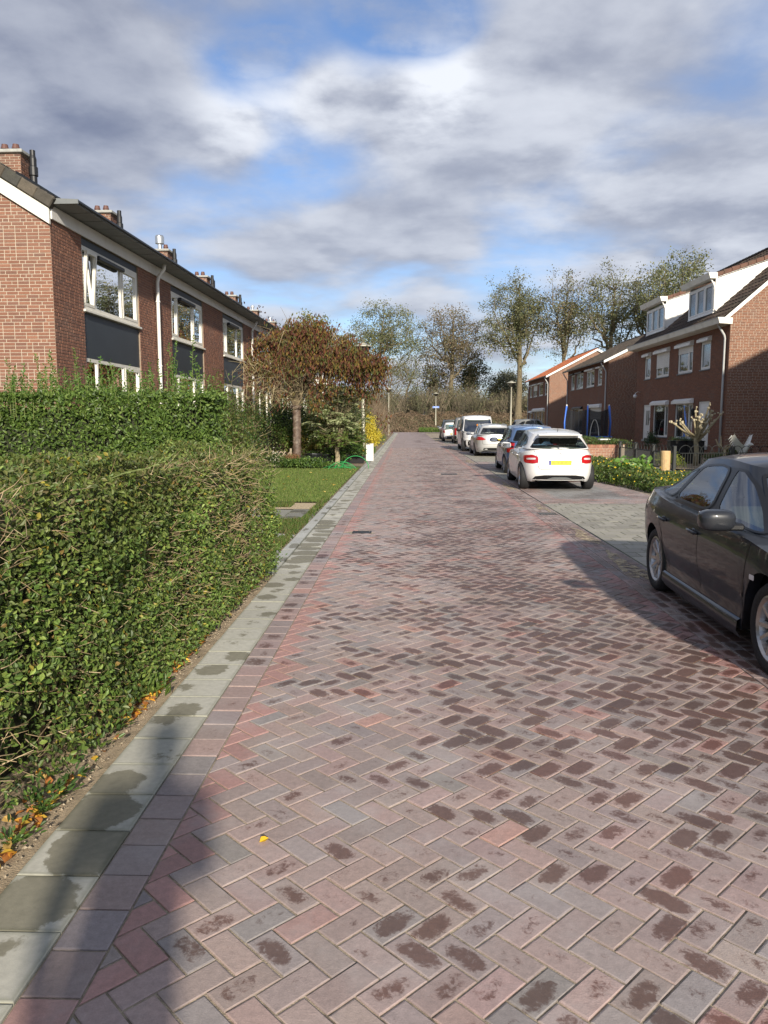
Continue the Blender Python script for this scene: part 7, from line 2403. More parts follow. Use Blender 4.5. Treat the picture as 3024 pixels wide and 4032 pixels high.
# ---------------------------------------------------------------- pale rowan-like shrub with feathered leaves
pr2 = thing('pale_rowan', 'pale grey green feather leaved small tree beside the near street lamp', 'tree', (-2.5, 27.6, 0))
q = MB(); rg = np.random.RandomState(8)
q.tube(np.array([(0, 0, 0), (.02, 0, .3), (-.02, 0, .7), (.03, 0, 1.2)]), [.10, .085, .08, .05], 9, (.34, .28, .18))
lv = MB(); lv2 = MB()
for i in range(165):
    a = rg.uniform(0, 2 * math.pi); R_ = rg.uniform(.1, 1.0); z1 = rg.uniform(.8, 2.8)
    e = np.array([math.cos(a) * R_, math.sin(a) * R_ * .8, z1])
    q.tube(np.array([(0, 0, .6), e * [.4, .4, .6] + [0, 0, .3], e]), [.02, .012, .006], 4, (.22, .18, .11), cap=False)
    for j in range(4):
        d = rdir(1, rg)[0] * [1, 1, .3] + e * [.5, .5, 0]; d /= np.linalg.norm(d) + .01
        L = rg.uniform(.28, .45); m = 7
        t = np.linspace(.15, 1, m)
        sp = e + np.outer(t * L, d) + np.outer(t ** 2 * L, [0, 0, -.25])
        sidev = np.cross(d, [0, 0, 1.0]); sidev /= np.linalg.norm(sidev) + 1e-6
        for sg in (1, -1):
            dd2 = np.tile(d * .5 + sg * sidev, (m, 1))
            (lv if z1 > 1.3 else lv2).leaves(sp + dd2 * .05, dd2, np.tile([0, -.5, .8], (m, 1)) + rdir(m, rg) * .3, np.full(m, .125), pick([(.33, .36, .19), (.25, .29, .14), (.42, .44, .26), (.13, .17, .065)] if z1 > 1.3 else LIME + OLIVE, m, .2, rg), wide=.34, kind=1)
q.obj('trunk', M['twig'], pr2); lv.obj('crown', M['leaf'], pr2, kind='stuff'); lv2.obj('lower_leaves', M['leaf'], pr2, kind='stuff')

# ---------------------------------------------------------------- lawn, weeds, fallen leaves
lawn = MB()
lx = [(-5.6, 15.35), (-1.66, 15.35), (-1.62, 20), (-1.62, 27.4), (-5.6, 27.4)]
lawn.poly([(x, y, 0.012) for x, y in lx]); lawn.obj('lawn', M['lawn'], kind='structure')
g_ = MB(); n = 26000
P = np.stack([rp.uniform(-5.5, -1.62, n), 15.35 + 10.5 * rp.rand(n) ** 1.3, np.full(n, .03)], -1)
g_.leaves(P, rdir(n) * .6 + [0, 0, 1.0], rdir(n) * [1, 1, .1] + [0, -.3, 0], rp.uniform(.05, .10, n), pick([(.125, .185, .042), (.16, .22, .052), (.095, .145, .036), (.19, .21, .07)], n, .25), wide=.22, kind=1)
# rough grass between the paths
n = 5200
for x0, x1, y0, y1, m in ((-3.2, -1.62, 11.1, 12.5, 3800), (-3, -1.62, 9.7, 10.5, 2400), (-4, -2.2, 14.4, 14.9, 2200), (-2.1, -1.62, 8.2, 8.9, 800), (-1.75, -1.60, 8.3, 16, 900)):
    P = np.stack([rp.uniform(x0, x1, m), rp.uniform(y0, y1, m), np.full(m, .03)], -1)
    g_.leaves(P, rdir(m) * .7 + [0, 0, 1.0], rdir(m) * [1, 1, .1] + [0, -.3, 0], rp.uniform(.05, .13, m), pick([(.085, .140, .030), (.12, .16, .04), (.14, .12, .05), (.065, .11, .026)], m, .25), wide=.2, kind=1)
g_.obj('grass', M['grass'], kind='stuff')
w_ = MB()
for i in range(46):
    y = rp.choice([rp.uniform(2.2, 4.6), rp.uniform(4.6, 8.8)]); x = -1.50 - rp.exponential(.05)
    m = rp.randint(14, 46); s = rp.uniform(.022, .042)
    d = rdir(m) * [1, 1, .3] + [.1, 0, .6]
    P = np.array([x, y, .02]) + d * rp.uniform(.02, .12, (m, 1)) * rp.uniform(.5, 1.5)
    w_.leaves(P, d, rdir(m) * .5 + [.3, 0, 1.0], rp.uniform(.7, 1.3, m) * s, pick(rp.choice([0, 1]) and LIME or GREEN, m, .2), wide=.5)
    if y > 3.4 and rp.rand() < .12:
        m = 16; b0 = np.array([x, y, .0]) + rp.normal(0, .05, (m, 3)) * [1, 1, 0]
        d = rdir(m) * .5 + [0.1, 0, 1.0]
        w_.leaves(b0 + d * .06, d, rdir(m) * [1, 1, .2], rp.uniform(.08, .17, m), pick(LIME, m, .2), wide=.07)
w_.obj('weeds', M['leaf'], kind='stuff')
f_ = MB()
for (cy, n, sp) in ((3.0, 70, .25), (4.35, 150, .35), (5.3, 90, .3), (6.6, 45, .45), (7.7, 60, .4), (2.45, 25, .2), (11.6, 60, .4)):
    x = -1.49 - np.abs(rp.normal(0, .085, n)) + (0 if cy < 9 else -.5)
    P = np.stack([x, rp.normal(cy, sp, n), rp.uniform(.008, .03, n)], -1)
    P[:, 0] = np.minimum(P[:, 0], -1.44)
    f_.leaves(P, rdir(n) * [1, 1, .3], rdir(n) * .4 + [0, 0, 1.0], rp.uniform(.025, .055, n), pick([(.62, .30, .045), (.66, .42, .06), (.42, .17, .05), (.28, .12, .05), (.55, .36, .12)], n, .25), wide=.75, fold=.5)
n = 40
P = np.stack([rp.uniform(-5, -1.7, n), rp.uniform(15.6, 25, n), np.full(n, .05)], -1)
f_.leaves(P, rdir(n) * [1, 1, .2], rdir(n) * .3 + [0, 0, 1.0], rp.uniform(.06, .11, n), pick([(.62, .48, .14), (.60, .40, .08)], n, .2), wide=.8)
n = 26
P = np.stack([rp.uniform(-.8, 2.1, n), rp.uniform(4, 26, n), np.full(n, .006)], -1)
f_.leaves(P, rdir(n) * [1, 1, .1], rdir(n) * .2 + [0, 0, 1.0], rp.uniform(.012, .03, n), pick([(.45, .32, .10), (.2, .12, .06)], n, .2), wide=.7)
f_.obj('fallen_leaves', M['leafdry'], kind='stuff')
ol = MB(); ol.leaves(np.array([[0, 0, .012]]), np.array([[.6, .5, .1]]), np.array([[.1, -.2, 1.0]]), np.array([.042]), np.array([(.72, .44, .03)]), wide=.75, fold=.6)
tag(ol.obj('fallen_leaf', M['leafdry'], loc=(-.555, 2.83, 0)), 'single bright yellow leaf lying alone on the brick road near the footpath', 'leaf')
# little stones and crumbs on the verge
st = MB(); n = 900
for i in range(n):
    s = rp.uniform(.003, .010); p = np.array([-1.45 - abs(rp.normal(0, .09)), rp.uniform(1.8, 8.5), s * .4])
    V = np.array([(1, 0, 0), (0, 1, 0), (-1, 0, 0), (0, -1, 0), (0, 0, 1)]) * s * rp.uniform(.6, 1.2, (5, 1)) + p
    st.add(V, [(0, 1, 4), (1, 2, 4), (2, 3, 4), (3, 0, 4)], np.array((.32, .26, .18)) * rp.uniform(.6, 1.3))
st.obj('grit', M['twig'], kind='stuff')

# ---------------------------------------------------------------- flower bed between the parking strip and the pavement
fbm_ = MB(); n = 26000
y = 16.6 + 13.0 * rp.rand(n) ** 1.25
x0 = np.interp(y, [16.6, 17.4, 20.8, 24, 29.6], [6.1, 5.55, 5.02, 5.1, 5.1]); x1 = np.interp(y, [16.6, 18, 29.6], [6.9, 7.0, 6.8])
x = x0 + (x1 - x0) * rp.rand(n)
hgt = (.30 + .16 * fbm(np.stack([x, y, 0 * x], -1), 2.2, 41)) * np.clip((x - x0) / .25 + .35, 0, 1) * np.clip((y - 16.5) / .6, .3, 1)
z = hgt * rp.rand(n) ** .6
P = np.stack([x, y, np.maximum(z, .02)], -1)
fbm_.leaves(P, rdir(n) + [0, 0, .5], rdir(n) + [0, -.3, .5], rp.uniform(.05, .11, n), pick([(.085, .135, .028), (.065, .115, .025), (.115, .155, .035), (.13, .14, .045), (.05, .095, .022)], n, .3), wide=.45, kind=1)
m = 500; k = rp.randint(n, size=m)
big_ = np.array([6.0, 20.6, .42]) + rp.normal(0, .22, (260, 3)) * [1, 1, .5]
fbm_.leaves(big_, rdir(260) + [0, -.2, .1], rdir(260) * .5 + [0, -.5, .8], rp.uniform(.12, .2, 260), pick([(.12, .23, .04), (.15, .26, .05)], 260, .15), wide=.8, kind=1)
fbm_.obj('flower_bed', M['leaf'], kind='stuff')
fl_ = MB(); k = rp.randint(n, size=230); Pf = P[k] * [1, 1, 0] + np.stack([0 * k, 0 * k, hgt[k] + .05], -1)
fl_.leaves(Pf, rdir(230), rdir(230) * .4 + [-.2, -.5, .8], rp.uniform(.028, .046, 230), pick([(.78, .52, .02), (.82, .60, .04)], 230, .1), wide=1.0, kind=1)
fl_.obj('yellow_flowers', M['leaf'], kind='stuff')

# ---------------------------------------------------------------- dike: dead bracken, scrub and thicket
br_ = MB(); n = 30000
P = np.stack([rp.uniform(-14, 22, n), rp.uniform(104.5, 115, n), np.zeros(n)], -1); P[:, 2] = ground_h(P[:, 0], P[:, 1]) + rp.uniform(0, .45, n) * (1 + .9 * np.sin(P[:, 0] * 1.7) * np.sin(P[:, 0] * .6 + P[:, 1]))
br_.leaves(P, rdir(n) + [0, 0, .4], rdir(n) + [0, -.5, .4], rp.uniform(.16, .42, n), pick([(.175, .125, .085), (.21, .15, .10), (.135, .10, .068), (.24, .18, .12)], n, .3), wide=.3, kind=1)
br_.obj('dead_bracken', M['leafdry'], kind='stuff')
gg = MB(); n = 4200
P = np.stack([rp.uniform(1.6, 12, n), rp.uniform(103.2, 107, n), np.zeros(n)], -1); P[:, 2] = ground_h(P[:, 0], P[:, 1]) + rp.uniform(0, .55, n)
gg.leaves(P, rdir(n) * .5 + [0, 0, 1.0], rdir(n) * [1, 1, .2], rp.uniform(.25, .55, n), pick([(.10, .17, .035), (.08, .14, .03), (.14, .18, .05)], n, .2), wide=.2, kind=1)
gg.obj('verge_grass', M['grass'], kind='stuff')
tk = MB(); tl = MB()
for i in range(330):
    px = rp.uniform(770, 1290); Y = rp.uniform(113, 134)
    x = at_px(px, Y); z0 = float(ground_h(np.array(x), np.array(Y)))
    H = rp.uniform(2.4, 4.6) * (1.12 if px < 1020 else .92)
    n = 44
    P = np.array([x, Y, z0]) + rp.normal(0, .35, (n, 3)) * [1, 1, 0]
    P[:, 2] += rp.uniform(0, .45, n) * H
    c0 = np.array([(.17, .14, .095), (.125, .105, .07), (.215, .175, .12), (.11, .11, .06), (.085, .075, .05)][rp.randint(5)])
    twigs_mb(tk, P, rdir(n) * .55 + [0, 0, 1.0], rp.uniform(.4, .75, n) * H, np.full(n, .022), c0 * rp.uniform(.7, 1.25, (n, 1)), 3)
    m = rp.randint(30, 90)
    Q_ = np.array([x, Y, z0 + H * .6]) + rp.normal(0, 1, (m, 3)) * [.8, .8, H * .26]
    Q_[:, 2] = np.maximum(Q_[:, 2], z0 + .1)
    tl.leaves(Q_, rdir(m), rdir(m), rp.uniform(.18, .36, m), pick([(.20, .17, .10), (.165, .16, .085), (.14, .15, .075), (.23, .18, .12)][rp.randint(2):][:3], m, .25), kind=1)
tk.obj('thicket', M['twig'], kind='stuff'); tl.obj('thicket_foliage', M['leafdry'], kind='stuff')
# far wood that closes the view on both sides
fw_ = MB(); n = 26000
X_ = np.concatenate([rp.uniform(-120, -9, n // 2), rp.uniform(16, 150, n // 2)])
P = np.stack([X_, rp.uniform(128, 160, n), np.zeros(n)], -1)
P[:, 2] = rp.rand(n) ** .8 * (7.5 + 2.5 * np.sin(X_ * .21) + 1.6 * np.sin(X_ * .53 + 1))
fw_.leaves(P, rdir(n), rdir(n) + [0, -.6, .2], rp.uniform(.5, 1.1, n), pick([(.17, .16, .105), (.14, .145, .085), (.20, .17, .11)], n, .3), wide=.7, kind=1)
fw_.obj('distant_wood', M['leafdry'], kind='stuff')
# ================================================================== STREET FURNITURE, GARDENS OPPOSITE, PERSON
def street_lamp(label, x, y, h, z=0.0, sign=None):
    t = thing('street_lamp', label, 'street lamp', (x, y, z), 0, 'street lamps')
    q = MB(); q.lathe([(.095, 0), (.095, .9), (.085, .95), (.07, h * .55), (.058, h - .62), (.07, h - .60), (.07, h - .52)], 14); q.obj('pole', M['galv'], t, smooth=True)
    q = MB(); q.lathe([(.075, h - .52), (.12, h - .50), (.40, h - .16)], 28); q.obj('lens', M['lightglass'], t, smooth=True)
    q = MB(); q.lathe([(.055, h - .5), (.07, h - .2), (.05, h - .17), (0, h - .17)], 12); q.obj('lamp_holder', M['white'], t)
    q = MB(); q.lathe([(.40, h - .165), (.42, h - .15), (.41, h - .12), (.14, h - .02), (.10, h + .02), (.06, h + .03), (0, h + .035)], 28); q.obj('shade', M['galv'], t, smooth=False)
    for i in range(3):
        a = 2.1 * i + .4
        q = MB(); q.tube([(.075 * math.cos(a), .075 * math.sin(a), h - .52), (.40 * math.cos(a), .40 * math.sin(a), h - .16)], .008, 5); q.obj('stay', M['galv'], t)
    return t
street_lamp('near street lamp with a conical glass head, rising through the russet tree', -1.98, 35.0, 5.05)
street_lamp('small far street lamp beside the bare brown hedge', -1.95, 83.0, 5.05)
street_lamp('street lamp behind the parked cars, before the orange roofed houses', 9.25, 69.3, 5.05)
sl4 = street_lamp('street lamp carrying a blue street name sign at the junction', 4.05, 109.0, 5.35, .1)
q = MB(); q.bbox((-.46, -.085, 3.2), (.46, -.060, 3.46), .008); sp_ = q.obj('name_plate', M['bluesign'], sl4)
q = MB()
for a, e in (((-.445, 3.215), (.445, 3.23)), ((-.445, 3.43), (.445, 3.445)), ((-.445, 3.23), (-.43, 3.43)), ((.43, 3.23), (.445, 3.43))):
    q.box((a[0], -.089, a[1]), (e[0], -.0855, e[1]))
q.obj('border', M['white'], sp_)
text_obj('Maasdijk', .19, 'white', sp_, Matrix.Translation((0, -.088, 3.33)) @ Matrix.Rotation(rad(90), 4, 'X'))

# white post by the footpath
t = thing('garden_post', 'short square white post standing at the edge of the footpath', 'post', (-1.50, 31.2, 0))
q = MB(); q.bbox((-.15, -.06, 0), (.15, .10, .68), .012); q.obj('post', M['white'], t)
q = MB(); q.bbox((-.16, -.07, .68), (.16, .11, .70), .006); q.obj('cap', M['cream'], t)
# pots
def pot(label, x, y, r, h, mat='blackmetal'):
    t = thing('flowerpot', label, 'flowerpot', (x, y, 0), 0, 'flowerpots in the gardens')
    q = MB(); q.lathe([(0, 0), (r * .68, 0), (r * .74, .04), (r * .96, h - .05), (r * 1.04, h - .04), (r * 1.04, h), (r * .94, h), (r * .9, h - .06), (0, h - .06)], 22); q.obj('pot', M[mat], t, smooth=False)
    q = MB(); q.lathe([(0, h - .055), (r * .9, h - .055)], 18); q.obj('soil', M['soil'], t)
    return t
pot('large grey black flowerpot right of the ringed trunk', -3.28, 27.3, .30, .46)
pot('smaller black flowerpot behind the large one', -2.95, 28.2, .22, .42)
t = thing('plant_trough', 'low black plant trough at the corner of the flower border by the footpath', 'planter', (-2.0, 29.6, 0))
q = MB(); q.extrude([(-.34, -.14, 0), (.34, -.14, 0), (.38, -.17, .24), (-.38, -.17, .24)], (0, .3, 0)); q.obj('trough', M['black'], t)
q = MB(); q.bbox((-.40, -.19, .24), (.40, .15, .27), .008); q.obj('rim', M['black'], t)
# green netting hoops
t = thing('garden_netting', 'heap of bright green garden netting on the lawn below the pale rowan', 'netting', (-2.15, 25.6, 0))
rg = np.random.RandomState(3)
for i in range(16):
    a = rg.uniform(0, 6.28); L = rg.uniform(.25, .6)
    tt = np.linspace(-1, 1, 9)
    q = MB(); q.tube(np.stack([tt * L * math.cos(a) + rg.normal(0, .1), tt * L * .4 * math.sin(a) + rg.normal(0, .08), .03 + rg.uniform(.05, .28) * (1 - tt ** 2)], -1), .006, 5); q.obj('strand', M['green_plastic'], t)
t = thing('green_hose', 'thin green hose looping over the border beside the netting', 'hose', (-1.75, 26.2, 0))
tt = np.linspace(0, math.pi, 16)
q = MB(); q.tube(np.stack([.45 * np.cos(tt), .1 * np.sin(tt), .42 * np.sin(tt) + .01], -1), .012, 6); q.obj('hose', M['green_plastic'], t, smooth=True)
# lattice fence
t = thing('lattice_fence', 'low wooden lattice fence behind the flowers, left of the ringed trunk', 'fence', (-5.9, 27.2, -.25))
for i in range(11):
    for s in (1, -1):
        x = i * .17
        Mx = Matrix.Translation((x, .012 * s, .48)) @ Matrix.Rotation(rad(38 * s), 4, 'Y')
        q = MB(); q.bbox((-.02, -.007, -.40), (.02, .007, .40), .003, M=Mx); q.obj('slat', M['greywood'], t)
for x in (-.1, .85, 1.8):
    q = MB(); q.bbox((x - .035, -.06, 0), (x + .035, -.022, .9), .006); q.obj('post', M['greywood'], t)

# ---------------------------------------------------------------- gardens opposite
PAL_G = (np.array([(0.30, 0.135, 0.085), (0.26, 0.115, 0.075), (0.34, 0.16, 0.10)]), [.4, .35, .25])
def low_wall(label, x0, y0, x1, y1, h, caps=(), th=.22):
    L = math.hypot(x1 - x0, y1 - y0)
    u = ((x1 - x0) / L, (y1 - y0) / L, 0)
    t = thing('garden_wall', label, 'garden wall', (0, 0, 0), 0, 'low brick garden walls')
    n = (u[1], -u[0], 0)
    if n[1] > 0.01 or n[0] > .5:
        n = (-n[0], -n[1], 0)
    fr = FR((x0, y0, 0), u, n)
    wall(t, fr, [(0, 0), (L, 0), (L, h - .115), (0, h - .115)], [], PAL_G, seed=int(x0 * 10 + y0), indiv=0)
    q = MB(); q.box((0, -th, 0), (L, -.005, h - .03), M=fr.M); q.obj('core', M['mortar'], t)
    m = int(L / .115)
    for i in range(min(m, 90)):
        q = MB(); q.bbox((i * .115 + .004, -th - .005, h - .113), (i * .115 + .111, .006, h), .004, col=PAL_G[0][i % 3] * rs.uniform(.8, 1.15), M=fr.M); q.obj('brick', M['brick'], t)
    for a in caps:
        q = MB(); q.bbox((a - .16, -th - .05, 0), (a + .16, .05, h + .1), .01, col=PAL_G[0][0], M=fr.M); p = q.obj('pier', M['brick'], t)
        q = MB(); q.bbox((a - .22, -th - .1, h + .1), (a + .22, .1, h + .15), .01, M=fr.M); q.obj('cap', M['white'], p)
    return t
low_wall('low garden wall facing the street beyond the yellow flowers, with a soldier course on top', 6.85, 30.0, 8.25, 30.0, .70)
low_wall('long low garden wall with white pier caps in front of the far front door', 8.30, 30.4, 8.30, 46.5, .70, caps=(2.8, 8.0, 14))
def hedge_strip(label, x0, y0, x1, y1, z0, h, w, n):
    t = thing('low_hedge', label, 'hedge', (0, 0, 0), 0, 'low planting on the garden walls')
    a = rp.rand(n); q = MB()
    P = np.stack([x0 + (x1 - x0) * a, y0 + (y1 - y0) * a, z0 + h * rp.rand(n)], -1) + rp.normal(0, 1, (n, 3)) * [w, w, .02]
    q.leaves(P, rdir(n) + [0, 0, .3], rdir(n) + [0, -.3, .5], rp.uniform(.06, .11, n), pick(GREEN + OLIVE[:2], n, .3), kind=1); q.obj('foliage', M['leaf'], t, kind='stuff')
    q = MB(); m = n // 14
    P = np.stack([x0 + (x1 - x0) * rp.rand(m), y0 + (y1 - y0) * rp.rand(m), np.full(m, z0)], -1)
    twigs_mb(q, P, rdir(m) * .4 + [0, 0, 1.0], np.full(m, h * .8), np.full(m, .006), (.14, .1, .06)); q.obj('stems', M['twig'], t, kind='stuff')
hedge_strip('low green planting along the top of the wall beyond the white hatchback', 6.95, 30.35, 8.2, 30.35, .55, .30, .12, 1500)
hedge_strip('long strip of planting behind the wall with white caps', 8.75, 31, 8.75, 46, .45, .40, .16, 6000)

def fence_panel(t, p, q_, h, hoops=True):
    p, q_ = np.array(p, float), np.array(q_, float)
    L = np.linalg.norm(q_ - p); u = (q_ - p) / L
    rail = MB()
    for z in (.14, h - .17):
        rail.tube([np.r_[p, z], np.r_[q_, z]], .014, 6)
    rail.obj('rail', M['greenmetal'], t)
    n = int(L / .085)
    for i in range(1, n):
        a = p + u * L * i / n
        b = MB(); b.tube([np.r_[a, .08], np.r_[a, h - .17]], .008, 5); b.obj('bar', M['greenmetal'], t)
    m = max(1, int(L / .30))
    for i in range(m):
        c = p + u * L * (i + .5) / m; th = np.linspace(0, math.pi, 11)
        R_ = L / m * .62
        b = MB(); b.tube(np.stack([c[0] + u[0] * R_ * np.cos(th), c[1] + u[1] * R_ * np.cos(th), h - .17 + R_ * 1.15 * np.sin(th)], -1), .009, 5); b.obj('hoop', M['greenmetal'], t)
def fence_post(t, p, h):
    b = MB(); b.bbox((p[0] - .05, p[1] - .05, 0), (p[0] + .05, p[1] + .05, h), .012)
    b.obj('post', M['greenmetal'], t)
f1 = thing('hooped_fence', 'dark metal garden fence with hooped top beside the flower bed', 'fence', (0, 0, 0))
pts = [(8.15, 29.75), (8.17, 27.8), (8.2, 25.9), (8.25, 24.0)]
for a, b_ in zip(pts[:-1], pts[1:]):
    fence_panel(f1, a, b_, .80)
for p in pts:
    fence_post(f1, p, .86)
q = MB(); q.bbox((8.08, 23.9, 0), (8.36, 29.9, .075), .01); q.obj('base', M['concrete'], f1)
f2 = thing('hooped_fence', 'dark hooped metal fence running from the corner post towards the eagle statue', 'fence', (0, 0, 0))
pts = [(8.38, 23.9), (10.1, 24.2), (11.9, 24.5), (13.7, 24.8)]
for a, b_ in zip(pts[:-1], pts[1:]):
    fence_panel(f2, a, b_, .80)
for p in pts[1:]:
    fence_post(f2, p, .84)
t = thing('wooden_post', 'short round raw wooden post at the end of the flower bed', 'post', (6.78, 20.4, 0))
q = MB(); q.lathe([(.125, 0), (.125, .82), (.115, .845), (0, .85)], 16); q.obj('post', M['wood'], t)

# pollarded tree
pt = thing('pollard_tree', 'pollarded small tree with knobbly cut branches before the white front door', 'tree', (10.35, 27.9, 0))
q = MB(); rg = np.random.RandomState(15); kn = MB()
q.tube(np.array([(0, 0, 0), (.02, 0, .5), (-.03, 0, .95), (0, 0, 1.25)]), [.10, .085, .075, .07], 9)
for i in range(20):
    a = rg.uniform(0, 6.28); s0 = np.array([0, 0, rg.uniform(.85, 1.25)]); R_ = rg.uniform(.35, 1.0)
    e = np.array([math.cos(a) * R_, math.sin(a) * R_ * .6, rg.uniform(1.15, 2.35 - .5 * R_)])
    m = (s0 + e) / 2 + [0, 0, -.08]
    q.tube(np.array([s0, (s0 + m) / 2, m, (m + e) / 2, e]), [.045, .04, .034, .03, .028], 6)
    ellipsoid(kn, e, (.05, .05, .055), n=6)
    for j in range(2):
        d = rdir(1, rg)[0] * .1 + [0, 0, .08]; q.tube(np.array([e, e + d]), [.02, .016], 5); ellipsoid(kn, e + d, (.03, .03, .03), n=5)
q.obj('trunk', pm('pale_bark', (.30, .25, .15), .9, var=.4, vscale=12), pt, smooth=True); kn.obj('knuckles', pm('cut_knuckles', (.42, .36, .24), .9, var=.3, vscale=20), pt, smooth=True)
y2 = thing('pollard_tree', 'little forked pruned tree left of the eagle statue', 'tree', (11.05, 27.2, 0))
q = MB(); q.tube([(0, 0, 0), (.03, 0, .35), (.02, 0, .62)], [.06, .05, .045], 8)
for e in ((-.18, 0, .85), (.12, .02, .78), (.30, 0, 1.02), (-.28, .05, .98), (.34, 0, 1.2), (-.1, .1, 1.1)):
    q.tube(np.array([(.02, 0, .6), (e[0] * .6, e[1], .72), e]), [.035, .026, .018], 6)
q.obj('trunk', pm('bare_pale_bark', (.36, .29, .17), .9, var=.35, vscale=12), y2, smooth=True)
shrub('shrub', 'small round clipped bush standing under the middle ground floor window', 'bush', 10.55, 33.6, 1.15, .36, .36, [(.030, .060, .022), (.04, .07, .025)], 1500, .06, 20, squat=.5)
shrub('shrub', 'low green plants along the foot of the nearest gable', 'plant', 12.0, 28.6, .55, 1.0, .4, GREEN + OLIVE[:1], 2200, .08, 26)
shrub('shrub', 'yellow green low plants seen through the hooped fence', 'plant', 9.1, 27.2, .55, .5, .9, [(.20, .20, .04), (.12, .16, .035)], 1600, .07, 20)
shrub('shrub', 'dark green shrub against the nearest gable wall', 'shrub', 14.6, 29.6, 1.3, .5, .5, GREEN, 1500, .08, 20)
shrub('shrub', 'dark green bush behind the van near the far street lamp', 'bush', 7.4, 76, 1.9, 1.3, 1.0, [(.045, .085, .025), (.06, .10, .03)], 3600, .12, 34)
shrub('shrub', 'rough green shrub right of the white van', 'shrub', 7.8, 64, 1.25, 1.0, 1.6, OLIVE + LIME[:1], 2600, .1, 28)
for lab, x, y, w in (('black box planter standing before the middle window', 10.15, 29.3, .62), ('black box planter next to the pollarded tree', 10.75, 29.3, .70)):
    t = thing('box_planter', lab, 'planter', (x, y, .35), 0, 'black planters in the front garden')
    q = MB(); q.bbox((-w / 2, -.2, 0), (w / 2, .2, .50), .015); q.obj('box', M['black'], t)
    q = MB(); q.bbox((-w / 2 - .02, -.22, .50), (w / 2 + .02, .22, .53), .006); q.obj('rim', M['black'], t)
    q = MB(); q.bbox((-w / 2 + .05, -.12, -.35), (w / 2 - .05, .12, -.002), .01); q.obj('stand', M['trim'], t)
    q = MB(); n = 160; P = np.stack([rp.uniform(-w / 2, w / 2, n), rp.normal(0, .1, n), .52 + rp.rand(n) * .16], -1)
    q.leaves(P, rdir(n) + [0, 0, .6], rdir(n), np.full(n, .06), pick(GREEN, n, .3), kind=1); q.obj('plants', M['leaf'], t, kind='stuff')
# eagle statue with raised wings
eg = thing('eagle_statue', 'white stone eagle with raised wings on a pedestal behind the dark saloon', 'statue', (10.55, 24.6, 0.0), rad(-55))
eg.scale = (1.1, 1.1, 1.08)
q = MB(); q.bbox((-.15, -.15, 0), (.15, .15, .12), .02); q.lathe([(.12, .12), (.10, .16), (.09, .34), (.13, .40), (.13, .44), (0, .45)], 14); q.obj('pedestal', M['stone'], eg)
bd = MB()
sp = spl([0, .25, .5, .75, 1], [.05, .085, .10, .075, .05])
tt = np.linspace(0, 1, 9)
bd.tube(np.stack([-.10 + .30 * tt, 0 * tt, .46 + .34 * tt], -1), sp(tt), 10)
ellipsoid(bd, (.235, 0, .83), (.065, .048, .05), n=8)
bd.tube([(.28, 0, .835), (.325, 0, .825), (.335, 0, .795)], [.026, .016, .004], 7)
bd.tube([(-.1, 0, .48), (-.2, 0, .40), (-.28, 0, .36)], [.05, .06, .045], 8)
for s in (1, -1):
    bd.tube([(.02, s * .05, .52), (.05, s * .06, .46)], [.04, .03], 6)
bd.obj('body', M['stone'], eg, smooth=True)
for s in (1, -1):
    wg = MB()
    a = np.linspace(0, 1, 9)[:, None]; c_ = np.linspace(0, 1, 7)[None, :]
    span = .62; lift = .36
    X_ = .10 - .10 * a - (c_ - .15) * (.24 - .16 * a) ; Y_ = s * (.06 + span * .62 * a + 0 * c_); Z_ = .74 + lift * a ** .9 - .05 * np.sin(a * math.pi) - c_ * (.18 - .10 * a) * .8
    up_ = np.stack([X_ + 0 * Z_, Y_ + 0 * Z_, Z_ + 0 * X_], -1)
    wg.grid(up_); wg.grid(up_ + np.array([.018, 0, .012]))
    for k in range(8):
        j0 = 2 + k // 2
    for i in (0, -1):
        wg.grid(np.stack([up_[i], up_[i] + np.array([.018, 0, .012])]))
    for j in (0, -1):
        wg.grid(np.stack([up_[:, j], up_[:, j] + np.array([.018, 0, .012])]))
    w_o = wg.obj('wing', M['stone'], eg, smooth=True)
    for k in range(7):
        b0 = up_[2 + k, -1] if 2 + k < 9 else up_[8, -1]
        fq = MB(); fq.tube([b0 + np.array([.02, 0, .05]), b0 + np.array([-.02, s * .02, -.02]), b0 + np.array([-.06, s * .04, -.07])], [.018, .016, .005], 5); fq.obj('feather', M['stone'], w_o)
t = thing('garden_lantern', 'small black lantern beside the white eagle statue', 'lantern', (10.15, 24.45, .45))
q = MB(); q.lathe([(.07, 0), (.075, .02), (.06, .04)], 8); q.lathe([(.09, .26), (.05, .32), (.015, .36), (0, .37)], 8); q.lathe([(.04, -.45), (.04, 0)], 8); q.obj('frame', M['blackmetal'], t)
q = MB(); q.lathe([(.055, .04), (.07, .26)], 8); q.obj('pane', M['lightglass'], t)
# wall lamps on the house
t = thing('wall_lamp', 'white globe wall lamp high on the corner of the dormered pair of houses', 'lamp', (12.78, 43.4, 2.95))
q = MB(); ellipsoid(q, (-.16, 0, 0), (.11, .11, .11), n=10, p=2); q.obj('globe', M['whitelamp'], t, smooth=True)
q = MB(); q.tube([(.12, 0, .22), (-.02, 0, .24), (-.14, 0, .18), (-.16, 0, .09)], .02, 6); q.obj('arm', M['steel'], t)
t = thing('wall_lamp', 'black wall lantern beside the panelled white front door', 'lamp', (12.80, 35.12, 2.0))
q = MB(); q.lathe([(.03, -.16), (.07, -.1), (.085, .08), (.03, .16), (0, .18)], 8); q.obj('lantern', M['blackmetal'], t)
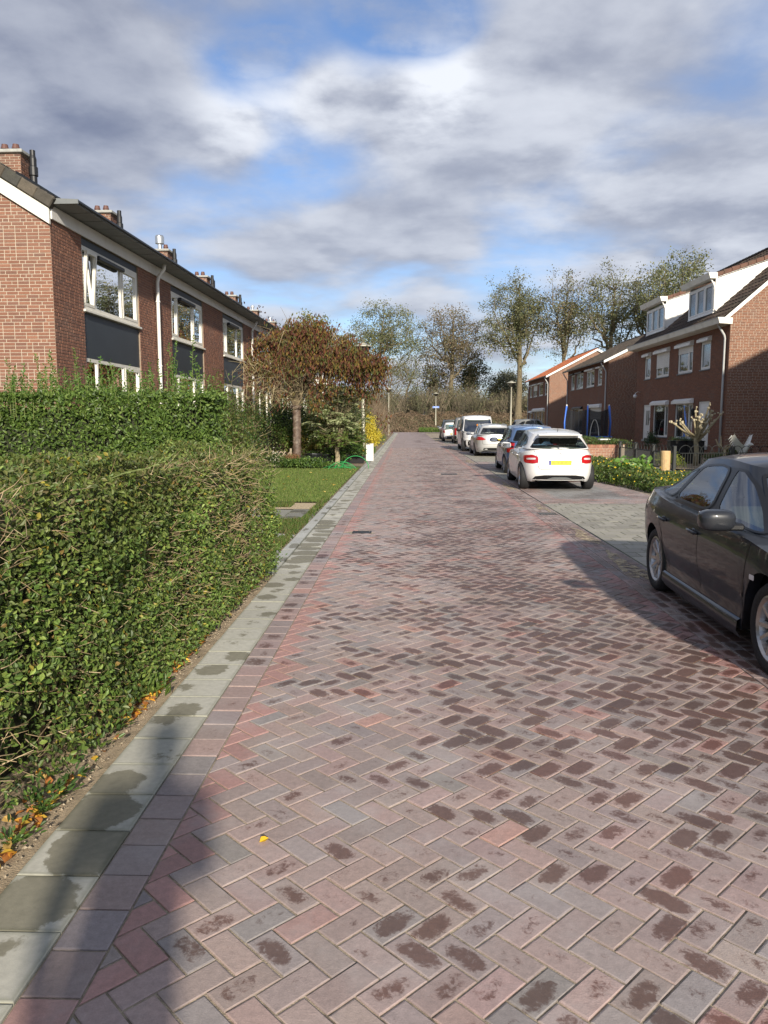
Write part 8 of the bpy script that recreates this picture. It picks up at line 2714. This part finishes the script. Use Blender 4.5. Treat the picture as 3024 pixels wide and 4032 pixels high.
# wheelie bin near second house
t = thing('wheelie_bin', 'dark green wheelie bin beside the second pair of houses', 'bin', (11.6, 61.5, 0))
q = MB(); q.extrude([(-.24, -.28, .05), (.24, -.28, .05), (.29, -.33, .95), (-.29, -.33, .95)], (0, .62, 0)); q.obj('body', pm('bin_green', (.02, .05, .03), .5), t)
q = MB(); q.bbox((-.31, -.36, .95), (.31, .33, 1.04), .03); q.obj('lid', pm('bin_lid', (.018, .042, .026), .5), t)
for sx in (-1, 1):
    q = MB(); q.tube([(sx * .28, .30, .1), (sx * .33, .30, .1)], .1, 14); q.obj('wheel', M['rubber'], t)
# trampoline with blue padded poles and black net
tr = thing('trampoline', 'round garden trampoline with blue padded poles and a dark safety net', 'trampoline', (10.85, 46.9, 0))
Rr = 1.42
th = np.arange(48) / 48 * 2 * math.pi
q = MB(); q.tube(np.stack([Rr * np.cos(th), Rr * np.sin(th), np.full(48, .62)], -1), .03, 8, closed=True); q.obj('ring', M['steel'], tr, smooth=True)
q = MB(); P_ = [np.stack([r_ * np.cos(th), r_ * np.sin(th), np.full(48, z_)], -1) for r_, z_ in ((Rr + .06, .64), (Rr + .02, .68), (Rr - .22, .68), (Rr - .25, .65))]; q.grid(np.stack(P_), wrap=True); q.obj('safety_pad', M['bluefoam'], tr)
q = MB(); q.poly(np.stack([(Rr - .24) * np.cos(th), (Rr - .24) * np.sin(th), np.full(48, .63)], -1)); q.obj('mat', M['black'], tr)
netm = bpy.data.materials.new('black_net'); netm.use_nodes = True
nn_ = netm.node_tree; pb = nn_.nodes['Principled BSDF']; pb.inputs['Base Color'].default_value = (.02, .02, .022, 1); pb.inputs['Roughness'].default_value = .8; pb.inputs['Alpha'].default_value = .66
for i in range(6):
    a = 2 * math.pi * i / 6 + .30
    c0, s0 = math.cos(a), math.sin(a)
    lo = np.array([Rr * c0, Rr * s0, 0]); 
    q = MB(); q.tube([lo, (Rr * 1.02 * c0, Rr * 1.02 * s0, .66), (Rr * 1.03 * c0, Rr * 1.03 * s0, .72)], .022, 8); q.obj('leg', M['steel'], tr)
    q = MB(); q.tube([(Rr * 1.05 * c0, Rr * 1.05 * s0, .66), (Rr * 1.08 * c0, Rr * 1.08 * s0, 1.5), (Rr * 1.0 * c0, Rr * 1.0 * s0, 2.48)], .038, 8); po = q.obj('pole', M['bluefoam'], tr, smooth=True)
    q = MB(); q.tube([(Rr * 1.0 * c0, Rr * 1.0 * s0, 2.48), (Rr * .99 * c0, Rr * .99 * s0, 2.56)], .03, 8); q.obj('pole_cap', M['white'], po)
    a2 = a + 2 * math.pi / 6
    u_ = np.linspace(0, 1, 9)[:, None]; v_ = np.linspace(0, 1, 6)[None, :]
    A0 = np.array([c0, s0]) * Rr * .96; A1 = np.array([math.cos(a2), math.sin(a2)]) * Rr * .96
    xx = A0[0] + (A1[0] - A0[0]) * u_ + 0 * v_; yy = A0[1] + (A1[1] - A0[1]) * u_ + 0 * v_
    zz = .68 + (1.62 - .16 * np.sin(u_ * math.pi)) * v_
    q = MB(); q.grid(np.stack([xx, yy, zz], -1)); q.obj('net', netm, tr, smooth=True)
tt = np.linspace(0, math.pi, 15)
q = MB(); q.tube(np.stack([.12 + .26 * np.cos(tt) * (1 - .25 * np.sin(tt)), np.full(15, -Rr * .93), .72 + .95 * np.sin(tt) ** .8], -1), .022, 6); q.obj('entrance_edge', M['cream'], tr)

# ---------------------------------------------------------------- the person taking the picture, standing behind the camera
def person(label, x, y, rz):
    t = thing('person', label, 'person', (x, y, 0), rz)
    J = {'pel': (0, 0, .95), 'sp': (0, .01, 1.15), 'ch': (0, .02, 1.34), 'nk': (0, .02, 1.47), 'hd': (0, .05, 1.57), 'ht': (0, .04, 1.68),
         'hl': (-.10, 0, .90), 'kl': (-.11, .02, .50), 'al': (-.12, -.02, .09), 'tl': (-.13, .14, .04), 'hr': (.10, 0, .90), 'kr': (.11, .02, .50), 'ar': (.12, -.02, .09), 'tr': (.13, .14, .04),
         'sl': (-.20, .02, 1.40), 'el': (-.25, .02, 1.12), 'wl': (-.22, .14, .90), 'pl': (-.20, .18, .83), 'sr': (.20, .02, 1.40), 'er': (.21, .06, 1.15), 'wr': (.08, .22, 1.27), 'pr': (.05, .27, 1.34)}
    Rd = {'pel': (.17, .12), 'sp': (.155, .11), 'ch': (.17, .115), 'nk': (.06, .06), 'hd': (.085, .10), 'ht': (.07, .08), 'hl': (.10, .10), 'kl': (.065, .065), 'al': (.045, .05), 'tl': (.045, .04), 'hr': (.10, .10), 'kr': (.065, .065), 'ar': (.045, .05), 'tr': (.045, .04),
          'sl': (.075, .075), 'el': (.052, .052), 'wl': (.036, .036), 'pl': (.04, .025), 'sr': (.075, .075), 'er': (.052, .052), 'wr': (.036, .036), 'pr': (.04, .025)}
    E_ = [('pel', 'sp'), ('sp', 'ch'), ('ch', 'nk'), ('nk', 'hd'), ('hd', 'ht'), ('pel', 'hl'), ('hl', 'kl'), ('kl', 'al'), ('al', 'tl'), ('pel', 'hr'), ('hr', 'kr'), ('kr', 'ar'), ('ar', 'tr'), ('ch', 'sl'), ('sl', 'el'), ('el', 'wl'), ('wl', 'pl'), ('ch', 'sr'), ('sr', 'er'), ('er', 'wr'), ('wr', 'pr')]
    for s, w in (('l', 'pl'), ('r', 'pr')):
        b0 = np.array(J[w]); sg = -1 if s == 'l' else 1
        up = np.array([0, .02, -.035]) if s == 'l' else np.array([-.01, .03, .03])
        for k, (ox, L) in enumerate(((-.028, 1.0), (-.010, 1.15), (.010, 1.08), (.028, .85))):
            k1, k2 = 'f%s%da' % (s, k), 'f%s%db' % (s, k)
            J[k1] = tuple(b0 + [ox, 0, 0] + up * L); J[k2] = tuple(b0 + [ox, .012, 0] + up * L * 1.75)
            Rd[k1] = (.009, .009); Rd[k2] = (.007, .007); E_ += [(w, k1), (k1, k2)]
        k1 = 'f%st' % s; J[k1] = tuple(b0 + [-sg * .045, .02, .005]); Rd[k1] = (.010, .010); E_.append((w, k1))
    names = list(J); ix = {k: i for i, k in enumerate(names)}
    me = bpy.data.meshes.new('body'); me.from_pydata([J[k] for k in names], [(ix[a], ix[b]) for a, b in E_], [])
    o = bpy.data.objects.new('body', me); C.objects.link(o)
    md = o.modifiers.new('s', 'SKIN'); sd_ = o.modifiers.new('d', 'SUBSURF'); sd_.levels = 2; sd_.render_levels = 2
    for i, k in enumerate(names):
        v = me.skin_vertices[0].data[i]; v.radius = Rd[k]; v.use_root = (k == 'pel')
    bpy.context.view_layer.update()
    em_ = bpy.data.meshes.new_from_object(o.evaluated_get(bpy.context.evaluated_depsgraph_get()))
    bpy.data.objects.remove(o)
    em_.materials.append(pm('dark_coat', (.03, .035, .05), .9, var=.2, vscale=10))
    o = bpy.data.objects.new('body', em_); C.objects.link(o); o.parent = t
    q = MB(); ellipsoid(q, (0, .045, 1.64), (.083, .105, .115), n=12, p=2.1); ellipsoid(q, (0, .155, 1.62), (.014, .022, .02), n=6)
    for s in (-1, 1):
        ellipsoid(q, (s * .085, .03, 1.63), (.012, .025, .035), n=6)
    hd_ = q.obj('head', pm('skin', (.45, .28, .20), .6), t, smooth=True)
    q = MB(); ellipsoid(q, (0, .02, 1.685), (.092, .11, .085), n=12, p=2.2); q.obj('hair', pm('hair', (.05, .035, .022), .8), hd_, smooth=True)
    for s in (-1, 1):
        q = MB(); ellipsoid(q, (s * .032, .142, 1.645), (.013, .008, .008), n=6); q.obj('eye', M['white'], hd_)
    q = MB(); q.bbox((-.025, .140, 1.575), (.025, .152, 1.583), .003); q.obj('mouth', pm('lips', (.40, .16, .14), .5), hd_)
    return t
pp_ = person('person in a dark coat standing in the road just behind the camera', -.28, -.40, rad(8))
pp_.scale = (1.05, 1.05, 1.08)
